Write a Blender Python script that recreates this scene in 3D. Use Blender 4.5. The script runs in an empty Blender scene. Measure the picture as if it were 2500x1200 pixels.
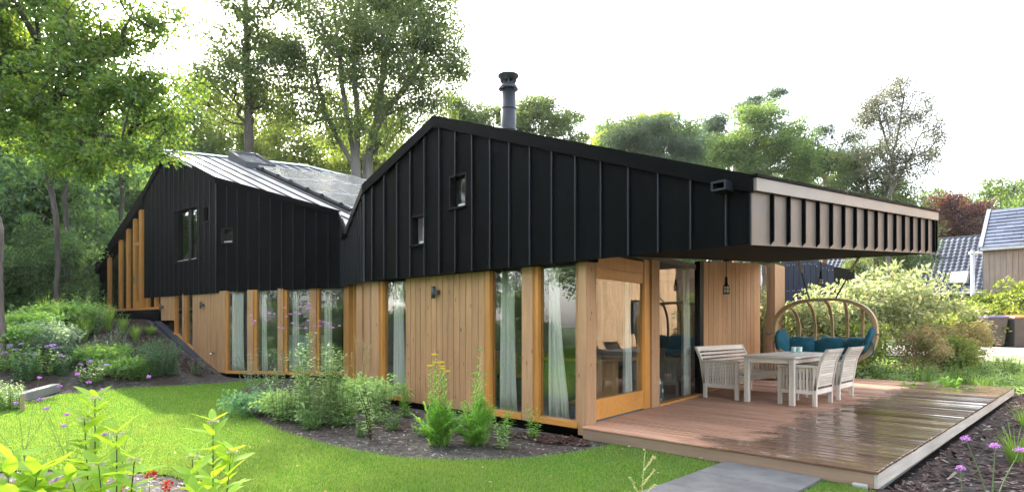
import bpy, bmesh, math, random
import numpy as np
from mathutils import Vector, Matrix

random.seed(7)
RNG = np.random.default_rng(7)
C = bpy.context.scene.collection
S2 = math.sqrt(2.0)
F, CX, HY, EYE = 1450.0, 1250.0, 792.0, 1.3     # photograph's focal length (px of a 2500 px frame), centre, horizon row, eye height
PI = math.pi

# ------------------------------------------------------------------ camera, sky, sun, exposure
sc = bpy.context.scene
cd = bpy.data.cameras.new("camera")
cam = bpy.data.objects.new("camera", cd)
C.objects.link(cam)
cam.location = (0, 0, EYE)
cam.rotation_euler = (PI / 2, 0, PI / 4)
cd.sensor_width = 36.0
cd.lens = F * 36.0 / 2500.0
cd.shift_y = (HY - 600.0) / 2500.0
cd.clip_start = 0.05
cd.clip_end = 2000.0
sc.camera = cam

SUN_EL = math.radians(33.0)
SUN_DIR = Vector((-0.90, 0.245, 0.0)).normalized()      # horizontal bearing towards the sun
SUN_VEC = Vector((SUN_DIR.x * math.cos(SUN_EL), SUN_DIR.y * math.cos(SUN_EL), math.sin(SUN_EL)))
world = bpy.data.worlds.new("World")
sc.world = world
world.use_nodes = True
wn, wl = world.node_tree.nodes, world.node_tree.links
wn.clear()
sky = wn.new("ShaderNodeTexSky")
sky.sky_type = 'NISHITA'
sky.sun_disc = False
sky.sun_elevation = SUN_EL
sky.sun_rotation = math.atan2(SUN_DIR.x, SUN_DIR.y)
sky.dust_density = 3.0
sky.air_density = 1.0
sky.ozone_density = 1.0
bg = wn.new("ShaderNodeBackground")
bg.inputs["Strength"].default_value = 0.15
wout = wn.new("ShaderNodeOutputWorld")
hz = wn.new("ShaderNodeHueSaturation")                # thin bright overcast: a paler, whiter sky than the clear-air model
hz.inputs["Saturation"].default_value = 0.42
wl.new(sky.outputs[0], hz.inputs["Color"])
wl.new(hz.outputs[0], bg.inputs[0])
wl.new(bg.outputs[0], wout.inputs[0])

sl = bpy.data.lights.new("sun", 'SUN')
sl.energy = 2.4
sl.angle = math.radians(0.6)
sl.color = (1.0, 0.91, 0.76)
sun = bpy.data.objects.new("sun", sl)
C.objects.link(sun)
sun.rotation_euler = SUN_VEC.to_track_quat('Z', 'Y').to_euler()
sun.location = SUN_VEC * 60

sc.view_settings.view_transform = 'Standard'
sc.view_settings.look = 'None'
sc.view_settings.exposure = 2.95
sc.view_settings.gamma = 1.0
sc.view_settings.use_curve_mapping = False
sc.render.engine = 'CYCLES'
sc.cycles.max_bounces = 8
sc.cycles.transparent_max_bounces = 16
sc.cycles.diffuse_bounces = 4
sc.cycles.glossy_bounces = 4
sc.cycles.transmission_bounces = 6
sc.cycles.caustics_reflective = False
sc.cycles.caustics_refractive = False
sc.cycles.sample_clamp_indirect = 6.0
sc.cycles.use_denoising = True

# ------------------------------------------------------------------ coordinates: the house's own axes are the world axes
def c2w(X, Y):                      # right / ahead of the camera -> world x, y
    return ((X - Y) / S2, (X + Y) / S2)
def at(u, v, Y):                    # the place Y metres ahead that the photograph shows at (u, v)
    x, y = c2w((u - CX) / F * Y, Y)
    return Vector((x, y, EYE + (HY - v) / F * Y))
def gnd(u, v, z=0.0):
    Y = (EYE - z) * F / (v - HY)
    return at(u, v, Y)
def w2c(x, y):
    return ((x + y) / S2, (y - x) / S2)
def onb(u, B):
    r = (u - CX) / F
    return B * (r - 1) / (1 + r)
def zat(v, x, y):
    return EYE + (HY - v) / F * w2c(x, y)[1]

# ------------------------------------------------------------------ helpers: mesh collector, things, parts
class MB:
    def __init__(self):
        self.v, self.f = [], []
    def add(self, vs, fs):
        o = len(self.v)
        self.v += [tuple(p) for p in vs]
        self.f += [tuple(i + o for i in f) for f in fs]
        return self
    def hexa(self, p):              # 8 corners: bottom ring 0-3, top ring 4-7
        return self.add(p, [(3, 2, 1, 0), (4, 5, 6, 7), (0, 1, 5, 4), (1, 2, 6, 5), (2, 3, 7, 6), (3, 0, 4, 7)])
    def box(self, x0, x1, y0, y1, z0, z1):
        return self.hexa([(x0, y0, z0), (x1, y0, z0), (x1, y1, z0), (x0, y1, z0), (x0, y0, z1), (x1, y0, z1), (x1, y1, z1), (x0, y1, z1)])
    def bar(self, p, q, w, d, up=(0, 0, 1)):
        p, q = Vector(p), Vector(q)
        t = (q - p).normalized()
        s = t.cross(Vector(up))
        if s.length < 1e-4:
            s = t.cross(Vector((1, 0, 0)))
        s.normalize()
        n = s.cross(t).normalized()
        c = [-s * w / 2 - n * d / 2, s * w / 2 - n * d / 2, s * w / 2 + n * d / 2, -s * w / 2 + n * d / 2]
        return self.hexa([p + k for k in c] + [q + k for k in c])
    def tube(self, pts, radii, n=8, cap=True):
        pts = [Vector(p) for p in pts]
        if not hasattr(radii, '__len__'):
            radii = [radii] * len(pts)
        vs, fs = [], []
        ref = Vector((0.13, 0.31, 0.94))
        for i, p in enumerate(pts):
            t = (pts[min(i + 1, len(pts) - 1)] - pts[max(i - 1, 0)])
            t = t.normalized() if t.length > 1e-9 else Vector((0, 0, 1))
            a = t.cross(ref)
            if a.length < 0.05:
                a = t.cross(Vector((1, 0, 0)))
            a.normalize()
            b = t.cross(a)
            for k in range(n):
                g = 2 * PI * k / n
                vs.append(p + (a * math.cos(g) + b * math.sin(g)) * radii[i])
        for i in range(len(pts) - 1):
            for k in range(n):
                k2 = (k + 1) % n
                fs.append((i * n + k, i * n + k2, (i + 1) * n + k2, (i + 1) * n + k))
        if cap:
            fs.append(tuple(range(n - 1, -1, -1)))
            fs.append(tuple((len(pts) - 1) * n + k for k in range(n)))
        return self.add(vs, fs)
    def lathe(self, prof, n=24, c=(0, 0, 0)):
        vs, fs = [], []
        for r, z in prof:
            for k in range(n):
                g = 2 * PI * k / n
                vs.append((c[0] + r * math.cos(g), c[1] + r * math.sin(g), c[2] + z))
        for i in range(len(prof) - 1):
            for k in range(n):
                k2 = (k + 1) % n
                fs.append((i * n + k, i * n + k2, (i + 1) * n + k2, (i + 1) * n + k))
        return self.add(vs, fs)
    def poly(self, pts, thick, axis=(0, 0, -1)):       # flat polygon given thickness along axis
        n = len(pts)
        a = Vector(axis) * thick
        top = [Vector(p) for p in pts]
        bot = [p + a for p in top]
        fs = [tuple(range(n)), tuple(range(2 * n - 1, n - 1, -1))]
        fs += [(i, (i + 1) % n, n + (i + 1) % n, n + i) for i in range(n)]
        return self.add(top + bot, fs)
    def mesh(self, name, m, smooth=False):
        me = bpy.data.meshes.new(name)
        me.from_pydata(self.v, [], self.f)
        bm = bmesh.new(); bm.from_mesh(me)
        bmesh.ops.recalc_face_normals(bm, faces=bm.faces)
        bm.to_mesh(me); bm.free()
        if m: me.materials.append(m)
        if smooth:
            me.polygons.foreach_set("use_smooth", [True] * len(me.polygons))
        return me
    def build(self, name, m, parent=None, smooth=False, bevel=0):
        o = bpy.data.objects.new(name, self.mesh(name, m, smooth))
        C.objects.link(o)
        if parent: setpar(o, parent)
        if bevel:
            b = o.modifiers.new("bevel", 'BEVEL'); b.width = bevel; b.segments = 2; b.limit_method = 'ANGLE'
        return o

def wloc(o):
    p = Vector(o.location)
    while o.parent:
        o = o.parent; p += Vector(o.location)
    return p
def setpar(o, parent):              # parts built in world coordinates, things never rotated unless built local
    o.parent = parent
    if not parent.get("_local") and not (parent.parent and parent.parent.get("_local")):
        o.location = Vector(o.location) - wloc(parent)
def tag(o, label=None, cat=None, group=None, kind=None):
    if label: o['label'] = label
    if cat: o['category'] = cat
    if group: o['group'] = group
    if kind: o['kind'] = kind
    return o
def thing(name, label, cat, loc=(0, 0, 0), rz=0.0, group=None, local=False):
    o = bpy.data.objects.new(name, None)
    C.objects.link(o)
    o.empty_display_size = 0.1
    o.location = loc
    o.rotation_euler = (0, 0, rz)
    if local: o["_local"] = 1
    return tag(o, label, cat, group)
def inst(name, me, parent=None, loc=(0, 0, 0), rot=None, scale=None):
    o = bpy.data.objects.new(name, me)
    C.objects.link(o)
    if parent: o.parent = parent
    o.location = loc
    if rot is not None: o.rotation_euler = rot
    if scale is not None: o.scale = scale
    return o
def dup(root, loc, rz=0.0, label=None, group=None, scale=None):
    r = root.copy(); C.objects.link(r)
    r.location = loc; r.rotation_euler = (0, 0, rz)
    if scale is not None: r.scale = scale if hasattr(scale, '__len__') else (scale,) * 3
    tag(r, label, None, group)
    for ch in list(root.children):
        c = ch.copy(); C.objects.link(c); c.parent = r
        for g in list(ch.children):
            d = g.copy(); C.objects.link(d); d.parent = c
    return r

# ------------------------------------------------------------------ materials
def nodes(name):
    m = bpy.data.materials.new(name)
    m.use_nodes = True
    nt = m.node_tree
    nt.nodes.clear()
    out = nt.nodes.new("ShaderNodeOutputMaterial")
    return m, nt.nodes, nt.links, out
def ramp(n, l, fac, stops):
    r = n.new("ShaderNodeValToRGB")
    e = r.color_ramp.elements
    while len(e) < len(stops): e.new(0.5)
    for i, (p, c) in enumerate(stops):
        e[i].position = p
        e[i].color = tuple(c) + (1,) if len(c) == 3 else c
    l.new(fac, r.inputs[0])
    return r.outputs[0]
def coords(n, l, scale=(1, 1, 1), kind="Object"):
    t = n.new("ShaderNodeTexCoord")
    mp = n.new("ShaderNodeMapping")
    mp.inputs["Scale"].default_value = scale
    l.new(t.outputs[kind], mp.inputs[0])
    return mp.outputs[0]
def noise(n, l, vec, scale=5.0, detail=4.0, rough=0.55, dist=0.0):
    t = n.new("ShaderNodeTexNoise")
    t.inputs["Scale"].default_value = scale
    t.inputs["Detail"].default_value = detail
    t.inputs["Roughness"].default_value = rough
    t.inputs["Distortion"].default_value = dist
    l.new(vec, t.inputs["Vector"])
    return t.outputs["Fac"]
def objrand(n, l, col, amount=0.15):
    oi = n.new("ShaderNodeObjectInfo")
    mr = n.new("ShaderNodeMapRange")
    mr.inputs["To Min"].default_value = 1 - amount
    mr.inputs["To Max"].default_value = 1 + amount
    l.new(oi.outputs["Random"], mr.inputs["Value"])
    mx = n.new("ShaderNodeVectorMath"); mx.operation = 'SCALE'
    l.new(col, mx.inputs[0]); l.new(mr.outputs[0], mx.inputs["Scale"])
    return mx.outputs[0]
def bump(n, l, h, strength=0.3, dist=0.01):
    b = n.new("ShaderNodeBump")
    b.inputs["Strength"].default_value = strength
    b.inputs["Distance"].default_value = dist
    l.new(h, b.inputs["Height"])
    return b.outputs[0]
def plain(name, c1, c2=None, scale=6.0, rough=0.6, metal=0.0, bmp=0.0, var=0.0, stretch=(1, 1, 1), spec=0.5, lo=0.35, hi=0.65, rvar=0.0):
    m, n, l, out = nodes(name)
    p = n.new("ShaderNodeBsdfPrincipled")
    p.inputs["Roughness"].default_value = rough
    p.inputs["Metallic"].default_value = metal
    p.inputs["Specular IOR Level"].default_value = spec
    c2 = c2 or tuple(x * 0.8 for x in c1)
    nz = noise(n, l, coords(n, l, stretch), scale)
    col = ramp(n, l, nz, [(lo, c1), (hi, c2)])
    if var: col = objrand(n, l, col, var)
    l.new(col, p.inputs["Base Color"])
    if rvar:
        mr = n.new("ShaderNodeMapRange")
        mr.inputs["To Min"].default_value = rough - rvar; mr.inputs["To Max"].default_value = rough + rvar
        l.new(nz, mr.inputs["Value"]); l.new(mr.outputs[0], p.inputs["Roughness"])
    if bmp:
        l.new(bump(n, l, noise(n, l, coords(n, l, stretch), scale * 4), bmp), p.inputs["Normal"])
    l.new(p.outputs[0], out.inputs[0])
    return m
def wood(name, c1, c2, axis=2, rough=0.6, var=0.12, knots=None, gs=1.0, bmp=0.25, spec=0.35):
    m, n, l, out = nodes(name)
    p = n.new("ShaderNodeBsdfPrincipled")
    p.inputs["Roughness"].default_value = rough
    p.inputs["Specular IOR Level"].default_value = spec
    st = [22.0 * gs, 22.0 * gs, 22.0 * gs]; st[axis] = 1.1 * gs
    oi = n.new("ShaderNodeObjectInfo")
    t = n.new("ShaderNodeTexCoord")
    ad = n.new("ShaderNodeVectorMath"); ad.operation = 'ADD'
    sx = n.new("ShaderNodeVectorMath"); sx.operation = 'SCALE'; sx.inputs[0].default_value = (31.0, 17.0, 23.0)
    l.new(oi.outputs["Random"], sx.inputs["Scale"])
    l.new(t.outputs["Object"], ad.inputs[0]); l.new(sx.outputs[0], ad.inputs[1])
    mp = n.new("ShaderNodeMapping"); mp.inputs["Scale"].default_value = st
    l.new(ad.outputs[0], mp.inputs[0])
    nz = noise(n, l, mp.outputs[0], 1.0, 5.0, 0.6, 0.6)
    col = ramp(n, l, nz, [(0.3, c2), (0.5, tuple((a + b) / 2 for a, b in zip(c1, c2))), (0.68, c1)])
    if knots:
        ks = [9.0, 9.0, 9.0]; ks[axis] = 3.2
        km = n.new("ShaderNodeMapping"); km.inputs["Scale"].default_value = ks
        l.new(ad.outputs[0], km.inputs[0])
        vo = n.new("ShaderNodeTexVoronoi"); vo.inputs["Scale"].default_value = 1.0
        l.new(km.outputs[0], vo.inputs["Vector"])
        kf = ramp(n, l, vo.outputs["Distance"], [(0.05, (1, 1, 1)), (0.14, (0, 0, 0))])
        mx = n.new("ShaderNodeMix"); mx.data_type = 'RGBA'
        l.new(kf, mx.inputs["Factor"]); l.new(col, mx.inputs["A"]); mx.inputs["B"].default_value = tuple(knots) + (1,)
        col = mx.outputs["Result"]
    wz = noise(n, l, ad.outputs[0], .9, 4.0, .6)         # slow weathering over the length of the piece
    wr = n.new("ShaderNodeMapRange"); wr.inputs["From Min"].default_value = .3; wr.inputs["From Max"].default_value = .7
    wr.inputs["To Min"].default_value = .84; wr.inputs["To Max"].default_value = 1.12
    l.new(wz, wr.inputs["Value"])
    wm = n.new("ShaderNodeVectorMath"); wm.operation = 'SCALE'; l.new(col, wm.inputs[0]); l.new(wr.outputs[0], wm.inputs["Scale"])
    col = wm.outputs[0]
    col = objrand(n, l, col, var)
    l.new(col, p.inputs["Base Color"])
    l.new(bump(n, l, nz, bmp, 0.004), p.inputs["Normal"])
    l.new(p.outputs[0], out.inputs[0])
    return m
def leafmat(name, a, b, trans=None, tfac=0.45, rough=0.45, gloss=0.035, third=None, patch=None):
    m, n, l, out = nodes(name)
    g = n.new("ShaderNodeNewGeometry")
    stops = [(0.0, a), (1.0, b)] if third is None else [(0.0, a), (0.8, b), (0.95, third)]
    col = ramp(n, l, g.outputs["Random Per Island"], stops)
    if patch:                         # slow colour drift over the ground
        pm = n.new("ShaderNodeMix"); pm.data_type = 'RGBA'
        l.new(ramp(n, l, noise(n, l, g.outputs["Position"], .9, 5.0, .65), [(.40, (0, 0, 0)), (.66, (.8, .8, .8))]), pm.inputs["Factor"])
        l.new(col, pm.inputs["A"]); pm.inputs["B"].default_value = tuple(patch) + (1,)
        col = pm.outputs["Result"]
    col = objrand(n, l, col, 0.1)
    df = n.new("ShaderNodeBsdfDiffuse")
    l.new(col, df.inputs[0])
    tr = n.new("ShaderNodeBsdfTranslucent")
    k = n.new("ShaderNodeVectorMath"); k.operation = 'MULTIPLY'
    k.inputs[1].default_value = trans or (2.0, 1.9, 0.8)
    l.new(col, k.inputs[0]); l.new(k.outputs[0], tr.inputs[0])
    mx = n.new("ShaderNodeMixShader"); mx.inputs[0].default_value = tfac
    l.new(df.outputs[0], mx.inputs[1]); l.new(tr.outputs[0], mx.inputs[2])
    gl = n.new("ShaderNodeBsdfGlossy"); gl.inputs["Roughness"].default_value = rough
    m2 = n.new("ShaderNodeMixShader"); m2.inputs[0].default_value = gloss
    l.new(mx.outputs[0], m2.inputs[1]); l.new(gl.outputs[0], m2.inputs[2])
    l.new(m2.outputs[0], out.inputs[0])
    return m
def glassmat(name, tint=(0.93, 0.945, 0.93), ior=2.35):
    m, n, l, out = nodes(name)
    t = n.new("ShaderNodeBsdfTransparent"); t.inputs[0].default_value = tuple(tint) + (1,)
    g = n.new("ShaderNodeBsdfGlossy"); g.inputs["Roughness"].default_value = 0.0
    fr = n.new("ShaderNodeFresnel"); fr.inputs["IOR"].default_value = ior
    nz = noise(n, l, coords(n, l, (0.9, 0.9, 0.9)), 1.2, 1.0)
    l.new(bump(n, l, nz, 0.06, 0.03), g.inputs["Normal"])
    mx = n.new("ShaderNodeMixShader")
    ge = n.new("ShaderNodeNewGeometry")              # one reflecting face per pane: the inner side only lets light through
    iv = n.new("ShaderNodeMath"); iv.operation = 'SUBTRACT'; iv.inputs[0].default_value = 1.0
    l.new(ge.outputs["Backfacing"], iv.inputs[1])
    ml = n.new("ShaderNodeMath"); ml.operation = 'MULTIPLY'
    l.new(fr.outputs[0], ml.inputs[0]); l.new(iv.outputs[0], ml.inputs[1])
    l.new(ml.outputs[0], mx.inputs[0]); l.new(t.outputs[0], mx.inputs[1]); l.new(g.outputs[0], mx.inputs[2])
    l.new(mx.outputs[0], out.inputs[0])
    return m

M = {}
def blackmetal():
    m, n, l, out = nodes('black_metal')
    p = n.new("ShaderNodeBsdfPrincipled"); p.inputs["Specular IOR Level"].default_value = 0.035
    geo = n.new("ShaderNodeNewGeometry")
    def mapped(s):
        mp = n.new("ShaderNodeMapping"); mp.inputs["Scale"].default_value = s; l.new(geo.outputs["Position"], mp.inputs[0]); return mp.outputs[0]
    streak = noise(n, l, mapped((7, 7, .5)), 1.0, 5.0, .65)
    col = ramp(n, l, streak, [(.35, (.0012, .0018, .0021)), (.6, (.0024, .0031, .0035)), (.75, (.0046, .0053, .0057))])
    l.new(objrand(n, l, col, .22), p.inputs["Base Color"])
    mr = n.new("ShaderNodeMapRange"); mr.inputs["To Min"].default_value = .45; mr.inputs["To Max"].default_value = .7
    l.new(streak, mr.inputs["Value"]); l.new(mr.outputs[0], p.inputs["Roughness"])
    l.new(bump(n, l, noise(n, l, mapped((2.6, 2.6, 1.1)), 1.0, 1.5), .45, .03), p.inputs["Normal"])
    l.new(p.outputs[0], out.inputs[0]); return m
M['black'] = blackmetal()
M['seam'] = plain('black_seam', (0.006, 0.008, 0.013), (0.009, 0.011, 0.016), 30, 0.42, 0.0, 0, 0.0, spec=0.3)
M['painted_sheen'] = plain('black_metal_painted_sheen', (0.128, 0.104, 0.087), (0.148, 0.12, 0.10), 3, 0.45, 0.0, 0.02, 0.05, spec=0.3)  # tan base colour paints the bright surroundings' reflection onto dark metal
M['painted_sheen_trim'] = plain('painted_sheen_trim', (0.225, 0.195, 0.17), (0.255, 0.22, 0.195), 3, 0.45, spec=0.3)  # lighter tan: brighter light on the top edge, put into the colour
M['roofmetal'] = plain('zinc_roof', (0.52, 0.53, 0.55), (0.64, 0.65, 0.66), 1.4, 0.36, 0.9, 0.04, 0.08, rvar=0.12)
M['timber'] = wood('tan_timber', (0.41, 0.236, 0.118), (0.315, 0.168, 0.078), 2, 0.65, 0.08, knots=(0.16, 0.07, 0.035))
M['post'] = wood('post_timber', (0.42, 0.245, 0.13), (0.32, 0.175, 0.088), 2, 0.6, 0.06, knots=(0.18, 0.08, 0.035))
M['frame'] = wood('orange_frame', (0.52, 0.24, 0.058), (0.42, 0.175, 0.035), 2, 0.35, 0.08)
M['frame_h'] = wood('orange_rail', (0.54, 0.255, 0.065), (0.43, 0.18, 0.038), 0, 0.35, 0.05)
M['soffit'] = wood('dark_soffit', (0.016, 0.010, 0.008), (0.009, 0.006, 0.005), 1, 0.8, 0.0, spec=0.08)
M['glass'] = glassmat('window_glass')
M['darkframe'] = plain('dark_frame', (0.008, 0.008, 0.009), None, 8, 0.5, spec=.12)
M['glassdark'] = glassmat('small_window_glass', (.9, .92, .92), 1.45)
M['lampmetal'] = plain('grey_metal', (0.06, 0.06, 0.065), None, 8, 0.45, 0.3)
M['chimney'] = plain('chimney_metal', (0.022, 0.025, 0.034), (0.016, 0.019, 0.026), 5, 0.45, 0.2)
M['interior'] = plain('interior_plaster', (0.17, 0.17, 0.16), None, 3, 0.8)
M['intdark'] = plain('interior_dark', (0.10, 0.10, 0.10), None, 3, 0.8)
M['floor'] = plain('poured_floor', (0.20, 0.235, 0.26), (0.23, 0.265, 0.29), 2, 0.25)
M['curtain'] = plain('curtain_cloth', (0.58, 0.585, 0.54), (0.64, 0.645, 0.60), 30, 0.9, 0, 0.1)
M['teak'] = wood('weathered_teak', (0.64, 0.57, 0.49), (0.46, 0.405, 0.345), 2, 0.7, 0.10)
M['teak_x'] = wood('weathered_teak_x', (0.68, 0.61, 0.53), (0.51, 0.455, 0.39), 0, 0.7, 0.10)
M['teak_y'] = wood('weathered_teak_y', (0.71, 0.64, 0.56), (0.53, 0.475, 0.41), 1, 0.7, 0.10)
M['cushion_grey'] = plain('grey_cloth', (0.10, 0.10, 0.115), None, 60, 0.9, 0, 0.1)
M['teal'] = plain('teal_cloth', (0.005, 0.07, 0.105), (0.009, 0.115, 0.16), 7, 0.85, 0, 0.8)
M['swingwood'] = wood('larch_hoop', (0.42, 0.31, 0.17), (0.32, 0.225, 0.115), 0, 0.5, 0.06)
M['rope'] = plain('rope', (0.05, 0.05, 0.045), None, 40, 0.9)
M['ropelight'] = plain('pale_rope', (0.42, 0.38, 0.25), None, 40, 0.9)
M['concrete'] = plain('concrete', (0.30, 0.30, 0.28), (0.24, 0.24, 0.225), 5, 0.85, 0, 0.2)
M['slab'] = plain('slab_concrete', (0.085, 0.085, 0.083), (0.135, 0.133, 0.128), 4, 0.8, 0, 0.3, 0.1)
M['cup'] = plain('mint_glass', (0.5, 0.72, 0.66), None, 5, 0.2)
M['wax'] = plain('pale_wax', (0.75, 0.78, 0.72), None, 5, 0.5)
M['steel'] = plain('galvanised_steel', (0.42, 0.44, 0.46), None, 6, 0.4, 0.7)
M['chrome'] = plain('chrome', (0.7, 0.7, 0.7), None, 6, 0.15, 1.0)
M['pv'] = plain('solar_cell', (0.22, 0.225, 0.235), (0.25, 0.255, 0.265), 1.2, 0.24, 0.6, 0.0, 0.1)
M['board_pale'] = plain('pale_blue_panel', (0.42, 0.55, 0.62), None, 3, 0.6)
M['oakwood'] = wood('oak_table', (0.50, 0.30, 0.10), (0.40, 0.22, 0.07), 2, 0.4)
M['bark'] = plain('bark', (0.085, 0.075, 0.062), (0.16, 0.14, 0.115), 7, 0.9, 0, 0.6, 0.1, (1, 1, 0.25))
M['barkgrey'] = plain('beech_bark', (0.09, 0.086, 0.075), (0.15, 0.142, 0.125), 3, 0.8, 0, 0.3, 0.1, (1, 1, 0.4))
M['barkred'] = plain('pine_bark', (0.22, 0.115, 0.07), (0.33, 0.19, 0.12), 6, 0.9, 0, 0.5, 0.1, (1, 1, 0.35))
M['barkdark'] = plain('dark_bark', (0.045, 0.037, 0.03), (0.085, 0.072, 0.06), 7, 0.9, 0, 0.6, 0.1, (1, 1, 0.25))
M['barkpurple'] = plain('pine_bark_grey', (0.10, 0.075, 0.07), (0.18, 0.14, 0.13), 9, 0.9, 0, 0.7, 0.1, (1, 1, 0.3))
M['stem'] = plain('green_stem', (0.085, 0.15, 0.045), None, 9, 0.6)
M['stemdark'] = plain('dark_stem', (0.05, 0.028, 0.025), None, 9, 0.6)
M['stemstraw'] = plain('straw_stem', (0.42, 0.42, 0.16), None, 9, 0.6)
M['tilegrey'] = plain('grey_roof_tile', (0.045, 0.052, 0.072), (0.06, 0.07, 0.092), 4, 0.6, 0, 0.1, 0.2, spec=0.2)
M['slat'] = plain('grey_slat_tile', (0.12, 0.14, 0.19), (0.15, 0.17, 0.22), 4, 0.4, 0, 0.1, 0.25)
M['taupe'] = wood('taupe_cladding', (0.23, 0.205, 0.185), (0.185, 0.16, 0.142), 2, 0.75, 0.1)
M['shed'] = plain('shed_panel', (0.012, 0.016, 0.032), (0.018, 0.022, 0.04), 4, 0.5, 0, 0, 0.12)
M['screw'] = plain('screw_head', (0.5, 0.5, 0.5), None, 4, 0.4, 0.5)
M['bin'] = plain('bin_plastic', (0.06, 0.055, 0.055), (0.075, 0.068, 0.066), 4, 0.45)
M['binblue'] = plain('bin_lid_violet', (0.12, 0.115, 0.28), None, 4, 0.45)
M['binorange'] = plain('bin_lid_orange', (0.62, 0.22, 0.08), None, 4, 0.45)
M['whitetrim'] = plain('white_gutter', (0.62, 0.62, 0.64), None, 4, 0.4)
M['paleclad'] = wood('pale_larch', (0.72, 0.51, 0.32), (0.60, 0.40, 0.23), 2, 0.7, 0.12)
M['road'] = plain('pale_gravel', (0.46, 0.43, 0.37), (0.38, 0.35, 0.3), 14, 0.9, 0, 0.3)
M['stake'] = wood('wood_stake', (0.34, 0.24, 0.17), (0.26, 0.18, 0.12), 2)
# ------------------------------------------------------------------ deck wetness material (rain-wet strip outside the canopy)
def deckmat(name, c1, c2, c3):
    m, n, l, out = nodes(name)
    p = n.new("ShaderNodeBsdfPrincipled")
    oi = n.new("ShaderNodeObjectInfo")
    geo = n.new("ShaderNodeNewGeometry")
    t = n.new("ShaderNodeTexCoord")
    ad = n.new("ShaderNodeVectorMath"); ad.operation = 'ADD'
    sx = n.new("ShaderNodeVectorMath"); sx.operation = 'SCALE'; sx.inputs[0].default_value = (31.0, 17.0, 23.0)
    l.new(oi.outputs["Random"], sx.inputs["Scale"])
    l.new(geo.outputs["Position"], ad.inputs[0]); l.new(sx.outputs[0], ad.inputs[1])
    mp = n.new("ShaderNodeMapping"); mp.inputs["Scale"].default_value = (1.0, 24, 24)
    l.new(ad.outputs[0], mp.inputs[0])
    grain = noise(n, l, mp.outputs[0], 1.0, 5.0, 0.6, 0.5)
    dry = ramp(n, l, grain, [(0.3, c2), (0.52, c1), (0.7, c3)])
    dry = objrand(n, l, dry, 0.17)
    # wet where the rain blew in under the canopy edge: a ragged edge at x = -2.9
    sep = n.new("ShaderNodeSeparateXYZ"); l.new(geo.outputs["Position"], sep.inputs[0])
    edge = noise(n, l, geo.outputs["Position"], 1.3, 6.0, 0.65)
    e2 = n.new("ShaderNodeMath"); e2.operation = 'MULTIPLY_ADD'; e2.inputs[1].default_value = 1.5; e2.inputs[2].default_value = 2.13
    l.new(edge, e2.inputs[0])
    a = n.new("ShaderNodeMath"); a.operation = 'ADD'; l.new(sep.outputs["X"], a.inputs[0]); l.new(e2.outputs[0], a.inputs[1])
    orr = n.new("ShaderNodeMath"); orr.operation = 'MULTIPLY_ADD'; orr.inputs[1].default_value = 0.35
    l.new(oi.outputs["Random"], orr.inputs[0]); l.new(a.outputs[0], orr.inputs[2])
    mr = n.new("ShaderNodeMapRange"); mr.inputs["From Min"].default_value = -0.08; mr.inputs["From Max"].default_value = 0.22
    l.new(orr.outputs[0], mr.inputs["Value"])
    wet = mr.outputs[0]
    dk = n.new("ShaderNodeVectorMath"); dk.operation = 'SCALE'; dk.inputs["Scale"].default_value = 0.30
    l.new(dry, dk.inputs[0])
    mx = n.new("ShaderNodeMix"); mx.data_type = 'RGBA'
    l.new(wet, mx.inputs["Factor"]); l.new(dry, mx.inputs["A"]); l.new(dk.outputs[0], mx.inputs["B"])
    l.new(mx.outputs["Result"], p.inputs["Base Color"])
    pm = n.new("ShaderNodeMapping"); pm.inputs["Scale"].default_value = (1.1, 5.0, 5.0); l.new(ad.outputs[0], pm.inputs[0])
    pud = noise(n, l, pm.outputs[0], 1.0, 4.0, 0.6)
    pr = ramp(n, l, pud, [(0.36, (0.06, 0.06, 0.06)), (0.52, (0.16, 0.16, 0.16)), (0.70, (0.34, 0.34, 0.34))])
    rg = n.new("ShaderNodeMix"); rg.data_type = 'RGBA'
    rg.inputs["A"].default_value = (0.62, 0.62, 0.62, 1)
    l.new(wet, rg.inputs["Factor"]); l.new(pr, rg.inputs["B"])
    l.new(rg.outputs["Result"], p.inputs["Roughness"])
    l.new(bump(n, l, grain, 0.12, 0.003), p.inputs["Normal"])
    l.new(p.outputs[0], out.inputs[0])
    return m
M['deck'] = deckmat('deck_board', (0.43, 0.235, 0.15), (0.31, 0.15, 0.09), (0.53, 0.325, 0.235))
M['decksilver'] = wood('silvered_deck_edge', (0.52, 0.47, 0.41), (0.36, 0.315, 0.27), 1, 0.75, 0.05)
M['deckfascia'] = wood('brown_deck_edge', (0.25, 0.17, 0.115), (0.18, 0.12, 0.08), 0, 0.7, 0.05)

# ------------------------------------------------------------------ plan of the house (world metres)
P0 = Vector((-2.53, 5.95)); P1 = Vector((-9.88, 5.95)); P2 = Vector(c2w(-4.55, 15.75)); P3 = Vector(c2w(-8.41, 16.9))
P4 = Vector(c2w(-12.7, 20.5)); PE = Vector(c2w(-16.3, 23.5))
G0 = Vector((-4.76, 6.14)); G1 = Vector((-9.97, 6.14)); G2 = Vector(c2w(-4.50, 15.97)); G3 = Vector(c2w(-7.99, 16.6))
GD = Vector(c2w(-0.769, 0.640)).normalized()
G4 = G3 + GD * 4.65; G5 = G3 + GD * 5.75; GE = G3 + GD * 10.4
D0 = Vector((-4.795, 6.2)); D1 = Vector((-5.91, 14.9))
R0 = Vector(c2w(-11.2, 19.2)); SD = Vector((0.995, 0.10)); RD = Vector((0.335, 0.942)); RZ = 6.89; RK = 0.394
TIP = R0 + SD * 8.48 + RD * 0.84
def zr2(p):                          # the left wing's right-hand roof plane
    d = Vector((p[0], p[1])) - R0
    det = SD.x * RD.y - SD.y * RD.x
    c1 = (d.x * RD.y - d.y * RD.x) / det
    return RZ - RK * c1
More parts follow.
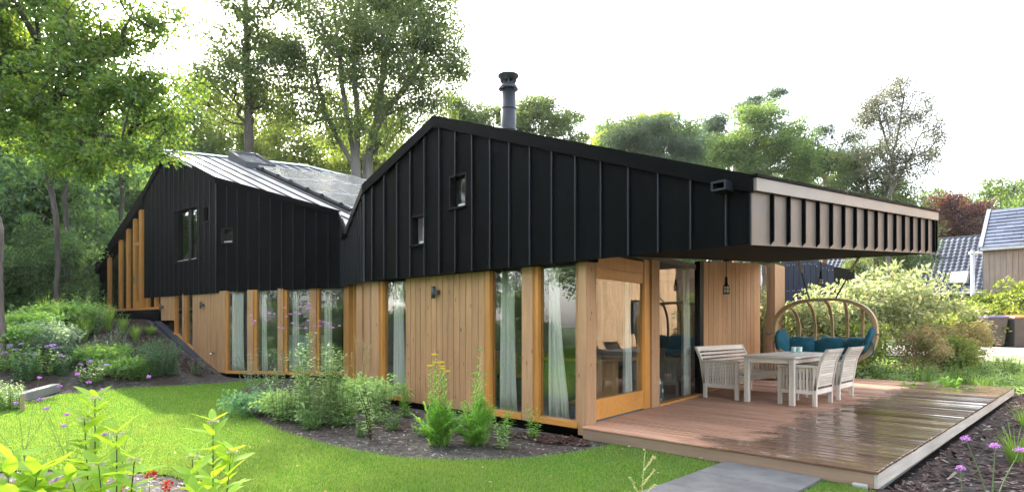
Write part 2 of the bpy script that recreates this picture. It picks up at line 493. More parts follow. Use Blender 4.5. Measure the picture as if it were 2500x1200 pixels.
def zf1(x):                          # verge of the front gable
    if x > -7.71: return 4.66 + (2.78 - 4.66) * (x + 7.71) / (-2.53 + 7.71)
    return 4.66 + (3.9 - 4.66) * (x + 7.71) / (-9.9 + 7.71)

house = thing('house', 'black metal clad house with zigzag roof, timber and glass ground floor and canopy', 'house', (-8, 8, 0))

M['groove'] = plain('board_groove', (0.035, 0.02, 0.012), None, 4, 0.9)
class Wall:
    def __init__(s, p, q):
        s.p, s.q = Vector(p), Vector(q)
        s.L = (s.q - s.p).length
        s.t = (s.q - s.p).normalized()
        s.n = Vector((s.t.y, -s.t.x))
    def pt(s, a, d, z):
        c = s.p + s.t * a + s.n * d
        return (c.x, c.y, z)
    def u(s, u):                     # distance along the wall of the photograph's column u
        r = (u - CX) / F
        dx, dy = c2w(r, 1.0)
        det = dx * (-s.t.y) - dy * (-s.t.x)
        k = (s.p.x * (-s.t.y) - s.p.y * (-s.t.x)) / det
        return (Vector((dx * k, dy * k)) - s.p).dot(s.t)
    def z(s, v, a):
        c = s.p + s.t * a
        return zat(v, c.x, c.y)
    def box(s, mb, a0, a1, d0, d1, z0, z1, z0b=None, z1b=None):
        z0b = z0 if z0b is None else z0b
        z1b = z1 if z1b is None else z1b
        return mb.hexa([s.pt(a0, d1, z0), s.pt(a1, d1, z0b), s.pt(a1, d0, z0b), s.pt(a0, d0, z0),
                        s.pt(a0, d1, z1), s.pt(a1, d1, z1b), s.pt(a1, d0, z1b), s.pt(a0, d0, z1)])
    def part(s, name, m, a0, a1, d0, d1, z0, z1, z0b=None, z1b=None, parent=None, bevel=0):
        mb = MB(); s.box(mb, a0, a1, d0, d1, z0, z1, z0b, z1b)
        return mb.build(name, m, parent or house, bevel=bevel)

def cladding(w, joints, zb, zt, m=None, seam=None, hole=None, d=0.0, sw=0.016, sd=0.026, pt_tip=False):
    """standing-seam panels between joints (distances along wall w); zb, zt functions of distance; hole = list of (a0,a1,z0,z1)"""
    m = m or M['black']; seam = seam or M['seam']
    for i in range(len(joints) - 1):
        a0, a1 = joints[i] + 0.004, joints[i + 1] - 0.004
        hs = [h for h in (hole or []) if h[0] < a1 - 0.01 and h[1] > a0 + 0.01]
        xs = [a0, a1]
        brk = []
        for h in hs:
            xs += [max(a0, h[0]), min(a1, h[1])]
            brk += [h[2], h[3]]
        xs = sorted(set(round(x, 4) for x in xs))
        vs, fs, idx = [], [], {}
        def vid(x, k):
            if (x, k) not in idx:
                lv = [zb(x)] + sorted(brk) + [zt(x)]
                idx[(x, k)] = len(vs)
                vs.append((x, lv[k]))
            return idx[(x, k)]
        nl = len(brk) + 2
        for q in range(len(xs) - 1):
            for k in range(nl - 1):
                xm = (xs[q] + xs[q + 1]) / 2
                lv = [zb(xm)] + sorted(brk) + [zt(xm)]
                zm = (lv[k] + lv[k + 1]) / 2
                if any(h[0] < xm < h[1] and h[2] < zm < h[3] for h in hs): continue
                fs.append((vid(xs[q], k), vid(xs[q + 1], k), vid(xs[q + 1], k + 1), vid(xs[q], k + 1)))
        bm = bmesh.new()
        bv = [bm.verts.new(w.pt(x, d, z)) for x, z in vs]
        bf = [bm.faces.new([bv[j] for j in f]) for f in fs]
        r = bmesh.ops.extrude_face_region(bm, geom=bf)
        nv = [e for e in r['geom'] if isinstance(e, bmesh.types.BMVert)]
        bmesh.ops.translate(bm, verts=nv, vec=(-w.n.x * 0.02, -w.n.y * 0.02, 0))
        bmesh.ops.recalc_face_normals(bm, faces=bm.faces)
        me = bpy.data.meshes.new('cladding_panel'); bm.to_mesh(me); bm.free()
        me.materials.append(m)
        o = bpy.data.objects.new('cladding_panel', me); C.objects.link(o); setpar(o, house)
        # the standing seam at the panel's right-hand edge
        x = joints[i + 1]
        cuts = sorted([(h[2], h[3]) for h in (hole or []) if h[0] < x < h[1]])
        z0 = zb(x) + (0.05 if pt_tip else 0.004)
        segs = []
        for c in cuts:
            segs.append((z0, c[0])); z0 = c[1]
        segs.append((z0, zt(x) - 0.004))
        for s0, s1 in segs:
            mb = MB()
            w.box(mb, x - sw / 2, x + sw / 2, d, d + sd, s0, s1)
            if pt_tip and s0 < zb(x) + 0.1:
                mb.add([w.pt(x - sw / 2, d, s0), w.pt(x + sw / 2, d, s0), w.pt(x + sw / 2, d + sd, s0), w.pt(x - sw / 2, d + sd, s0), w.pt(x, d, s0 - 0.045)],
                       [(0, 1, 4), (1, 2, 4), (2, 3, 4), (3, 0, 4)])
            s_ = mb.build('seam', seam, o)

def trim(w, a0, a1, zt, h=0.15, d0=0.0, d1=0.05, m=None, name='verge_trim', up=0.03):
    return w.part(name, m or M['black'], a0, a1, d0, d1, zt(a0) - h, zt(a0) + up, zt(a1) - h, zt(a1) + up)

# ---- front gable (black, faces the lawn)
WF = Wall(P1, P0)
zb1 = lambda a: 2.115
zt1 = lambda a: zf1(P1.x + a)
joints = [0.0, 0.29] + [0.29 + 0.4 * k for k in range(1, 18)]
joints = [j for j in joints if j < WF.L - 0.12] + [WF.L]
holes = [(-7.33 - P1.x, -6.97 - P1.x, 3.14, 3.62), (-8.36 - P1.x, -8.02 - P1.x, 2.66, 3.12)]
kx = -7.71 - P1.x
cladding(WF, joints, zb1, zt1, hole=holes)
trim(WF, -0.01, kx, zt1); trim(WF, kx, WF.L + 0.02, zt1)
for h in holes:                      # deep little windows
    f = MB()
    for (a, b, c, e) in ((h[0] - .02, h[0], h[2], h[3]), (h[1], h[1] + .02, h[2], h[3]), (h[0] - .02, h[1] + .02, h[3], h[3] + .02), (h[0] - .02, h[1] + .02, h[2] - .02, h[2])):
        WF.box(f, a, b, -0.13, 0.003, c, e)
    fo = f.build('window', M['darkframe'], house)
    g = MB(); WF.box(g, h[0], h[1], -0.125, -0.11, h[2], h[3]); g.build('pane', M['glassdark'], fo)
    g = MB(); WF.box(g, h[0] - 0.05, h[1] + 0.02, -0.10, 0.035, h[2] - 0.045, h[2] - 0.022); g.build('sill', M['black'], fo)
    g = MB(); WF.box(g, h[0] + 0.1, h[1] - .01, -0.108, -0.08, h[2], h[2] + 0.055); g.build('vent_bar', M['whitetrim'], fo)
# ---- return wall into the valley
WR = Wall(P2, P1)
tipa = (TIP - P2).dot(WR.t)
zt2 = lambda a: (4.24 + (3.55 - 4.24) * a / tipa) if a < tipa else 3.55 + (3.9 - 3.55) * (a - tipa) / (WR.L - tipa)
zb2 = lambda a: 2.30 + (2.115 - 2.30) * a / WR.L
nj = 12
jr = sorted([WR.L * k / nj for k in range(nj + 1)] + [tipa])
jr = [j for i, j in enumerate(jr) if i == 0 or j - jr[i - 1] > 0.06]
cladding(WR, jr, zb2, zt2)
trim(WR, 0, tipa, zt2, 0.12); trim(WR, tipa, WR.L, zt2, 0.12)
# ---- left wing, right part
WL = Wall(P3, P2)
zt3 = lambda a: zr2(WL.p + WL.t * a)
zb3 = lambda a: 2.20 + 0.10 * a / WL.L
n3 = 11
j3 = [WL.L * k / n3 for k in range(n3 + 1)]
ha = WL.u(541); hb = WL.u(567)
hl = [(ha, hb, WL.z(592, ha), WL.z(557, ha))]
cladding(WL, j3, zb3, zt3, hole=hl)
trim(WL, -0.02, WL.L, zt3)
# ---- left wing, left part under the ridge
WM = Wall(P4, P3)
ridge_a = (R0 - P4).dot(WM.t)
zt4 = lambda a: (5.85 + (RZ - 5.85) * a / ridge_a) if a < ridge_a else zr2(WM.p + WM.t * a)
zb4 = lambda a: 2.22 - 0.02 * a / WM.L
n4 = 15
j4 = sorted([WM.L * k / n4 for k in range(n4 + 1)])
b0, b1 = WM.u(424), WM.u(480)
c0, c1 = WM.u(497), WM.u(509)
hm = [(b0, b1, WM.z(640, b0), WM.z(497, b1) - 0.05), (c0, c1, WM.z(541, c0), WM.z(506, c0))]
cladding(WM, j4, zb4, zt4, hole=[hm[0], hm[1]])
trim(WM, 0, ridge_a, zt4, 0.14); trim(WM, ridge_a, WM.L, zt4, 0.14)
for w, h, dep in ((WL, hl[0], 0.12), (WM, hm[1], 0.1), (WM, hm[0], 0.16)):
    f = MB()
    for (a, b, c, e) in ((h[0] - .02, h[0], h[2], h[3]), (h[1], h[1] + .02, h[2], h[3]), (h[0] - .02, h[1] + .02, h[3], h[3] + .02), (h[0] - .02, h[1] + .02, h[2] - .02, h[2])):
        w.box(f, a, b, -dep, 0.003, c, e)
    if h is hm[0]:
        mid = (h[0] + h[1]) / 2 + 0.12
        w.box(f, mid - .1, mid + .1, -dep, -dep + 0.06, h[2], h[3])
    fo = f.build('window', M['darkframe'], house)
    g = MB(); w.box(g, h[0], h[1], -dep + 0.01, -dep + 0.022, h[2], h[3]); g.build('pane', M['glass'] if h is hm[0] else M['glassdark'], fo)
    g = MB(); w.box(g, h[0] - 0.03, h[1] + 0.02, -dep + .03, 0.035, h[2] - 0.045, h[2] - 0.022); g.build('sill', M['black'], fo)
    if h is not hm[1]:
        g = MB(); w.box(g, h[0] + 0.02, h[1] - .01, -dep + .023, -dep + .05, h[2], h[2] + 0.05); g.build('vent_bar', M['whitetrim'], fo)
# ---- end bay: cladding return at the far left, sloping roof edge over the tall glazing
WE = Wall(PE, P4)
zt5 = lambda a: 3.84 + (5.85 - 3.84) * a / WE.L
trim(WE, -0.4, WE.L, lambda a: zt5(a), 0.34, -0.5, 0.06, up=0.05, name='roof_edge')
WE.part('end_wall', M['black'], -0.15, 0.22, -3.0, -0.02, 0.9, zt5(0) - 0.3)
# ---- canopy end (black metal panels facing the deck, their bright reflection painted tan)
Q1 = Vector((-2.03, 12.05))
WC = Wall(P0, Q1)
zc0 = lambda a: 2.105 + 0.385 * a / WC.L
zc1 = lambda a: 2.775 + 0.395 * a / WC.L
jc = [0.0] + [0.02 + (WC.L - 0.02) * k / 16.35 for k in range(1, 17)] + [WC.L]
cladding(WC, jc, zc0, lambda a: zc1(a) - 0.11, M['painted_sheen'], M['black'], pt_tip=True, sd=0.042, sw=0.02)
half = WC.L * 0.4
WC.part('canopy_trim', M['painted_sheen_trim'], 0.0, half - .002, -0.06, 0.055, zc1(0) - 0.13, zc1(0), zc1(half) - 0.13, zc1(half))
WC.part('canopy_trim', M['painted_sheen_trim'], half + .002, WC.L, -0.06, 0.055, zc1(half) - 0.13, zc1(half), zc1(WC.L) - 0.13, zc1(WC.L))
WC.part('roof_edge', M['black'], -0.02, WC.L + .02, -0.2, 0.075, zc1(0) + .004, zc1(0) + 0.035, zc1(WC.L) + .004, zc1(WC.L) + 0.035)
WB = Wall(Q1, (-5.9, 14.8))
WB.part('back_fascia', M['black'], 0, WB.L, -0.06, 0, 2.49, 3.17, 2.83, 3.9)
# soffit (two triangles, slightly warped) and roofs
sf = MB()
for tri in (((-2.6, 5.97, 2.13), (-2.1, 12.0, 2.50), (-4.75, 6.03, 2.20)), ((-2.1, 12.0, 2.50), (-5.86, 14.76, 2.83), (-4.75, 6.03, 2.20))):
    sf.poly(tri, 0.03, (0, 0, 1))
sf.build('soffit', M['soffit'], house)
lint = MB(); lint.hexa([(-9.9, 6.0, 2.118), (-4.7, 6.0, 2.118), (-4.7, 6.3, 2.118), (-9.9, 6.3, 2.118), (-9.9, 6.0, 2.2), (-4.7, 6.0, 2.2), (-4.7, 6.3, 2.2), (-9.9, 6.3, 2.2)])
lint.build('lintel', M['black'], house)
VB = TIP + RD * 9.0
rf = MB()
rf.poly([(-7.71, 5.93, 4.67), (-2.52, 5.93, 2.80), (-2.03, 12.1, 3.19), (-5.9, 14.85, 3.95), (-7.5, 15.0, 5.05)], 0.16)
rf.build('roof', M['black'], house)
rf = MB()
rf.poly([(P1.x - .02, 5.93, 3.92), (-7.71, 5.93, 4.675), (-7.5, 15.0, 5.05), (VB.x, VB.y, 3.2), (TIP.x, TIP.y, 3.56)], 0.14)
rf.build('roof', M['roofmetal'], house)
# ---- left wing roof: standing-seam strips running down from the ridge
def ffront(c):                       # front boundary of the roof, as distance along the ridge
    for (x0, y0), (x1, y1) in (((0, 0), (3.63, -0.02)), ((3.63, -0.02), (6.61, 1.70)), ((6.61, 1.70), (8.48, 0.84))):
        if c <= x1: return y0 + (y1 - y0) * (c - x0) / (x1 - x0)
    return 0.84
def fback(c):
    return 4.3 + 0.78 * c if c < 6 else 8.98 + 0.2 * (c - 6)
def r2(c, k, up=0.0):
    p = R0 + SD * c + RD * k
    return (p.x, p.y, RZ - RK * c + up)
k = -0.05
pitch = 0.37
roofpar = None
while k < 8.9:
    s0, s1 = k, k + pitch
    runs, cur = [], []
    for q in range(0, 69):
        c = q * 8.48 / 68
        lo, hi = max(s0, ffront(c) - 0.05), min(s1, fback(c))
        if lo < hi - 0.005: cur.append((c, lo, hi))
        elif cur: runs.append(cur); cur = []
    if cur: runs.append(cur)
    for run in runs:
        if len(run) < 2: continue
        vs, fs = [], []
        for c, lo, hi in run:
            vs += [r2(c, lo), r2(c, hi), r2(c, lo, -0.06), r2(c, hi, -0.06)]
        for i in range(len(run) - 1):
            a, b = i * 4, i * 4 + 4
            fs += [(a, a + 1, b + 1, b), (a + 2, b + 2, b + 3, a + 3), (a, b, b + 2, a + 2), (a + 1, a + 3, b + 3, b + 1)]
        e = (len(run) - 1) * 4
        fs += [(0, 2, 3, 1), (e, e + 1, e + 3, e + 2)]
        mb = MB(); mb.add(vs, fs)
        o = mb.build('roof_panel', M['roofmetal'], house)
        full = [c for c, lo, hi in run if hi > s1 - 0.006]
        if len(full) > 1:
            mb = MB()
            ca, cb = full[0], full[-1]
            mb.add([r2(ca, s1 - .012, .002), r2(ca, s1 + .012, .002), r2(cb, s1 + .012, .002), r2(cb, s1 - .012, .002),
                    r2(ca, s1 - .008, .04), r2(ca, s1 + .008, .04), r2(cb, s1 + .008, .04), r2(cb, s1 - .008, .04)],
                   [(3, 2, 1, 0), (4, 5, 6, 7), (0, 1, 5, 4), (1, 2, 6, 5), (2, 3, 7, 6), (3, 0, 4, 7)])
            mb.build('seam', M['seam'], o)
    k += pitch
rc = MB()
rc.bar(r2(-0.03, -0.05, 0.03), r2(-0.03, 4.4, 0.03), 0.16, 0.05)
rc.bar(r2(-0.03, 4.4, 0.03), r2(8.4, fback(8.4), 0.03), 0.12, 0.05)
rc.build('ridge_cap', M['roofmetal'], house)
rl = MB()                            # left-hand slope of that wing, hidden but for its edge
e0 = WE.pt(-0.3, 0.05, 3.84 - 0.1); pk = r2(0, -0.05)
rl.poly([e0, WE.pt(WE.L, 0.05, 5.87), (pk[0], pk[1], pk[2]), r2(0, 4.3), (e0[0] + RD.x * 6, e0[1] + RD.y * 6, 3.7)], 0.2)
rl.build('roof', M['black'], house)
# gutter spout in the valley
gs = MB(); gx, gy = TIP + WR.n * 0.12
gs.tube([(TIP.x - .05, TIP.y + .05, 3.42), (gx, gy, 3.42)], 0.05, 8)
WR.box(gs, tipa - 0.35, tipa + 0.12, 0.0, 0.14, 3.36, 3.44)
gs.build('gutter_spout', M['black'], house)
# roof window
sk = MB()
c_a, c_b, k_a, k_b = 0.25, 1.45, 1.72, 2.62
def skbox(mb, ca, cb, ka, kb, h0, h1, tilt=0.0):
    mb.add([r2(ca, ka, h0), r2(cb, ka, h0), r2(cb, kb, h0), r2(ca, kb, h0), r2(ca, ka, h1 + tilt), r2(cb, ka, h1), r2(cb, kb, h1), r2(ca, kb, h1 + tilt)],
           [(3, 2, 1, 0), (4, 5, 6, 7), (0, 1, 5, 4), (1, 2, 6, 5), (2, 3, 7, 6), (3, 0, 4, 7)])
skbox(sk, c_a, c_b, k_a, k_a + .1, 0, .2, .12); skbox(sk, c_a, c_b, k_b - .1, k_b, 0, .2, .12)
skbox(sk, c_a, c_a + .1, k_a + .1, k_b - .1, 0, .32); skbox(sk, c_b - .1, c_b, k_a + .1, k_b - .1, 0, .2)
sko = sk.build('roof_window', M['chimney'], house)
sg = MB(); skbox(sg, c_a + .1, c_b - .1, k_a + .1, k_b - .1, .1, .14, .1); sg.build('pane', M['pv'], sko)
# chimney
ch_x, ch_y = c2w(-0.07, 11.4)
cb = MB(); cb.tube([(ch_x, ch_y, 4.3), (ch_x, ch_y, 5.84)], 0.148, 28)
cho = cb.build('chimney', M['chimney'], house, True)
for nm, prof in (('collar', [(0.15, 5.0), (0.158, 5.0), (0.158, 5.05), (0.15, 5.05)]),
                 ('collar', [(0.15, 5.42), (0.156, 5.42), (0.156, 5.445), (0.15, 5.445)]),
                 ('cap_ring', [(0.148, 5.80), (0.19, 5.80), (0.195, 5.815), (0.165, 5.87), (0.148, 5.90), (0.148, 5.84)]),
                 ('cap', [(0.0, 5.965), (0.165, 5.965), (0.165, 6.03), (0.205, 6.055), (0.205, 6.075), (0.12, 6.105), (0.0, 6.115)])):
    q = MB(); q.lathe(prof, 28, (ch_x, ch_y, 0)); q.build(nm, M['chimney'], cho, True)
q = MB()
for g in range(6):
    a = g * PI / 3 + .3
    q.bar((ch_x + .145 * math.cos(a), ch_y + .145 * math.sin(a), 5.86), (ch_x + .145 * math.cos(a), ch_y + .145 * math.sin(a), 5.98), .025, .012)
q.build('cap_struts', M['chimney'], cho)
# rain scupper on the gable's right-hand end
sx = onb(1780, 5.9)
q = MB()
q.box(sx - .12, sx + .04, 5.74, 5.945, 2.66, 2.68); q.box(sx - .12, sx + .04, 5.74, 5.945, 2.74, 2.76)
q.box(sx + .021, sx + .04, 5.74, 5.945, 2.68, 2.74); q.box(sx - .12, sx - .10, 5.74, 5.945, 2.68, 2.74)
q.build('rain_spout', M['seam'], house)
# camera-side flood light casing on the verge end
# ------------------------------------------------------------------ ground floor: boards, posts, windows
def boards(w, a0, a1, n, zb, zt, m, d0=-0.03, d1=0.0, name='timber_board'):
    ws = [1 + random.uniform(-.04, .04) for _ in range(n)]
    s = sum(ws); x = a0
    for k in range(n):
        x2 = x + (a1 - a0) * ws[k] / s
        j = random.uniform(-.0015, .0015)
        w.part(name, m, x + .007, x2 - .007, d0, d1 + j, zb(x), zt(x), zb(x2), zt(x2))
        x = x2
    w.part('board_backing', M['groove'], a0, a1, d0 - .03, d0 - .001, zb(a0) , zt(a0), zb(a1), zt(a1))
def window(w, a0, a1, z0, z1, left=0.05, right=0.0, sill=True, d=-0.07, z0b=None, fm=None, head=0.0):
    z0b = z0 if z0b is None else z0b
    f = MB()
    fm = fm or M['frame']
    if left: w.box(f, a0, a0 + left, d - .05, -0.005, z0, z1, z0 + (z0b - z0) * left / (a1 - a0))
    if right: w.box(f, a1 - right, a1, d - .05, -0.005, z0b, z1)
    if not left and not right: w.box(f, a0, a0 + .015, d - .05, d - .01, z0, z1)
    if head: w.box(f, a0 + left, a1 - right, d - .05, -0.005, z1 - head, z1)
    fo = f.build('window', fm, house)
    if sill:
        g = MB(); w.box(g, a0, a1, d - .05, 0.045, z0 - 0.075, z0, z0b - 0.075, z0b); g.build('sill', M['frame_h'], fo)
    g = MB(); w.box(g, a0 + left, a1 - right, d - .03, d, z0, z1, z0b, z1); g.build('pane', M['glass'], fo)
    return fo
def post(w, a0, a1, z0, z1, m=None, d0=-0.14, d1=0.03):
    return w.part('post', m or M['post'], a0, a1, d0, d1, z0, z1, bevel=0.004)
W1 = Wall(G1, G0)
TOP = 2.13
u1 = lambda u: onb(u, 6.14) - G1.x
boards(W1, u1(990), u1(1184), 14, lambda a: -0.06, lambda a: TOP, M['timber'])
window(W1, u1(1184), u1(1277), 0.02, TOP, 0.10)
post(W1, u1(1277), u1(1303), -0.06, TOP)
window(W1, u1(1303), u1(1413), 0.02, TOP, 0.075)
post(W1, u1(1413), u1(1433), -0.14, TOP, d0=-.17, d1=.02)
post(W1, u1(910), u1(927), -0.06, TOP)
window(W1, u1(927), u1(990), 0.02, TOP, 0.085)
W2 = Wall(G2, G1)
zt2g = lambda a: 2.33 - 0.2 * a / W2.L
for ua, ub, mm in ((838, 862, M['frame']), (873, 887, M['post']), (893, 906, M['post'])):
    a, b = W2.u(ua), W2.u(ub)
    if ub == 862: a, b = 0.0, min(b, 1.2)
    post(W2, a, b, -0.06, zt2g(a), mm)
prev = [W2.u(862), W2.u(873), W2.u(887), W2.u(893)]
window(W2, prev[0], prev[1], 0.02, zt2g(prev[0]), .07, .07)
window(W2, prev[2], prev[3], 0.02, zt2g(prev[2]), .07, .07)
W3 = Wall(G3, G2)
T3 = lambda a: 2.24 + 0.12 * a / W3.L
ww = [(552, 605, 0.04), (619, 679, 0.09), (693, 756, 0.09), (773, 838, 0.07)]
for ua, ub, lf in ww:
    a, b = W3.u(ua), min(W3.u(ub), W3.L - 0.02)
    window(W3, a, b, 0.02, T3(a), lf)
for ua, ub in ((605, 619), (679, 693), (756, 773)):
    a, b = W3.u(ua), W3.u(ub)
    post(W3, a, b, -0.08, T3(a))
W4 = Wall(GE, G3)
L4 = W4.L
tt = lambda t: L4 - t               # t = metres left of the corner G3
dz = lambda a: -0.05 + max(0.0, min(1.0, ((L4 - a) - 0.69) / 3.96)) * 1.50      # the berm's diagonal against the wall
a_468, a_450, a_446, a_425 = W4.u(470), W4.u(451), W4.u(447), W4.u(425)
boards(W4, a_468, L4 - 0.03, 22, dz, lambda a: 2.25, M['timber'])
window(W4, a_450, a_468, dz(a_450), 2.25, 0.05, 0.0, True, z0b=dz(a_468))
post(W4, a_446, a_450, dz(a_446), 2.25)
window(W4, a_425, a_446, dz(a_425), 2.25, 0.05, 0.0, True, z0b=dz(a_446))
a_393 = W4.u(393)
boards(W4, a_393, a_425, 8, lambda a: max(dz(a), 1.44), lambda a: 2.25, M['timber'])
pl = MB()
t0, t1 = tt(0.45), tt(4.62)
W4.box(pl, t1, t0, 0.0, 0.22, dz(t1) - 0.32, dz(t1) - 0.02, dz(t0) - 0.32, dz(t0) - 0.04)
pl.build('sloping_kerb', M['shed'], house)
W4.part('plinth', M['black'], L4 - 0.6, L4, -0.1, -0.01, -0.3, -0.06)
for w in (W3, W2, W1):
    w.part('plinth', M['black'], 0, w.L, -0.25, -0.06, -0.3, -0.056)
# upper end glazing (posts under the sloping roof edge)
W5 = Wall(GE, G5)
F5 = 1.87
W4.part('plinth', M['black'], 0.9, a_393, -0.1, 0.06, 0.9, F5 - 0.06)
px = [(257, 269), (283.5, 298), (301, 317), (320, 332)]
ztop = lambda a: zt5(max(0, min(WE.L, (Vector(W5.pt(a, 0, 0)[:2]) - PE).dot(WE.t)))) - 0.28
last = None
for ua, ub in px:
    a, b = W5.u(ua), W5.u(ub)
    mid = (a + b) / 2
    a, b = mid - 0.055, mid + 0.055
    W5.part('post', M['frame'], a, b, -0.13, 0.0, F5, ztop(a), F5, ztop(b))
    if last is not None:
        window(W5, last, a, F5 + .02, ztop(last), 0.03, 0.03)
    last = b
ad, bd = last, W5.u(341)
f = MB(); W5.box(f, bd - .09, bd, -.13, 0, F5, ztop(bd)); W5.box(f, ad, bd - .09, -.13, 0, 4.1, 4.2); W5.box(f, ad, bd - .09, -.13, 0, F5, F5 + .25); W5.box(f, ad, ad + .09, -.13, 0, F5 + .25, 4.1)
dr = f.build('door', M['frame'], house)
g = MB(); W5.box(g, ad + .09, bd - .09, -.08, -.05, F5 + .25, 4.1); g.build('pane', M['glass'], dr)
g = MB(); W5.box(g, ad + .09, bd - .09, -.08, -.05, 4.2, ztop(ad)); g.build('pane', M['glass'], dr)
g = MB(); g.tube([W5.pt(ad + .05, .01, 2.9), W5.pt(ad + .05, .06, 2.9), W5.pt(ad + .17, .06, 2.9)], .014, 6); W5.box(g, ad + .02, ad + .075, 0, .012, 2.75, 3.0); g.build('handle', M['chrome'], dr)
W5.part('post', M['frame'], W5.u(341), W5.u(341) + .22, -.25, 0.02, F5, 5.3)
a0_, a1_ = W4.u(357), a_393
window(W4, a0_, (a0_ + a1_) / 2 + .1, F5 + .02, 2.25, 0.05, .05); window(W4, (a0_ + a1_) / 2 + .1, a1_, F5 + .02, 2.25, 0.05, .05)
W4.part('sill_beam', M['frame_h'], W4.u(258), a0_, -.2, .05, F5 - .06, F5)
# terrace-side wall: post, glazed door, fixed glass, boards, end column
WD = Wall(D0, D1)
zts = lambda a: 2.2 + 0.63 * a / WD.L
a1451, a1458, a1571, a1587, a1606, a1709, a1718, a1856, a1889, a1913 = [WD.u(u) for u in (1451, 1458, 1571, 1587, 1606, 1709, 1718, 1856, 1889, 1913)]
WD.part('post', M['post'], 0.02, a1451, -0.2, 0.03, 0.004, zts(0) - 0.02)
f = MB()
WD.box(f, a1451, a1458, -.12, -0.03, 0.004, zts(a1451) - .02)
WD.box(f, a1571 + .03, a1587, -.12, 0.0, 0.004, zts(a1571) - .02)
WD.box(f, a1458, a1571 + .03, -.12, -.01, 2.075, 2.26)
dr = f.build('door', M['frame'], house)
g = MB(); WD.box(g, a1458, a1571 + .03, -.11, -.012, 0.02, 0.295); g.build('bottom_rail', M['frame_h'], dr)
g = MB(); WD.box(g, a1458, a1571 + .03, -.11, -.012, 1.93, 2.072); g.build('top_rail', M['frame_h'], dr)
g = MB(); WD.box(g, a1571 - .005, a1571 + .03, -.11, -.012, 0.297, 1.928); g.build('stile', M['frame'], dr)
g = MB(); WD.box(g, a1458, a1571 - .005, -.06, -.035, 0.297, 1.928); g.build('pane', M['glass'], dr)
WD.part('post', M['post'], a1587 + .006, a1606, -.2, .03, 0.004, zts(a1587) - .02)
window(WD, a1606, a1709, 0.03, zts(a1606) - .02, 0.0, 0.0, True, d=-.05)
WD.part('dark_jamb', M['darkframe'], a1709, a1718, -.1, 0.0, 0.004, zts(a1709) - .02)
boards(WD, a1718, a1856, 14, lambda a: 0.012, lambda a: zts(a) - .02, M['timber'])
window(WD, a1856, a1889, 0.03, zts(a1856) - .02, 0.0, 0.0, False)
WD.part('post', M['post'], a1889, a1913, -.25, .03, 0.004, zts(a1889) - .02)
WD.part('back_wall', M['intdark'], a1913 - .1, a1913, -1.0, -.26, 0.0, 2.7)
# floors and inner walls (seen dimly through the glass)
def flat(name, pts, z, th, m):
    mb = MB(); mb.poly([(p[0], p[1], z) for p in pts], th); return mb.build(name, m, house)
inner = [Vector((-4.87, 6.3)), Vector((-9.9, 6.3)), G2 + Vector((.05, .2)), G3 + Vector((.1, .75)), Vector((-18.0, 11.5)), Vector((-5.75, 13.0))]
flat('floor', inner, -0.01, 0.1, M['floor'])
flat('ceiling', inner, 2.42, 0.1, M['interior'])
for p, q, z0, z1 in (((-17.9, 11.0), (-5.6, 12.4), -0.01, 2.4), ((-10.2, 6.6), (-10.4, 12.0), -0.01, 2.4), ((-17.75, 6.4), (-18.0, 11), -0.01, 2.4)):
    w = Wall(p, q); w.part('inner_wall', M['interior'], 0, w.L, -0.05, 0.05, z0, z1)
# dark backing behind the cladding so that no light leaks into the roof space
for w, zb_, zt_ in ((WF, zb1, zt1), (WR, zb2, zt2), (WL, zb3, zt3), (WM, zb4, zt4)):
    pass
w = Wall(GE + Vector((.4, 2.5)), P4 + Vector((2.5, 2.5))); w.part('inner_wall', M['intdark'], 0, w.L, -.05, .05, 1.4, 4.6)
flat('upper_floor', [GE + Vector((0, .1)), P4 + Vector((4.5, 1.0)), P4 + Vector((4.5, 3)), GE + Vector((0, 3))], 1.86, .1, M['floor'])

# solar panels, lying on the left wing's roof
solar = thing('solar_array', 'block of solar panels lying on the sloping metal roof beside the roof window', 'solar panels', r2(4, 3))
cols = [(2.0, 3.0), (3.02, 4.02), (4.04, 5.04), (5.06, 6.06), (6.08, 7.08)]
for i, (ka, kb) in enumerate(cols):
    for (ca, cb_) in ((1.62, 3.24), (3.26, 4.88), (4.90, 6.52)):
        if kb > fback(ca) - 0.05: continue
        mb = MB(); skbox(mb, ca, cb_, ka, kb, .10, .14)
        o = mb.build('solar_panel', M['pv'], solar)
        fr = MB()
        skbox(fr, ca, cb_, ka, ka + .02, .141, .146); skbox(fr, ca, cb_, kb - .02, kb, .141, .146)
        skbox(fr, ca, ca + .02, ka + .021, kb - .021, .141, .146); skbox(fr, cb_ - .02, cb_, ka + .021, kb - .021, .141, .146)
        fr.build('panel_frame', M['steel'], o)
        for ck in (ca + .35, cb_ - .35):
            if i == 0:
                cl = MB(); skbox(cl, ck - .04, ck + .04, ka - .06, ka - .002, .0, .16); cl.build('clamp', M['darkframe'], o)
rl_ = MB(); skbox(rl_, 1.62, 6.55, 1.94, 1.99, .0, .09); rl_.build('mounting_rail', M['darkframe'], solar)
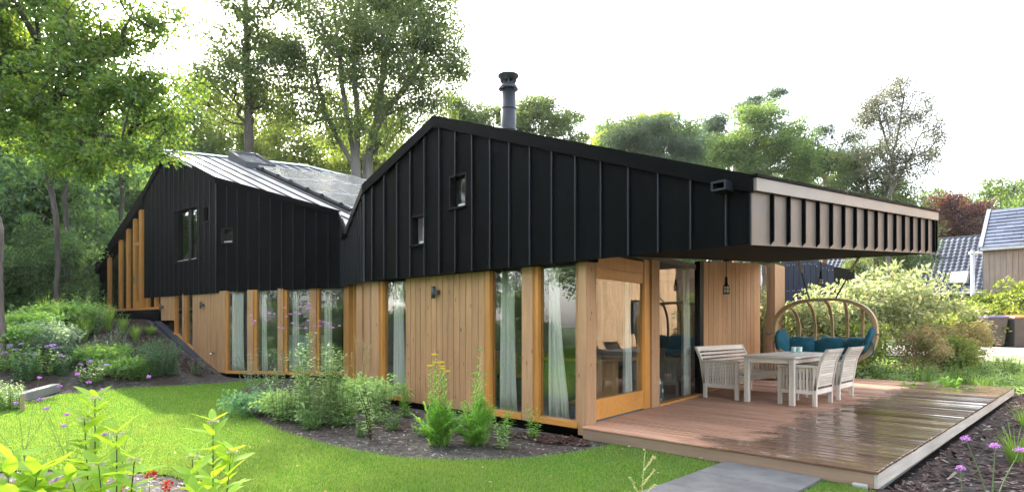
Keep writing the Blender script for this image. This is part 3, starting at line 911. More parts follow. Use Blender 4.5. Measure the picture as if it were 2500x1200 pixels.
# ------------------------------------------------------------------ deck
deck = thing('deck', 'low brown hardwood terrace deck, wet and shining outside the canopy', 'deck', (-3, 11, 0))
DY0, DY1 = 6.01, 16.2
xr = lambda y: -1.443 + 0.0077 * (y - 6.01)
xl = lambda y: (D0.x - 0.128 * (y - D0.y)) + 0.012 if y > 6.2 else -4.74
y = DY0
kk = 0
while y < DY1 - 0.01:
    narrow = 10.28 <= y < 13.74
    wd = 0.058 if narrow else (0.155 if kk else 0.13)
    gap = 0.014 if narrow else 0.022
    y2 = min(y + wd, DY1)
    ym = (y + y2) / 2
    ov = 0.012 + random.uniform(-.004, .004)
    dzp = random.uniform(-.0015, .0015)
    left = xl(ym) if ym > 6.25 else -4.74
    mb = MB()
    tl_ = random.uniform(-.0022, .0022)        # boards cup a little, each its own way
    xe = xr(ym) + ov
    mb.hexa([(left, y, -.026), (xe, y, -.026), (xe, y2 - gap, -.026), (left, y2 - gap, -.026), (left, y, dzp - tl_), (xe, y, dzp - tl_), (xe, y2 - gap, dzp + tl_), (left, y2 - gap, dzp + tl_)])
    mb.build('plank', M['deck'], deck, bevel=0.005 if not narrow else 0.002)
    y = y2; kk += 1
mb = MB(); mb.box(-4.74, -1.463, 6.025, 6.055, -0.158, -0.028); mb.build('edge_board', M['deckfascia'], deck)
mb = MB(); mb.hexa([(-1.462, 6.03, -.158), (-1.432, 6.03, -.158), (-1.354, 16.2, -.158), (-1.384, 16.2, -.158), (-1.462, 6.03, -.028), (-1.432, 6.03, -.028), (-1.354, 16.2, -.028), (-1.384, 16.2, -.028)])
mb.build('edge_board', M['decksilver'], deck)
mb = MB(); mb.hexa([(-5.9, 6.2, -.2), (-1.5, 6.2, -.2), (-1.42, 16.15, -.2), (-5.9, 16.15, -.2), (-5.9, 6.2, -.05), (-1.5, 6.2, -.05), (-1.42, 16.15, -.05), (-5.9, 16.15, -.05)])
mb.build('underframe', M['black'], deck)
mb = MB(); mb.box(-4.72, -1.5, 6.05, 6.13, -.26, -.15); mb.box(-1.6, -1.5, 6.14, 16.1, -.26, -.15)
mb.build('footing', M['concrete'], deck)
st = MB(); st.box(-1.62, -1.5, 5.93, 6.0, -.2, -.12)
tag(st.build('kerb_stone', M['concrete'], bevel=.012), 'small grey concrete block under the nearest corner of the deck', 'block')

# path slabs
path = tag(thing('path', None, None, (-2.35, 4, 0)), kind='structure')
yy = 5.99
while yy > 1.2:
    mb = MB(); mb.box(-2.83, -1.875, yy - .592, yy, -0.20, -0.128 + random.uniform(-.002, .002))
    mb.build('slab', M['slab'], path, bevel=.004)
    yy -= 0.6

# ------------------------------------------------------------------ furniture
def slatted_side(root, x, y0, y1, z0, z1, n, th=.018, axis='y'):
    for k in range(n):
        c = y0 + (y1 - y0) * (k + .5) / n
        h = (y1 - y0) / n * .32
        mb = MB()
        if axis == 'y': mb.box(x - th / 2, x + th / 2, c - h, c + h, z0, z1)
        else: mb.box(c - h, c + h, x - th / 2, x + th / 2, z0, z1)
        mb.build('side_slat', M['teak'], root)
def curved_back(root, width, x0, zb, zt, n, sgn):
    """slats between two rolled-over stiles; seat side is +x*sgn; back leans and curls away"""
    def prof(t):                     # t 0..1 up the back -> (x offset, z)
        return (x0 - sgn * (0.02 + .10 * t + .085 * max(0, t - .62) ** 1.3 * 3.2), zb + (zt - zb) * t)
    for s in (0.0, width - .055):
        mb = MB()
        N = 9
        for i in range(N):
            a, b = prof(i / N), prof((i + 1) / N)
            mb.hexa([(a[0] - .022, s, a[1]), (a[0] + .022, s, a[1]), (a[0] + .022, s + .055, a[1]), (a[0] - .022, s + .055, a[1]),
                     (b[0] - .022, s, b[1] + .002), (b[0] + .022, s, b[1] + .002), (b[0] + .022, s + .055, b[1] + .002), (b[0] - .022, s + .055, b[1] + .002)])
        mb.build('back_stile', M['teak'], root)
    for k in range(n):
        t = .10 + .80 * k / (n - 1)
        a = prof(t - .028); b = prof(t + .028)
        mb = MB()
        mb.hexa([(a[0] - .01, .056, a[1]), (a[0] + .01, .056, a[1]), (a[0] + .01, width - .056, a[1]), (a[0] - .01, width - .056, a[1]),
                 (b[0] - .01, .056, b[1]), (b[0] + .01, .056, b[1]), (b[0] + .01, width - .056, b[1]), (b[0] - .01, width - .056, b[1])])
        mb.build('back_slat', M['teak_y'], root)
    a = prof(.955); b = prof(1.0)
    mb = MB(); mb.hexa([(a[0] - .02, .056, a[1] - .02), (a[0] + .02, .056, a[1] - .02), (a[0] + .02, width - .056, a[1] - .02), (a[0] - .02, width - .056, a[1] - .02),
                        (b[0] - .02, .056, b[1]), (b[0] + .02, .056, b[1]), (b[0] + .02, width - .056, b[1]), (b[0] - .02, width - .056, b[1])])
    mb.build('top_rail', M['teak_y'], root)
def seat_furniture(name, label, cat, loc, width, depth, sgn, hb, nside, nback, nseat, arm_z=.62, leg_b=.0, group=None):
    """local frame: back at x=0 side, seat towards +x*sgn, width along y"""
    root = thing(name, label, cat, loc, 0, group, local=True)
    X = lambda d: sgn * d
    def bx(nm, d0, d1, y0, y1, z0, z1, m):
        mb = MB(); mb.box(min(X(d0), X(d1)), max(X(d0), X(d1)), y0, y1, z0, z1); return mb.build(nm, m, root, bevel=.004)
    for s in (0.0, width - .055):
        bx('leg', .0, .06, s, s + .055, 0, arm_z - .03, M['teak'])
        bx('leg', depth - .06, depth, s, s + .055, 0, arm_z - .03, M['teak'])
        bx('arm', -.01, depth + .012, s - .008, s + .063, arm_z - .03, arm_z + .012, M['teak_x'])
        bx('side_rail', .06, depth - .06, s + .014, s + .041, .19, .25, M['teak_x'])
        slatted_side(root, s + .0275, min(X(.065), X(depth - .065)), max(X(.065), X(depth - .065)), .25, arm_z - .03, nside, axis='x')
    bx('front_rail', depth - .045, depth - .015, .056, width - .056, .30, .385, M['teak_y'])
    bx('back_rail', .0, .03, .056, width - .056, .19, .27, M['teak_y'])
    for k in range(nseat):
        w = (depth - .04) / nseat
        bx('seat_slat', .03 + w * k, .03 + w * (k + .86), .056, width - .056, .388, .408, M['teak_y'])
    curved_back(root, width, X(.04), .26, hb, nback, sgn)
    return root
bench = seat_furniture('garden_bench', 'long weathered teak bench with slatted curved back against the timber wall', 'bench', (-5.10, 9.93, .004), 1.95, .64, 1, .90, 11, 9, 6, arm_z=.66)
chair1 = seat_furniture('garden_chair', 'nearer weathered teak armchair, its slatted back turned to the open deck, right of table', 'chair', (-3.22, 9.99, .004), .80, .60, -1, .91, 9, 13, 5, arm_z=.64)
chair2 = dup(chair1, (-3.24, 11.22, .004), 0, 'farther weathered teak armchair at the far end of the table, before the hanging seat')
chair1['group'] = chair2['group'] = 'teak armchairs at the table'
for ch, nm in ((chair1, 'nearer'), (chair2, 'farther')):
    mb = MB(); mb.box(-.55, -.08, .065, .735, .0, .055)
    o = mb.build('seat_cushion', M['cushion_grey'], bevel=.02)
    o.location = (ch.location.x, ch.location.y, .415)
    tag(o, f'flat dark grey seat cushion lying on the {nm} teak armchair', 'cushion', 'grey seat cushions')
M['teak_skyglow'] = wood('teak_painted_skyglow', (.82, .77, .71), (.68, .63, .57), 1, .5, .06)  # paler than the other teak: sky glow painted into the top boards
tb = thing('garden_table', 'rectangular weathered teak table with four square legs on the deck', 'table', (-4.35, 9.82, .004))
TX0, TX1, TY0, TY1, TZ = -4.35, -3.48, 9.82, 11.78, .79
n = 7
for k in range(n):
    a = TX0 + .06 + (TX1 - TX0 - .12) * k / n
    b = TX0 + .06 + (TX1 - TX0 - .12) * (k + 1) / n
    mb = MB(); mb.box(a + .001, b - .002, TY0 + .081, TY1 - .081, TZ - .028, TZ); mb.build('top_board', M['teak_skyglow'], tb)
for a, b, c, d_ in ((TX0, TX0 + .058, TY0 + .081, TY1 - .081), (TX1 - .058, TX1, TY0 + .081, TY1 - .081), (TX0, TX1, TY0, TY0 + .08), (TX0, TX1, TY1 - .08, TY1)):
    mb = MB(); mb.box(a, b, c, d_, TZ - .03, TZ + .001); mb.build('top_frame', M['teak_y'] if b - a < .1 else M['teak_x'], tb, bevel=.003)
for x in (TX0 + .03, TX1 - .11):
    for y in (TY0 + .03, TY1 - .11):
        mb = MB(); mb.box(x, x + .08, y, y + .08, .004, TZ - .031); mb.build('leg', M['teak'], tb, bevel=.004)
for a, b, c, d_ in ((TX0 + .05, TX0 + .075, TY0 + .112, TY1 - .112), (TX1 - .075, TX1 - .05, TY0 + .112, TY1 - .112), (TX0 + .112, TX1 - .112, TY0 + .05, TY0 + .075), (TX0 + .112, TX1 - .112, TY1 - .075, TY1 - .05)):
    mb = MB(); mb.box(a, b, c, d_, TZ - .115, TZ - .032); mb.build('apron', M['teak_x'], tb)
for i, (u, nm) in enumerate(((1937.5, 'left'), (1952, 'right'))):
    p = at(u, 853, 11.0)
    q = thing('candle_cup', f'small mint green glass candle cup on the teak table, {nm} one of the two', 'candle holder', (p.x, p.y, TZ + .003), 0, 'candle cups on the table')
    mb = MB(); mb.lathe([(0, 0), (.042, 0), (.045, .004), (.045, .062), (.041, .062), (.041, .01), (0, .01)], 20, (p.x, p.y, TZ + .003)); mb.build('cup', M['cup'], q, True)
    mb = MB(); mb.lathe([(.046, .062), (.046, .098), (.040, .098), (.040, .055), (.0, .055)], 20, (p.x, p.y, TZ + .003)); mb.build('rim', M['wax'], q, True)

# hanging seat
sw = thing('hanging_seat', 'large oval larch wood swing seat hung by ropes from the canopy', 'swing seat', (-4.14, 13.2, .46))
HC, HA, HB = (-4.14, 13.2, 1.155), 1.01, .695
def hoop(th, k=1.0):
    c, s = math.cos(th), math.sin(th)
    e = 2 / 2.5
    return (HC[0] + k * HA * math.copysign(abs(c) ** e, c), HC[1], HC[2] + k * HB * math.copysign(abs(s) ** e, s))
mb = MB()
N = 72
ring = []
for i in range(N):
    a = 2 * PI * i / N
    o_, n_ = hoop(a), hoop(a, .915)
    ring += [(o_[0], o_[1] - .065, o_[2]), (n_[0], n_[1] - .065, n_[2]), (n_[0], n_[1] + .065, n_[2]), (o_[0], o_[1] + .065, o_[2])]
fs = []
for i in range(N):
    a, b = 4 * i, 4 * ((i + 1) % N)
    for k in range(4):
        fs.append((a + k, a + (k + 1) % 4, b + (k + 1) % 4, b + k))
mb.add(ring, fs); mb.build('hoop', M['swingwood'], sw, bevel=.012)
for xr_ in (-.74, -.38, 0.0, .38, .74):
    pts = []
    ang = math.acos(max(-1, min(1, math.copysign(abs(xr_ / HA) ** 1.25, xr_))))
    top = hoop(ang, .965); bot = hoop(-ang, .965)
    bulge = .62 * (1 - .35 * abs(xr_))
    for i in range(17):
        t = i / 16
        z = top[2] + (bot[2] - top[2]) * (1 - math.cos(PI * t)) / 2
        pts.append((top[0] * (1 - .0 * t) - .10 * math.sin(PI * t) * (xr_ / .74), HC[1] + .02 + bulge * math.sin(PI * t) ** .8, z))
    mb = MB()
    for i in range(16):
        mb.bar(pts[i], pts[i + 1], .036, .055, (1, 0, 0))
    mb.build('rib', M['swingwood'], sw)
def pillow(name, label, c, sx, sy, sz, rx=0.0, ry=0.0, rz=0.0, tie=None, grp='teal cushions on the swing seat'):
    bm = bmesh.new()
    bmesh.ops.create_uvsphere(bm, u_segments=28, v_segments=16, radius=1.0)
    for v in bm.verts:
        x, y_, z = v.co
        e = .62
        f = lambda q: math.copysign(abs(q) ** e, q)
        wr = 1 + .02 * math.sin(9 * x + 4 * z) + .02 * math.sin(13 * z - 5 * x)
        v.co = (f(x) * sx * wr, y_ * sy * (1 - .25 * (abs(x) ** 4) * 0), f(z) * sz * wr)
        v.co.y += .012 * math.sin(14 * v.co.x + 3) * math.cos(11 * v.co.z)
    me = bpy.data.meshes.new(name); bm.to_mesh(me); bm.free()
    me.materials.append(M['teal']); me.polygons.foreach_set("use_smooth", [True] * len(me.polygons))
    o = bpy.data.objects.new(name, me); C.objects.link(o)
    o.location = c; o.rotation_euler = (rx, ry, rz)
    return tag(o, label, 'cushion', grp)
X0, Y0_, Z0_ = HC
pillow('seat_pad', 'long teal seat pad lying in the bottom of the oval swing seat', (X0, Y0_ + .22, Z0_ - .53), .70, .30, .075)
for dx, nm in ((-.56, 'teal back cushion between the left end pillow and the middle cushion'), (.02, 'buttoned teal back cushion in the middle of the swing seat'), (.55, 'teal back cushion beside the right end pillow of the swing seat')):
    pillow('back_cushion', nm, (X0 + dx, Y0_ + .46 - .1 * abs(dx), Z0_ - .33), .315, .10, .225, rx=-.25, rz=-.35 * dx)
pillow('end_pillow', 'upright teal pillow tied to the left end of the oval swing seat', (X0 - .85, Y0_ + .12, Z0_ - .22), .075, .22, .26, ry=-.15, rz=-.25)
pillow('end_pillow', 'upright teal pillow tied to the right end of the oval swing seat', (X0 + .83, Y0_ + .06, Z0_ - .16), .07, .24, .30, ry=.35, rz=.15)
for s, u in ((-1, 1947), (1, 2098)):
    if s < 0: p = Vector((-4.52, 12.88, 2.66))
    else: p = Vector((-3.32, 12.66, 2.60))
    q = Vector(hoop(PI / 2 + (.18 if s < 0 else -.18)))
    mb = MB(); mb.tube([p, p + (q - p) * .55, q], .016, 6); mb.build('rope', M['rope'], sw)
    mb = MB(); mb.tube([p + (q - p) * .04, p + (q - p) * .34], .026, 8); mb.build('rope_sleeve', M['ropelight'], sw)
    mb = MB()
    for i in range(12):
        a = 2 * PI * i / 12; a2 = 2 * PI * (i + 1) / 12
        mb.bar(p + Vector((.035 * math.cos(a), 0, .035 * math.sin(a))), p + Vector((.035 * math.cos(a2), 0, .035 * math.sin(a2))), .012, .012, (0, 1, 0))
    mb.build('eye_bolt', M['darkframe'], sw)
for s in (-1, 1):
    e = hoop(PI if s < 0 else 0.0)
    mb = MB(); z = HC[2] - .06
    mb.tube([(e[0] - s * .1, HC[1] - .03, z), (e[0] + s * .02, HC[1] - .08, z + .02), (e[0] + s * .05, HC[1] - .06, z - .03), (e[0] + s * .08, HC[1] - .1, z + .02)], .012, 6)
    mb.tube([(e[0] - s * .12, HC[1] - .07, z - .08), (e[0] - s * .05, HC[1] - .1, z - .2), (e[0] - s * .07, HC[1] - .1, z - .38)], .012, 6)
    mb.build('cushion_tie', M['teal'], sw)

# pendant lamps
def pendant(label, x, y, zc, drop, s):
    t = thing('pendant_lamp', label, 'lamp', (x, y, zc), 0, 'caged pendant lamps under the canopy')
    mb = MB(); mb.lathe([(0, 0), (.06, 0), (.055, -.03), (0, -.03)], 16, (x, y, zc)); mb.build('ceiling_rose', M['darkframe'], t)
    mb = MB(); mb.tube([(x, y, zc - .03), (x, y, zc - drop)], .006, 6); mb.build('cord', M['darkframe'], t)
    z = zc - drop
    mb = MB(); mb.lathe([(0, 0), (.018 * s, 0), (.022 * s, -.02 * s), (.026 * s, -.10 * s), (.03 * s, -.14 * s), (.05 * s, -.155 * s), (.052 * s, -.175 * s), (0, -.175 * s)], 16, (x, y, z)); mb.build('holder', M['darkframe'], t, True)
    mb = MB(); mb.lathe([(.04 * s, -.175 * s), (.046 * s, -.20 * s), (.046 * s, -.27 * s), (.03 * s, -.295 * s), (0, -.30 * s)], 16, (x, y, z)); mb.build('jar', M['lampglass'], t, True)
    mb = MB()
    for k in range(6):
        a = k * PI / 3
        mb.tube([(x + .05 * s * math.cos(a), y + .05 * s * math.sin(a), z - .17 * s), (x + .062 * s * math.cos(a), y + .062 * s * math.sin(a), z - .23 * s), (x + .058 * s * math.cos(a), y + .058 * s * math.sin(a), z - .30 * s)], .004 * s, 5)
    for zz, r in ((-.225, .062), (-.30, .058)):
        ring = [(x + r * s * math.cos(2 * PI * i / 16), y + r * s * math.sin(2 * PI * i / 16), z + zz * s) for i in range(17)]
        mb.tube(ring, .005 * s, 5)
    mb.build('cage', M['darkframe'], t)
    mb = MB(); mb.lathe([(.062 * s, -.30 * s), (.066 * s, -.315 * s), (0, -.318 * s), (0, -.30 * s)], 16, (x, y, z)); mb.build('base_cap', M['darkframe'], t)
def lampglass():
    m, n, l, out = nodes('lamp_glass')
    t = n.new("ShaderNodeBsdfTransparent"); t.inputs[0].default_value = (.92, .92, .88, 1)
    g = n.new("ShaderNodeBsdfPrincipled"); g.inputs["Base Color"].default_value = (.7, .7, .62, 1); g.inputs["Roughness"].default_value = .1
    mx = n.new("ShaderNodeMixShader"); mx.inputs[0].default_value = .45
    l.new(t.outputs[0], mx.inputs[1]); l.new(g.outputs[0], mx.inputs[2]); l.new(mx.outputs[0], out.inputs[0])
    return m
M['lampglass'] = lampglass()
pendant('caged black pendant lamp hanging before the timber wall above the bench', -4.65, 9.9, 2.43, .30, .95)
pendant('caged black pendant lamp hanging over the swing seat before the black shed', -4.17, 13.2, 2.68, .27, .95)
# wall lights
def wall_light(label, w, a, z, s=1.0):
    c = w.pt(a, 0.07 * s, z)
    t = thing('wall_light', label, 'wall light', c, 0, 'tube wall lights on the timber walls')
    mb = MB(); mb.tube([(c[0], c[1], z - .10 * s), (c[0], c[1], z + .10 * s)], .036 * s, 16); mb.build('tube', M['lampmetal'], t, True)
    mb = MB(); w.box(mb, a + .02, a + .10, .002, .075 * s, z - .035 * s, z + .035 * s); mb.build('bracket', M['lampmetal'], t)
wall_light('grey metal tube wall light on the wide timber boarding left of the curtains', W1, u1(1066), 1.84, 1.0)
wall_light('small dark tube wall light on the timber wall above the garden tap', W4, W4.u(496), W4.z(744, W4.u(496)), 1.0)
wall_light('farthest small dark tube wall light, on the short timber wall at the top of berm', W4, W4.u(397), W4.z(749, W4.u(397)), 1.0)
ta = W4.u(524); tz = W4.z(862, ta)
tp = thing('garden_tap', 'small chrome garden tap low on the left timber wall', 'tap', W4.pt(ta, 0, tz))
mb = MB(); mb.tube([W4.pt(ta, 0, tz), W4.pt(ta, .10, tz), W4.pt(ta, .14, tz - .05)], .018, 8); mb.build('spout', M['chrome'], tp, True)
mb = MB(); W4.box(mb, ta - .05, ta + .05, .05, .07, tz + .02, tz + .04); mb.build('handle', M['chrome'], tp)

# curtains and things behind the glass
def curtain(label, w, a0, a1, d, z0, z1, flare=0.0, waves=None):
    n = 48; waves = waves or max(3, int((a1 - a0) / .07))
    vs, fs = [], []
    for j in range(9):
        t = j / 8
        z = z1 + (z0 - z1) * t
        e = a1 + flare * (t ** 1.6)
        for i in range(n + 1):
            q = i / n
            a = a0 + (e - a0) * q
            dd = d + (.028 + .02 * t) * (math.sin(2 * PI * waves * q + .6 * math.sin(3 * t)) * .7 + .5 * math.sin(2 * PI * waves * .37 * q + 2.1 * a0) + .25 * math.sin(2 * PI * waves * 1.7 * q + 5 * t * q))
            vs.append(w.pt(a, dd, z)); 
    for j in range(8):
        for i in range(n):
            fs.append((j * (n + 1) + i, j * (n + 1) + i + 1, (j + 1) * (n + 1) + i + 1, (j + 1) * (n + 1) + i))
    mb = MB(); mb.add(vs, fs)
    o = mb.build('curtain', M['curtain'], None, True)
    s = o.modifiers.new('thickness', 'SOLIDIFY'); s.thickness = .008
    return tag(o, label, 'curtain', 'pale curtains behind the glass')
curtain('pale floor length curtain flaring out behind the glass nearest the corner post', W1, u1(1316), u1(1338), -.24, .0, 2.12, .20, 5)
curtain('pale green straight curtain behind the glass right of the wide timber boarding', W1, u1(1199), u1(1228), -.24, .0, 2.12, .05, 6)
curtain('pale curtain behind the narrow glass left of the wide timber boarding', W1, u1(940), u1(955), -.24, .0, 2.12, .12, 4)
for ua, ub, lb in ((556, 582, 'wide pale curtain behind the leftmost glass of recessed wing'), (631, 640, 'narrow pale curtain behind the second glass of recessed wing'), (704, 718, 'narrow pale curtain behind the third glass of recessed wing'), (783, 800, 'pale curtain behind the rightmost glass of recessed wing')):
    curtain(lb, W3, W3.u(ua), W3.u(ub), -.22, .0, 2.22, .03)
curtain('pale curtain behind the fixed glass beside the terrace boarding', WD, WD.u(1690), WD.u(1708), -.2, .0, 2.3, .02)
curtain('greenish curtain behind the right edge of the glazed door', WD, WD.u(1556), WD.u(1568), -.22, .0, 2.1, .02)
dt = thing('dining_table', 'oak dining table with splayed block pedestal seen through the corner glass', 'table', (-6.4, 8.2, 0))
mb = MB(); mb.box(-7.6, -5.6, 7.55, 8.65, .70, .75); mb.build('top', M['oakwood'], dt, bevel=.01)
mb = MB(); mb.box(-6.15, -6.02, 7.8, 8.4, .06, .698); mb.box(-5.98, -5.85, 7.8, 8.4, .06, .698); mb.build('pedestal', M['oakwood'], dt)
mb = MB(); mb.hexa([(-6.4, 7.6, 0), (-5.6, 7.6, 0), (-5.6, 8.6, 0), (-6.4, 8.6, 0), (-6.25, 7.75, .058), (-5.75, 7.75, .058), (-5.75, 8.45, .058), (-6.25, 8.45, .058)]); mb.build('foot', M['oakwood'], dt)
wc = thing('dining_chair', 'chair with an ochre seat shell on thin legs indoors at the oak table', 'chair', (-7.2, 7.25, 0))
mb = MB(); mb.box(-7.45, -6.95, 7.05, 7.5, .44, .48); mb.box(-7.45, -6.95, 7.03, 7.07, .48, .85); mb.build('shell', M['frame'], wc, bevel=.01)
for x in (-7.42, -7.0):
    for y in (7.08, 7.46):
        mb = MB(); mb.tube([(x, y, 0), (x, y, .44)], .012, 6); mb.build('leg', M['darkframe'], wc)
pc = W3.pt((W3.u(665) + W3.u(740)) / 2, -.9, 0)
cab = MB(); W3.box(cab, W3.u(655), W3.u(760), -1.15, -.75, .0, 1.0)
tag(cab.build('cabinet', M['board_pale']), 'low pale blue cabinet standing behind the recessed wing windows', 'cabinet')
fl = thing('floor_lamp', 'black floor lamp behind the rightmost glass of the recessed wing', 'lamp', W3.pt(W3.u(800), -.8, 0))
b_ = Vector(W3.pt(W3.u(803), -.8, 0))
mb = MB(); mb.lathe([(0, 0), (.14, 0), (.14, .02), (0, .02)], 20, b_); mb.build('base', M['darkframe'], fl)
mb = MB(); mb.tube([b_ + Vector((0, 0, .02)), b_ + Vector((0, 0, 1.7)), b_ + Vector((-.15, .1, 1.85))], .014, 8); mb.build('pole', M['darkframe'], fl)
mb = MB(); mb.lathe([(.04, .0), (.15, -.16), (.14, -.16), (.03, 0)], 20, b_ + Vector((-.15, .1, 1.88))); mb.build('shade', M['darkframe'], fl)
def vasemat():
    m, n, l, out = nodes('ring_glaze')
    p = n.new("ShaderNodeBsdfPrincipled"); p.inputs["Roughness"].default_value = .25
    v = n.new("ShaderNodeTexVoronoi"); v.inputs["Scale"].default_value = 11.0
    l.new(coords(n, l, (1, 1, .8)), v.inputs["Vector"])
    c = ramp(n, l, v.outputs["Distance"], [(.16, (.04, .10, .12)), (.22, (.75, .80, .78)), (.40, (.75, .80, .78)), (.46, (.03, .08, .10))])
    l.new(c, p.inputs["Base Color"]); l.new(p.outputs[0], out.inputs[0]); return m
M['vase'] = vasemat()
vx, vy, _ = WD.pt(WD.u(1622) + .22, -.26, 0)
vt = MB(); vt.lathe([(0, 0), (.12, 0), (.135, .03), (.14, .18), (.13, .30), (.09, .38), (.04, .43), (.035, .47), (.05, .49), (.03, .49), (.03, .45), (0, .44)], 28, (0, 0, 0))
vo = vt.build('floor_vase', M['vase'], None, True); vo.location = (vx, vy, .0)
tag(vo, 'dark bottle vase with pale rings on the floor behind the terrace glass', 'vase')
# ------------------------------------------------------------------ terrain
def sstep(x, a, b):
    t = np.clip((x - a) / (b - a), 0, 1); return t * t * (3 - 2 * t)
BERM = [c2w(*p) for p in ((-8.0, 16.75), (-8.1, 14.7), (-9.13, 13.95), (-9.9, 12.4), (-12.5, 10.2), (-32, 5.5))]
BERMPOLY = BERM + [c2w(-80, 5), c2w(-80, 90), c2w(-9, 90), c2w(-8, 40)]
def inpoly(px, py, poly):
    r = np.zeros(px.shape, bool)
    n = len(poly)
    for i in range(n):
        x0, y0 = poly[i]; x1, y1 = poly[(i + 1) % n]
        c = ((y0 > py) != (y1 > py))
        with np.errstate(divide='ignore', invalid='ignore'):
            xx = (x1 - x0) * (py - y0) / (y1 - y0 if y1 != y0 else 1e-9) + x0
        r ^= c & (px < xx)
    return r
def polydist(px, py, line):
    d = np.full(px.shape, 1e9)
    for (x0, y0), (x1, y1) in zip(line[:-1], line[1:]):
        dx, dy = x1 - x0, y1 - y0
        t = np.clip(((px - x0) * dx + (py - y0) * dy) / (dx * dx + dy * dy), 0, 1)
        d = np.minimum(d, np.hypot(px - x0 - t * dx, py - y0 - t * dy))
    return d
FOOT = [(-1.5, 6.15), (-4.8, 6.15), (G1.x, 6.25), (G2.x, G2.y + .1), (G3.x + .1, G3.y + .12), (G4.x, G4.y + .12), (GE.x, GE.y + .12), (GE.x + 2, GE.y + 7), (-6, 16.1), (-1.5, 16.1)]
def ground(px, py):
    px = np.asarray(px, float); py = np.asarray(py, float)
    X, Y = (px + py) / S2, (py - px) / S2
    z = np.full(px.shape, -0.17)
    inb = inpoly(px, py, BERMPOLY)
    d = polydist(px, py, BERM)
    h = np.minimum(d * .318, 1.62 + .012 * d)
    h = np.where(h > 1.2, 1.2 + (h - 1.2) * .92, h)
    z = np.where(inb, z + h, z)
    right = sstep(X, 6.5, 9.5) * sstep(Y, 12.8, 19.5) * .68
    back = sstep(Y, 24, 34) * .7 * (1 - sstep(X, 6.5, 9.5))
    z = np.where(inb, z, z + np.maximum(right, back))
    # low mound of the island bed and small unevenness
    z = z + .02 * np.sin(px * 1.7 + 1) * np.sin(py * 1.3) * np.clip(np.hypot(px + 6, py - 4) / 20, 0, 1)
    f = inpoly(px, py, FOOT)
    z = np.where(f & (z > -.35), -.35, z)
    return z
def gz(x, y): return float(ground(np.array([x]), np.array([y]))[0])

def npmesh(name, v, faces, m, smooth=True, quads=True):
    me = bpy.data.meshes.new(name)
    nf, k = faces.shape
    me.vertices.add(len(v)); me.vertices.foreach_set("co", np.ascontiguousarray(v, dtype=np.float32).ravel())
    me.loops.add(nf * k); me.loops.foreach_set("vertex_index", np.ascontiguousarray(faces, dtype=np.int32).ravel())
    me.polygons.add(nf); me.polygons.foreach_set("loop_start", np.arange(0, nf * k, k, dtype=np.int32))
    me.polygons.foreach_set("use_smooth", np.full(nf, smooth))
    me.update(calc_edges=True)
    if m: me.materials.append(m)
    return me
def soilmat():
    m, n, l, out = nodes('garden_soil')
    p = n.new("ShaderNodeBsdfPrincipled"); p.inputs["Roughness"].default_value = 0.95; p.inputs["Specular IOR Level"].default_value = .2
    geo = n.new("ShaderNodeNewGeometry")
    a = noise(n, l, geo.outputs["Position"], 9.0, 8.0, .7)
    b = noise(n, l, geo.outputs["Position"], .9, 3.0, .6)
    c1 = ramp(n, l, a, [(.35, (.030, .027, .025)), (.52, (.08, .072, .066)), (.68, (.17, .155, .14))])
    c2 = ramp(n, l, a, [(.35, (.035, .024, .022)), (.6, (.085, .058, .05))])
    mx = n.new("ShaderNodeMix"); mx.data_type = 'RGBA'
    l.new(ramp(n, l, b, [(.45, (0, 0, 0)), (.6, (1, 1, 1))]), mx.inputs["Factor"])
    l.new(c1, mx.inputs["A"]); l.new(c2, mx.inputs["B"])
    # leaf-green ground cover far away
    sp = n.new("ShaderNodeVectorMath"); sp.operation = 'LENGTH'; l.new(geo.outputs["Position"], sp.inputs[0])
    fr = n.new("ShaderNodeMapRange"); fr.inputs["From Min"].default_value = 24; fr.inputs["From Max"].default_value = 32
    l.new(sp.outputs["Value"], fr.inputs["Value"])
    m2 = n.new("ShaderNodeMix"); m2.data_type = 'RGBA'
    l.new(fr.outputs[0], m2.inputs["Factor"]); l.new(mx.outputs["Result"], m2.inputs["A"])
    l.new(ramp(n, l, a, [(.35, (.03, .05, .015)), (.65, (.07, .11, .03))]), m2.inputs["B"])
    l.new(m2.outputs["Result"], p.inputs["Base Color"])
    l.new(bump(n, l, noise(n, l, geo.outputs["Position"], 26.0, 8.0, .7), 1.0, .03), p.inputs["Normal"])
    l.new(p.outputs[0], out.inputs[0]); return m
M['soil'] = soilmat()
t = np.linspace(-1, 1, 320)
s = 420 * np.sinh(5.9 * t) / np.sinh(5.9)
gx_, gy_ = np.meshgrid(s - 8, s + 8, indexing='ij')
gzv = ground(gx_, gy_)
n_ = len(s)
vv = np.stack([gx_.ravel(), gy_.ravel(), gzv.ravel()], 1)
ii = (np.arange(n_ - 1)[:, None] * n_ + np.arange(n_ - 1)[None]).ravel()
ff = np.stack([ii, ii + n_, ii + n_ + 1, ii + 1], 1)
go = bpy.data.objects.new('ground', npmesh('ground', vv, ff, M['soil'])); C.objects.link(go); tag(go, kind='structure')

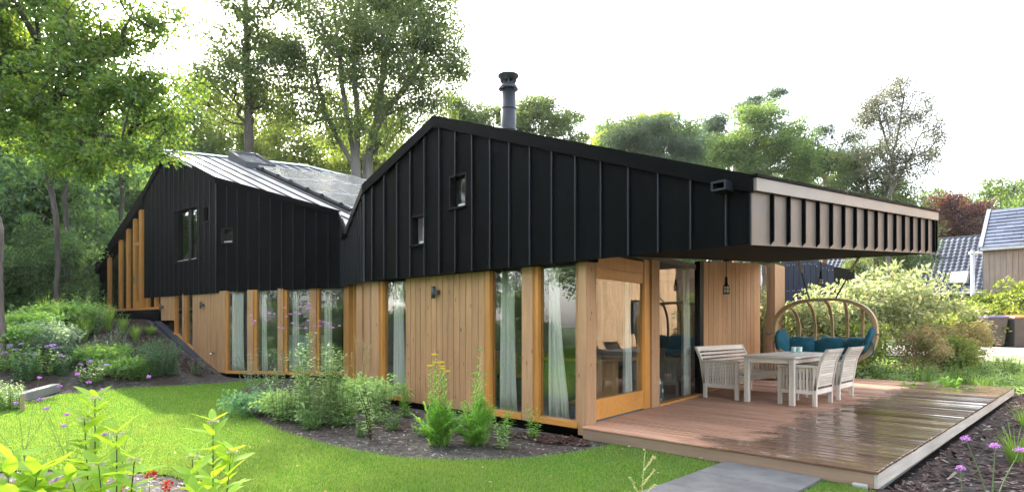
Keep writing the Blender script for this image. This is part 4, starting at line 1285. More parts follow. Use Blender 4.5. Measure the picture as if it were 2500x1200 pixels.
# lawn sheet, edge as it curves round the planting beds
def lawnmat():
    m, n, l, out = nodes('lawn_turf')
    p = n.new("ShaderNodeBsdfDiffuse")
    geo = n.new("ShaderNodeNewGeometry")
    a = noise(n, l, geo.outputs["Position"], 60.0, 4.0, .7)
    b = noise(n, l, geo.outputs["Position"], .8, 4.0, .6)
    c1 = ramp(n, l, a, [(.3, (.05, .115, .010)), (.7, (.11, .22, .028))])
    mx = n.new("ShaderNodeMix"); mx.data_type = 'RGBA'
    l.new(ramp(n, l, b, [(.4, (0, 0, 0)), (.7, (.5, .5, .5))]), mx.inputs["Factor"])
    l.new(c1, mx.inputs["A"]); mx.inputs["B"].default_value = (.10, .175, .03, 1)
    l.new(mx.outputs["Result"], p.inputs[0])
    l.new(bump(n, l, a, .8, .02), p.inputs["Normal"])
    l.new(p.outputs[0], out.inputs[0]); return m
M['lawn'] = lawnmat()
ZL = -0.155
LP = [(1492, 1084), (1400, 1104), (1300, 1116), (1200, 1121), (1100, 1122), (1000, 1118), (900, 1105), (800, 1085), (700, 1055), (640, 1030), (600, 1003), (575, 978), (572, 965), (590, 950), (640, 936), (700, 927), (690, 923), (640, 924), (590, 929), (540, 934), (450, 939), (300, 946), (140, 962), (100, 978)]
LAWN = [tuple(gnd(u, v, ZL)[:2]) for u, v in LP] + [c2w(-12.0, 11.2), c2w(-30, 8), c2w(-30, -16), c2w(9, -16), (1.5, 1.0), (-1.1, 4.2), (-1.15, 5.0), (-1.48, 5.85), (-1.5, 5.96), (-4.6, 5.97)]
BED2 = [c2w(-4.9, 5.95), c2w(-4.1, 6.02), c2w(-3.3, 5.75), c2w(-2.75, 5.4), c2w(-2.3, 4.9), c2w(-1.8, 4.0), c2w(-2.0, 2.4), c2w(-5.0, 2.4), c2w(-6.2, 5.0), c2w(-5.7, 5.7)]      # near planting bed at the lower left
def lawn_mask(x, y):
    return inpoly(x, y, LAWN) & ~inpoly(x, y, BED2) & ~((x > -2.84) & (x < -1.865) & (y < 6.0) & (y > 1.2))
from mathutils.geometry import delaunay_2d_cdt
def sheet(name, outer, holes, z, m, kind):
    pts, edges = [], []
    for loop in [outer] + holes:
        o = len(pts); n = len(loop)
        pts += [Vector(p) for p in loop]
        edges += [(o + i, o + (i + 1) % n) for i in range(n)]
    v, e, f, *_ = delaunay_2d_cdt(pts, edges, [], 1, 1e-5)
    keep = []
    for t_ in f:
        c = sum((v[i] for i in t_), Vector((0, 0))) / 3
        ok = inpoly(np.array([c.x]), np.array([c.y]), outer)[0] and not any(inpoly(np.array([c.x]), np.array([c.y]), h)[0] for h in holes)
        if ok: keep.append(tuple(t_))
    mb = MB(); mb.add([(p.x, p.y, z) for p in v], keep)
    return tag(mb.build(name, m), kind=kind)
sheet('lawn', LAWN, [BED2, [(-2.84, 1.2), (-1.865, 1.2), (-1.865, 5.9), (-2.84, 5.9)]], ZL, M['lawn'], 'structure')
# grass blades
M['grass'] = leafmat('grass_blade', (.072, .150, .030), (.135, .235, .052), (1.8, 1.7, .9), .45, gloss=.03, third=(.20, .235, .08), patch=(.165, .215, .06))
def blades(x, y, z, h, w, lean=.5):
    n = len(x)
    a = RNG.uniform(0, 2 * PI, n); b = RNG.uniform(0, 2 * PI, n)
    wx, wy = np.cos(a) * w / 2, np.sin(a) * w / 2
    lx, ly = np.cos(b) * h * lean * RNG.uniform(0, 1, n), np.sin(b) * h * lean * RNG.uniform(0, 1, n)
    v = np.empty((n, 3, 3))
    v[:, 0] = np.stack([x - wx, y - wy, z], 1); v[:, 1] = np.stack([x + wx, y + wy, z], 1); v[:, 2] = np.stack([x + lx, y + ly, z + h], 1)
    return v.reshape(-1, 3), np.arange(3 * n).reshape(-1, 3)
N_ = 900000
Yr = 3.9 * np.exp(RNG.uniform(0, 1, N_) * math.log(17 / 3.9))
keep = RNG.uniform(0, 1, N_) < np.minimum(1, 4.5 / Yr) * 0.62
Yr = Yr[keep]; Xr = RNG.uniform(-.92, .80, len(Yr)) * Yr
bx_, by_ = (Xr - Yr) / S2, (Xr + Yr) / S2
jx_, jy_ = RNG.normal(0, .045, len(bx_)), RNG.normal(0, .045, len(bx_))
k_ = lawn_mask(bx_ + jx_, by_ + jy_) & ~((bx_ > -4.75) & (by_ > 5.99)) & ~((bx_ > -2.84) & (bx_ < -1.865) & (by_ < 6.0))
bx_, by_, Yk = bx_[k_], by_[k_], Yr[k_]
hh = RNG.uniform(.018, .052, len(bx_)) * np.clip(.8 + .25 * np.sin(bx_ * 2.1) * np.sin(by_ * 1.7), .5, 1.3)
bv_, bf_ = blades(bx_, by_, np.full(len(bx_), ZL - .002), hh, .0035 + .0009 * Yk, .8)
gb = bpy.data.objects.new('grass', npmesh('grass', bv_, bf_, M['grass'], False)); C.objects.link(gb)
tag(gb, 'short green mown grass of the lawn before the house', 'grass', kind='stuff')
# bark mulch and clods
M['mulch'] = leafmat('bark_chip', (.030, .016, .013), (.09, .045, .035), (1, 1, 1), 0.0, third=(.24, .20, .17))
M['clod'] = leafmat('soil_clod', (.035, .030, .026), (.10, .088, .076), (1, 1, 1), 0.0, third=(.32, .29, .25))
def chips(name, label, x, y, size, m, flat=.35):
    n = len(x)
    z = ground(x, y) + .004
    L = RNG.uniform(.5, 1.6, n) * size; W = L * RNG.uniform(.25, .6, n)
    a = RNG.uniform(0, 2 * PI, n); tl = RNG.normal(0, .35, n)
    ca, sa = np.cos(a), np.sin(a)
    v = np.empty((n, 4, 3))
    for i, (p, q, r) in enumerate(((-.5, -.5, 0), (.5, -.4, 0.0), (.5, .5, 0), (-.4, .3, flat))):
        v[:, i, 0] = x + ca * L * p - sa * W * q; v[:, i, 1] = y + sa * L * p + ca * W * q
        v[:, i, 2] = z + np.abs(tl) * L * (p + .5) * .6 + flat * W * (r + .2)
    fs = np.stack([np.arange(n) * 4 + k for k in range(4)], 1)
    tri = np.concatenate([fs[:, [0, 1, 2]], fs[:, [0, 2, 3]]])
    o = bpy.data.objects.new(name, npmesh(name, v.reshape(-1, 3), tri, m, False)); C.objects.link(o)
    return tag(o, label, 'ground cover', kind='stuff')
def region(n, poly):
    xs = [p[0] for p in poly]; ys = [p[1] for p in poly]
    x = RNG.uniform(min(xs), max(xs), n); y = RNG.uniform(min(ys), max(ys), n)
    k = inpoly(x, y, poly); return x[k], y[k]
ISL = [tuple(gnd(u, v, -.17)[:2]) for u, v in LP[:16]] + [(G2.x, G2.y - .1), (G1.x, 6.0), (-4.75, 6.02)]
MUR = [(-1.34, 6.1), (-1.25, 16.4), (.9, 16.5), (1.9, 9), (1.4, 6), (-.4, 4.9), (-1.3, 5.6)]
x, y = region(16000, MUR); chips('bark_mulch', 'dark brown bark mulch in the bed right of the deck', x, y, .055, M['mulch'])
BM = [(-20.5, 5.35), (-17.5, 5.9), (-17.3, 5.0), (-19, 3.6), (-22, 2.5), (-23.5, 4.5), (-23, 5.4)]
x, y = region(12000, BM); x2, y2 = region(3500, [(-5.6, 5.9), (-4.65, 6.0), (-4.4, 5.72), (-4.9, 5.45), (-5.6, 5.55)])
chips('bark_mulch', 'reddish brown bark mulch on the berm by the sloping kerb and at the corner post', np.concatenate([x, x2]), np.concatenate([y, y2]), .05, M['mulch'])
x, y = region(26000, ISL)
x2, y2 = region(9000, BERM[:6] + [(-24, 3.5), (-22, 5.3), (-17.6, 5.8)])
x3, y3 = region(6000, BED2)
chips('soil_crumbs', 'grey brown soil crumbs and grit on the planting beds', np.concatenate([x, x2, x3]), np.concatenate([y, y2, y3]), .03, M['clod'])
# concrete edging beam, stakes
es = [gnd(u, v, -.1) for u, v in ((45, 972), (137, 950))]
mb = MB(); mb.bar(Vector((es[0].x, es[0].y, -.1)), Vector((es[1].x, es[1].y, -.06)), .16, .18); tag(mb.build('edging_beam', M['concrete'], bevel=.01), 'pale concrete edging beam lying between lawn and left flower bed', 'kerb')
for i, (u, v, h, lb) in enumerate(((113, 945, .33, 'short wooden stake standing beside the concrete edging beam'), (55, 1003, .30, 'short wooden stake at the near end of the concrete edging beam'), (590, 912, .3, 'dark wooden stake before the leftmost window of recessed wing'))):
    p = gnd(u, v, -.16); mb = MB(); mb.bar((p.x, p.y, -.2), (p.x + .01, p.y, -.16 + h), .05, .03, (1, 0, 0)); tag(mb.build('stake', M['stake']), lb, 'stake', 'wooden stakes')

# ------------------------------------------------------------------ pale road, neighbours, street furniture
rd_ = []
for u, Y in ((2090, 17.8), (2300, 17.2), (2540, 16.2), (2640, 16.0), (2640, 20.0), (2540, 20.2), (2300, 21.5), (2120, 22.5)):
    p = at(u, 860, Y); rd_.append((p.x, p.y))
mbv = []
v_, e_, f_, *_ = delaunay_2d_cdt([Vector(p) for p in rd_], [(i, (i + 1) % len(rd_)) for i in range(len(rd_))], [], 1, 1e-5)
gxx = np.linspace(0, 1, 24)
A_, B_ = np.array(rd_[:4]), np.array(rd_[:3:-1])
rows = []
for i in range(24):
    tt_ = i / 23 * 3; k0 = min(2, int(tt_)); fr_ = tt_ - k0
    a = A_[k0] * (1 - fr_) + A_[k0 + 1] * fr_; b = B_[k0] * (1 - fr_) + B_[k0 + 1] * fr_
    for j in range(9): rows.append(a + (b - a) * j / 8)
rows = np.array(rows); zr = ground(rows[:, 0], rows[:, 1]) + .03
idx = (np.arange(23)[:, None] * 9 + np.arange(8)[None]).ravel()
ro = bpy.data.objects.new('road', npmesh('road', np.column_stack([rows, zr]), np.stack([idx, idx + 9, idx + 10, idx + 1], 1), M['road'])); C.objects.link(ro); tag(ro, kind='structure')

def cuboid_house(name, label, A, B, depth, zb, ze, zr_, wallm, group=None):
    pass
# far house: tiled roof facing the garden
fh = thing('neighbour_house', 'neighbouring house with a large dark grey tiled roof, roof window and white gutter', 'house', at(2300, 800, 34))
a = at(2396, 712, 33.0); xB = a.x; yB = a.y; zE = a.z
xA = xB - 9.5
b = at(2405, 573, 36.5); zR = 6.75; dep = 4.6
nb = int(9.5 / .2)
mb = MB(); mb.box(xA, xB, yB + .05, yB + .25, .3, zE); mb.build('wall', M['intdark'], fh)
for k in range(nb):
    x0 = xA + 9.5 * k / nb
    mb = MB(); mb.box(x0 + .006, x0 + 9.5 / nb - .006, yB + .02, yB + .048, .3, zE - .02); mb.build('wall_board', M['taupe'], fh)
mb = MB(); mb.hexa([(xA, yB - .1, zE - .12), (xB, yB - .1, zE - .12), (xB, yB + dep, zR - .12), (xA, yB + dep, zR - .12), (xA, yB - .1, zE - .02), (xB, yB - .1, zE - .02), (xB, yB + dep, zR - .02), (xA, yB + dep, zR - .02)])
mb.build('roof', M['tilegrey'], fh)
mb = MB(); mb.hexa([(xA, yB + dep, zR - .12), (xB, yB + dep, zR - .12), (xB, yB + dep * 2, zE), (xA, yB + dep * 2, zE), (xA, yB + dep, zR - .02), (xB, yB + dep, zR - .02), (xB, yB + dep * 2, zE + .1), (xA, yB + dep * 2, zE + .1)])
mb.build('roof', M['tilegrey'], fh)
def tile_mesh(w, l, amp):
    vs, fs = [], []
    n = 6
    for j in range(2):
        for i in range(n + 1):
            x = w * i / n
            vs.append((x, l * j, amp * (math.sin(2 * PI * (i / n) - .6)) + (.035 if j == 0 else .0)))
    for i in range(n + 1): vs.append((w * i / n, 0, -.01))
    for i in range(n):
        fs.append((i, i + 1, n + 2 + i, n + 1 + i)); fs.append((2 * n + 2 + i, 2 * n + 3 + i, i + 1, i))
    me = bpy.data.meshes.new('roof_tile'); me.from_pydata(vs, [], fs); me.materials.append(M['tilegrey']); return me
slope = math.atan2(zR - zE, dep)
run = math.hypot(zR - zE, dep)
tw, tl = .285, .36
tme = tile_mesh(tw, tl + .04, .028)
ncol, nrow = int(9.5 / tw), int(run / tl)
alltiles = []
for r in range(nrow):
    for c in range(ncol):
        alltiles.append((r, c))
alltiles.sort(key=lambda q: (-(q[1])))          # nearest columns first
rest_v, rest_f = [], []
for i, (r, c) in enumerate(alltiles):
    lx = xA + c * tw + (9.5 - ncol * tw); sl_ = r * tl
    if i < 290:
        inst('roof_tile', tme, fh, Vector((lx, yB - .1 + sl_ * math.cos(slope), zE + sl_ * math.sin(slope) + .02)) - Vector(fh.location), (slope, 0, 0))
    else:
        o_ = len(rest_v)
        mt = Matrix.Translation((lx, yB - .1 + sl_ * math.cos(slope), zE + sl_ * math.sin(slope) + .02)) @ Matrix.Rotation(slope, 4, 'X')
        rest_v += [tuple(mt @ v.co) for v in tme.vertices]
        rest_f += [tuple(k + o_ for k in p.vertices) for p in tme.polygons]
if rest_v:
    mb = MB(); mb.v, mb.f = rest_v, rest_f; o = mb.build('roof_tiles_remaining', M['tilegrey'], fh); o.name = 'roof_tile_field'; tag(o, kind='stuff')
mb = MB(); mb.tube([(xA, yB - .17, zE - .05), (xB + .05, yB - .17, zE - .05)], .075, 8); mb.build('gutter', M['whitetrim'], fh)
mb = MB(); mb.tube([(xB - 2.6, yB - .1, zE - .1), (xB - 2.6, yB - .1, .4)], .05, 8); mb.build('downpipe', M['steel'], fh)
def on_roof(x, s_, h): return (x, yB - .1 + s_ * math.cos(slope) - h * math.sin(slope), zE + s_ * math.sin(slope) + h * math.cos(slope))
wx = xB - 1.65
mb = MB(); mb.hexa([on_roof(wx, .7, .02), on_roof(wx + 1.0, .7, .02), on_roof(wx + 1.0, 2.0, .02), on_roof(wx, 2.0, .02), on_roof(wx, .7, .14), on_roof(wx + 1.0, .7, .14), on_roof(wx + 1.0, 2.0, .14), on_roof(wx, 2.0, .14)])
rw = mb.build('roof_window', M['lampmetal'], fh)
mb = MB(); mb.hexa([on_roof(wx + .1, .82, .143), on_roof(wx + .9, .82, .143), on_roof(wx + .9, 1.88, .143), on_roof(wx + .1, 1.88, .143), on_roof(wx + .1, .82, .15), on_roof(wx + .9, .82, .15), on_roof(wx + .9, 1.88, .15), on_roof(wx + .1, 1.88, .15)])
mb.build('pane', M['whitetrim'], rw)
p = on_roof(xB - 3.2, 3.9, 0)
mb = MB(); mb.tube([p, (p[0], p[1], p[2] + .7)], .09, 10); mb.tube([(p[0] + .5, p[1], p[2] + .1), (p[0] + .5, p[1], p[2] + .6)], .07, 10); mb.box(p[0] - .3, p[0] + .8, p[1] - .3, p[1] + .2, p[2] - .1, p[2] + .06)
mb.build('vent_pipe', M['lampmetal'], fh)
mb = MB(); mb.tube([(xA, yB + dep, zR + .02), (xB + .1, yB + dep, zR + .02)], .09, 8); mb.build('ridge_tiles', M['tilegrey'], fh)
# right neighbour: two storeys of taupe boards under a slatted grey roof
rh = thing('neighbour_house', 'taupe boarded neighbouring house with a flat grey slate roof at right edge', 'house', at(2450, 800, 26))
a = at(2401, 607, 25.5); ex, ey, ez = a.x, a.y, a.z
Wd = 5.2
nb = int(Wd / .19)
mb = MB(); mb.box(ex, ex + Wd, ey + .05, ey + 8, .3, ez); mb.build('wall', M['taupe'], rh)
for k in range(nb):
    x0 = ex + Wd * k / nb
    mb = MB(); mb.box(x0 + .007, x0 + Wd / nb - .007, ey + .02, ey + .048, .3, ez - .02); mb.build('wall_board', M['taupe'], rh)
nb2 = 16
for k in range(nb2):
    y0 = ey + .06 + 6 * k / nb2
    mb = MB(); mb.box(ex - .03, ex - .002, y0 + .007, y0 + 6 / nb2 - .007, .3, ez - .02); mb.build('wall_board', M['taupe'], rh)
rz_, rdp = ez + 1.95, 2.6
sl2 = math.atan2(rz_ - ez, rdp); run2 = math.hypot(rz_ - ez, rdp)
def rr(x, s_, h): return (x, ey - .12 + s_ * math.cos(sl2) - h * math.sin(sl2), ez + s_ * math.sin(sl2) + h * math.cos(sl2))
mb = MB(); mb.hexa([rr(ex - .05, 0, -.1), rr(ex + Wd, 0, -.1), rr(ex + Wd, run2, -.1), rr(ex - .05, run2, -.1), rr(ex - .05, 0, 0), rr(ex + Wd, 0, 0), rr(ex + Wd, run2, 0), rr(ex - .05, run2, 0)]); mb.build('roof', M['tilegrey'], rh)
mb = MB(); mb.hexa([(ex - .05, ey + 2.5, rz_ - .1), (ex + Wd, ey + 2.5, rz_ - .1), (ex + Wd, ey + 5.2, ez), (ex - .05, ey + 5.2, ez), (ex - .05, ey + 2.5, rz_), (ex + Wd, ey + 2.5, rz_), (ex + Wd, ey + 5.2, ez + .1), (ex - .05, ey + 5.2, ez + .1)]); mb.build('roof', M['tilegrey'], rh)
for r in range(11):
    s0 = run2 * r / 11
    xx = ex + .02 - (.0 if r % 2 == 0 else .3)
    while xx < ex + Wd:
        x0, x1 = max(xx, ex + .02), min(xx + .6, ex + Wd)
        if x1 - x0 > .05:
            j = random.uniform(0, .006)
            mb = MB(); mb.hexa([rr(x0, s0, .045 + j), rr(x1 - .012, s0, .045 + j), rr(x1 - .012, s0 + run2 / 11 + .03, .012), rr(x0, s0 + run2 / 11 + .03, .012), rr(x0, s0, .075 + j), rr(x1 - .012, s0, .075 + j), rr(x1 - .012, s0 + run2 / 11 + .03, .03), rr(x0, s0 + run2 / 11 + .03, .03)])
            mb.build('roof_tile', M['slat'], rh)
        xx += .6
mb = MB(); mb.bar(rr(ex - .08, -.05, .04), rr(ex - .08, run2, .04), .14, .16); mb.build('verge_board', M['steel'], rh)
mb = MB(); mb.bar(rr(ex - .1, -.06, 0), rr(ex + Wd, -.06, 0), .1, .12); mb.build('gutter', M['steel'], rh)
# street lamp
p = at(2375, 800, 24.0); lt = thing('street_lamp', 'slim galvanised street lamp with a short horizontal head between the two neighbouring houses', 'street lamp', (p.x, p.y, .4))
top = at(2375, 610, 24.0).z
mb = MB(); mb.tube([(p.x, p.y, .4), (p.x, p.y, 1.6), (p.x, p.y, top)], [.09, .085, .07], 10); mb.build('pole', M['steel'], lt, True)
q = at(2396, 617, 24.0)
mb = MB(); mb.tube([(p.x - .1, p.y - .1, top - .12), (q.x, q.y, top - .12)], [.055, .05], 8); mb.build('lamp_head', M['whitetrim'], lt)
# black shed at the back of the terrace
a = at(1912, 700, 19.5); b = at(2036, 700, 18.3)
sh = thing('shed', 'black panelled garden shed behind the swing seat, left of the shrubs', 'shed', (a.x, a.y, 0))
WS = Wall((a.x, a.y), (b.x, b.y))
zts_ = lambda s_: at(1912, 639, 19.5).z if s_ < WS.L * .62 else at(1912, 639, 19.5).z - (s_ - WS.L * .62) * .42
npn = 9
for k in range(npn):
    s0, s1 = WS.L * k / npn, WS.L * (k + 1) / npn
    o = WS.part('panel', M['shed'], s0 + .006, s1 - .006, 0, .025, .1, zts_(s0), zts_(s1) and .1, zts_(s1), parent=sh)
    mb = MB()
    for zz in (.5, 1.1, 1.75, 2.4, zts_(s1) - .12):
        for ss in (s0 + .03, s1 - .03): WS.box(mb, ss - .011, ss + .011, .025, .034, zz - .011, zz + .011)
    mb.build('screws', M['screw'], o)
WS.part('wall', M['black'], 0, WS.L, -1.6, -.002, .0, zts_(0), .0, zts_(WS.L) - .02, parent=sh)
# wheeled bins
def bin_(label, u, v0, v1, Y, lid, first=None):
    p = at(u, v1, Y)
    z0 = p.z; h = (v1 - v0) / F * Y; w = .60 * h / 1.07; d = .72 * h / 1.07
    t_ = thing('wheeled_bin', label, 'bin', (p.x, p.y, z0), PI / 4 - .15, 'wheeled bins by the road', local=True)
    k = h / 1.07
    mb = MB(); mb.hexa([(-w * .40, -d * .36, .06 * k), (w * .40, -d * .36, .06 * k), (w * .40, d * .36, .06 * k), (-w * .40, d * .36, .06 * k), (-w * .5, -d * .5, .96 * k), (w * .5, -d * .5, .96 * k), (w * .5, d * .5, .96 * k), (-w * .5, d * .5, .96 * k)]); mb.build('body', M['bin'], t_, bevel=.02)
    mb = MB(); mb.box(-w * .52, w * .52, -d * .52, d * .52, .925 * k, .97 * k); mb.build('rim', M['bin'], t_, bevel=.01)
    mb = MB(); mb.hexa([(-w * .54, -d * .55, .972 * k), (w * .54, -d * .55, .972 * k), (w * .54, d * .56, .985 * k), (-w * .54, d * .56, .985 * k), (-w * .50, -d * .5, 1.03 * k), (w * .50, -d * .5, 1.03 * k), (w * .50, d * .5, 1.07 * k), (-w * .50, d * .5, 1.07 * k)]); mb.build('lid', lid, t_, bevel=.015)
    mb = MB(); mb.tube([(-w * .4, d * .6, .98 * k), (w * .4, d * .6, .98 * k)], .018, 8); mb.build('handle', M['bin'], t_)
    for s_ in (-1, 1):
        mb = MB(); mb.tube([(s_ * w * .36, d * .42, .10 * k), (s_ * w * .48, d * .42, .10 * k)], .10 * k, 14); mb.build('wheel', M['darkframe'], t_)
bin_('grey wheeled bin with a violet blue lid standing by the pale road', 2420, 768, 846, 20.5, M['binblue'])
bin_('grey wheeled bin with an orange lid at the right edge by road', 2484, 768, 850, 20.3, M['binorange'])
# timber house across the road (outside the frame, seen mirrored in the terrace glass)
oh = thing('timber_house', 'pale larch clad house across the road, seen mirrored in the terrace glass', 'house', (4, 22, 0))
WO = Wall((-0.6, 26.6), (8.4, 17.6))
hol = [(1.0, 2.3, .9, 2.4), (1.0, 2.3, 3.3, 4.3), (9.0, 10.4, .9, 2.4)]
WO.part('wall', M['paleclad'], 0, WO.L, -6, 0.03, 0.2, 6.2, parent=oh)
nbo = 96
for k in range(nbo):
    s0 = WO.L * k / nbo
    WO.part('wall_board', M['paleclad'], s0 + .008, s0 + WO.L / nbo - .008, .032, .055, .2, 6.2, parent=oh)
for h in hol:
    o = WO.part('window', M['darkframe'], h[0], h[1], .04, .08, h[2], h[3], parent=oh)
    g = MB(); WO.box(g, h[0] + .08, h[1] - .08, .082, .095, h[2] + .08, h[3] - .08); g.build('pane', M['pv'], o)
# ------------------------------------------------------------------ foliage
def leaf_cloud(P, L, W, up=.35, dirs=None, fold=.18, jitter=.35):
    """one folded rhombic leaf (two triangles) at every point"""
    n = len(P)
    d = RNG.normal(0, 1, (n, 3)) if dirs is None else dirs + RNG.normal(0, jitter, (n, 3))
    d[:, 2] *= .6 if dirs is None else 1
    d /= np.linalg.norm(d, axis=1)[:, None] + 1e-9
    nn = RNG.normal(0, 1, (n, 3)); nn[:, 2] = np.abs(nn[:, 2]) + up
    s = np.cross(d, nn); s /= np.linalg.norm(s, axis=1)[:, None] + 1e-9
    nn = np.cross(s, d)
    l = L * RNG.uniform(.65, 1.25, n)[:, None]; w = W * RNG.uniform(.7, 1.2, n)[:, None]
    v = np.empty((n, 4, 3))
    v[:, 0] = P; v[:, 2] = P + d * l - nn * l * .12
    m_ = P + d * l * .48
    v[:, 1] = m_ + s * w * .5 + nn * w * fold; v[:, 3] = m_ - s * w * .5 + nn * w * fold
    i = np.arange(n) * 4
    f = np.concatenate([np.stack([i, i + 1, i + 2], 1), np.stack([i, i + 2, i + 3], 1)])
    return v.reshape(-1, 3), f
def strip_blades(P, D, L, W, droop=.5, seg=4, taper=1.0):
    """long arching blades from P towards D"""
    n = len(P)
    D = D / (np.linalg.norm(D, axis=1)[:, None] + 1e-9)
    side = np.cross(D, np.array([0, 0, 1.0])); side /= np.linalg.norm(side, axis=1)[:, None] + 1e-9
    L = np.broadcast_to(L, (n,)); W = np.broadcast_to(W, (n,)); droop = np.broadcast_to(droop, (n,))
    hz = D.copy(); hz[:, 2] = 0; hz /= np.linalg.norm(hz, axis=1)[:, None] + 1e-9
    v = np.empty((n, (seg + 1) * 2, 3))
    for k in range(seg + 1):
        t = k / seg
        c = P + D * (L * t)[:, None] + hz * (L * droop * .35 * t * t)[:, None]
        c[:, 2] -= L * droop * t * t * .75
        w = W * (1 - t ** 2 * taper * .96) * .5 * (0.55 + .45 * min(1, t * 4))
        v[:, 2 * k] = c - side * w[:, None]; v[:, 2 * k + 1] = c + side * w[:, None]
    fs = []
    i = np.arange(n) * (seg + 1) * 2
    for k in range(seg):
        fs.append(np.stack([i + 2 * k, i + 2 * k + 1, i + 2 * k + 3, i + 2 * k + 2], 1))
    return v.reshape(-1, 3), np.concatenate(fs)
def obj(name, me, parent=None, loc=(0, 0, 0)):
    o = bpy.data.objects.new(name, me); C.objects.link(o); o.location = loc
    if parent: o.parent = parent
    return o

def skeleton_tree(lobes, trunks, ncl, seed, r0, tip=.010, gap=.25, step=.55, shell=.45, pw=2.25):
    """lobes: (centre, radii); trunks: polylines from the base up. Returns cluster points and branch chains with radii"""
    rg = np.random.default_rng(seed)
    vol = np.array([r[0] * r[1] * r[2] for c, r in lobes]) ** .85
    pts = []
    tries = 0
    while len(pts) < ncl and tries < ncl * 30:
        tries += 1
        c, r = lobes[rg.choice(len(lobes), p=vol / vol.sum())]
        d = rg.normal(0, 1, 3); d /= np.linalg.norm(d)
        q = np.array(c) + d * np.array(r) * (rg.uniform(0, 1) ** shell)
        nz = math.sin(q[0] * 1.9 + seed) * math.sin(q[1] * 1.7 + 2 * seed) * math.sin(q[2] * 2.3 + seed * 3)
        if nz < -gap: continue
        pts.append(q)
    pts = np.array(pts)
    node, par, main = [], [], []
    for tr in trunks:
        prev = -1
        for a, b in zip(tr[:-1], tr[1:]):
            a, b = np.array(a, float), np.array(b, float)
            k = max(1, int(np.linalg.norm(b - a) / .35))
            if prev < 0:
                if node:
                    dd = [np.linalg.norm(np.array(x) - a) for x in node]
                    j = int(np.argmin(dd))
                    prev = j if dd[j] < .25 else -1
                if prev < 0:
                    node.append(a); par.append(-1); prev = len(node) - 1
            for i in range(1, k + 1):
                node.append(a + (b - a) * i / k + rg.normal(0, .02, 3)); par.append(prev); prev = len(node) - 1
    nt = len(node)
    node = [np.array(x) for x in node]
    base_z = min(x[2] for x in node)
    dist = np.array([min(np.linalg.norm(node[i] - q) for i in range(0, nt, 2)) for q in pts])
    ends = []
    A = np.array(node)
    zmin_attach = base_z + .12 * (pts[:, 2].max() - base_z)
    for q in pts[np.argsort(dist)]:
        dv = q - A
        dl = np.linalg.norm(dv, axis=1)
        cost = dl + np.maximum(0, A[:, 2] - q[2] + .25 * dl) * .9 + np.where(A[:, 2] < zmin_attach, 3.0, 0)
        j = int(np.argmin(cost))
        k = max(1, int(dl[j] / step))
        prev = j
        a = A[j]; new = []
        bow = np.array([0, 0, .10 * dl[j]])
        for i in range(1, k + 1):
            t = i / k
            x = a + (q - a) * t + bow * math.sin(PI * t) * .8 + (rg.normal(0, .05 * min(1, dl[j]), 3) if i < k else 0)
            new.append(x); par.append(prev); prev = len(par) - 1
        A = np.concatenate([A, np.array(new)])
        ends.append(prev)
    n = len(A)
    rad = np.zeros(n)
    for e in ends: rad[e] += tip ** pw
    kids = [[] for _ in range(n)]
    for i in range(n):
        if par[i] >= 0: kids[par[i]].append(i)
    for i in range(n - 1, -1, -1):
        if rad[i] == 0: rad[i] = tip ** pw
        if par[i] >= 0: rad[par[i]] += rad[i]
    rad = rad ** (1 / pw)
    sc_ = r0 / max(rad[0], 1e-6)
    for i in range(n):
        if rad[i] > tip * 1.5: rad[i] = tip * 1.5 + (rad[i] - tip * 1.5) * sc_ if sc_ < 1 else rad[i] * (1 + (sc_ - 1) * min(1, rad[i] / rad[0]))
    chains = []
    seen = set()
    roots = [i for i in range(n) if par[i] < 0]
    stack = [(r, None) for r in roots]
    while stack:
        s_, pre = stack.pop()
        ch = [pre, s_] if pre is not None else [s_]
        cur = s_
        while kids[cur]:
            ks = sorted(kids[cur], key=lambda i: -rad[i])
            for o_ in ks[1:]: stack.append((o_, cur))
            cur = ks[0]; ch.append(cur)
        if len(ch) > 1: chains.append(ch)
    return pts, A, rad, chains
def chains_mesh(name, A, rad, chains, m, minr=0.0, off=(0, 0, 0)):
    mb = MB()
    off = np.array(off)
    for ch in chains:
        rr_ = [rad[i] for i in ch]
        if len(ch) > 1: rr_[0] = min(rr_[0], rr_[1] * 1.25)
        if max(rr_) < minr: continue
        sides = 10 if max(rr_) > .12 else (6 if max(rr_) > .035 else 3)
        mb.tube([Vector(A[i] - off) for i in ch], rr_, sides, cap=False)
    me = bpy.data.meshes.new(name)
    v = np.array(mb.v); 
    me.from_pydata(mb.v, [], mb.f)
    me.materials.append(m); me.polygons.foreach_set("use_smooth", [True] * len(me.polygons))
    return me
def tree_meshes(lobes, trunks, ncl, nleaf, leaf, lm, bm_, seed, r0, clr=.45, flat=.55, off=(0, 0, 0), tip=.010, gap=.25, shell=.45, up=.35, minr=.0, hang=0.0):
    pts, A, rad, chains = skeleton_tree(lobes, trunks, ncl, seed, r0, tip, gap, shell=shell)
    tm = chains_mesh('trunk', A, rad, chains, bm_, minr, off)
    n = len(pts) * nleaf
    P = np.repeat(pts, nleaf, 0)
    sz = np.repeat(RNG.uniform(.6, 1.3, len(pts)), nleaf)[:, None]
    d = RNG.normal(0, 1, (n, 3)); d /= np.linalg.norm(d, axis=1)[:, None]
    d *= RNG.uniform(0, 1, (n, 1)) ** .45
    d[:, 2] *= flat
    Pl = P + d * clr * sz
    if hang: Pl[:, 2] -= hang * RNG.uniform(0, 1, n) ** 1.5
    dirs = d + np.array([0, 0, -.12 - hang * .5])
    v, f = leaf_cloud(Pl, leaf[0], leaf[1], up, dirs, jitter=.5)
    cm = npmesh('crown', v - np.array(off), f, lm, False)
    return tm, cm
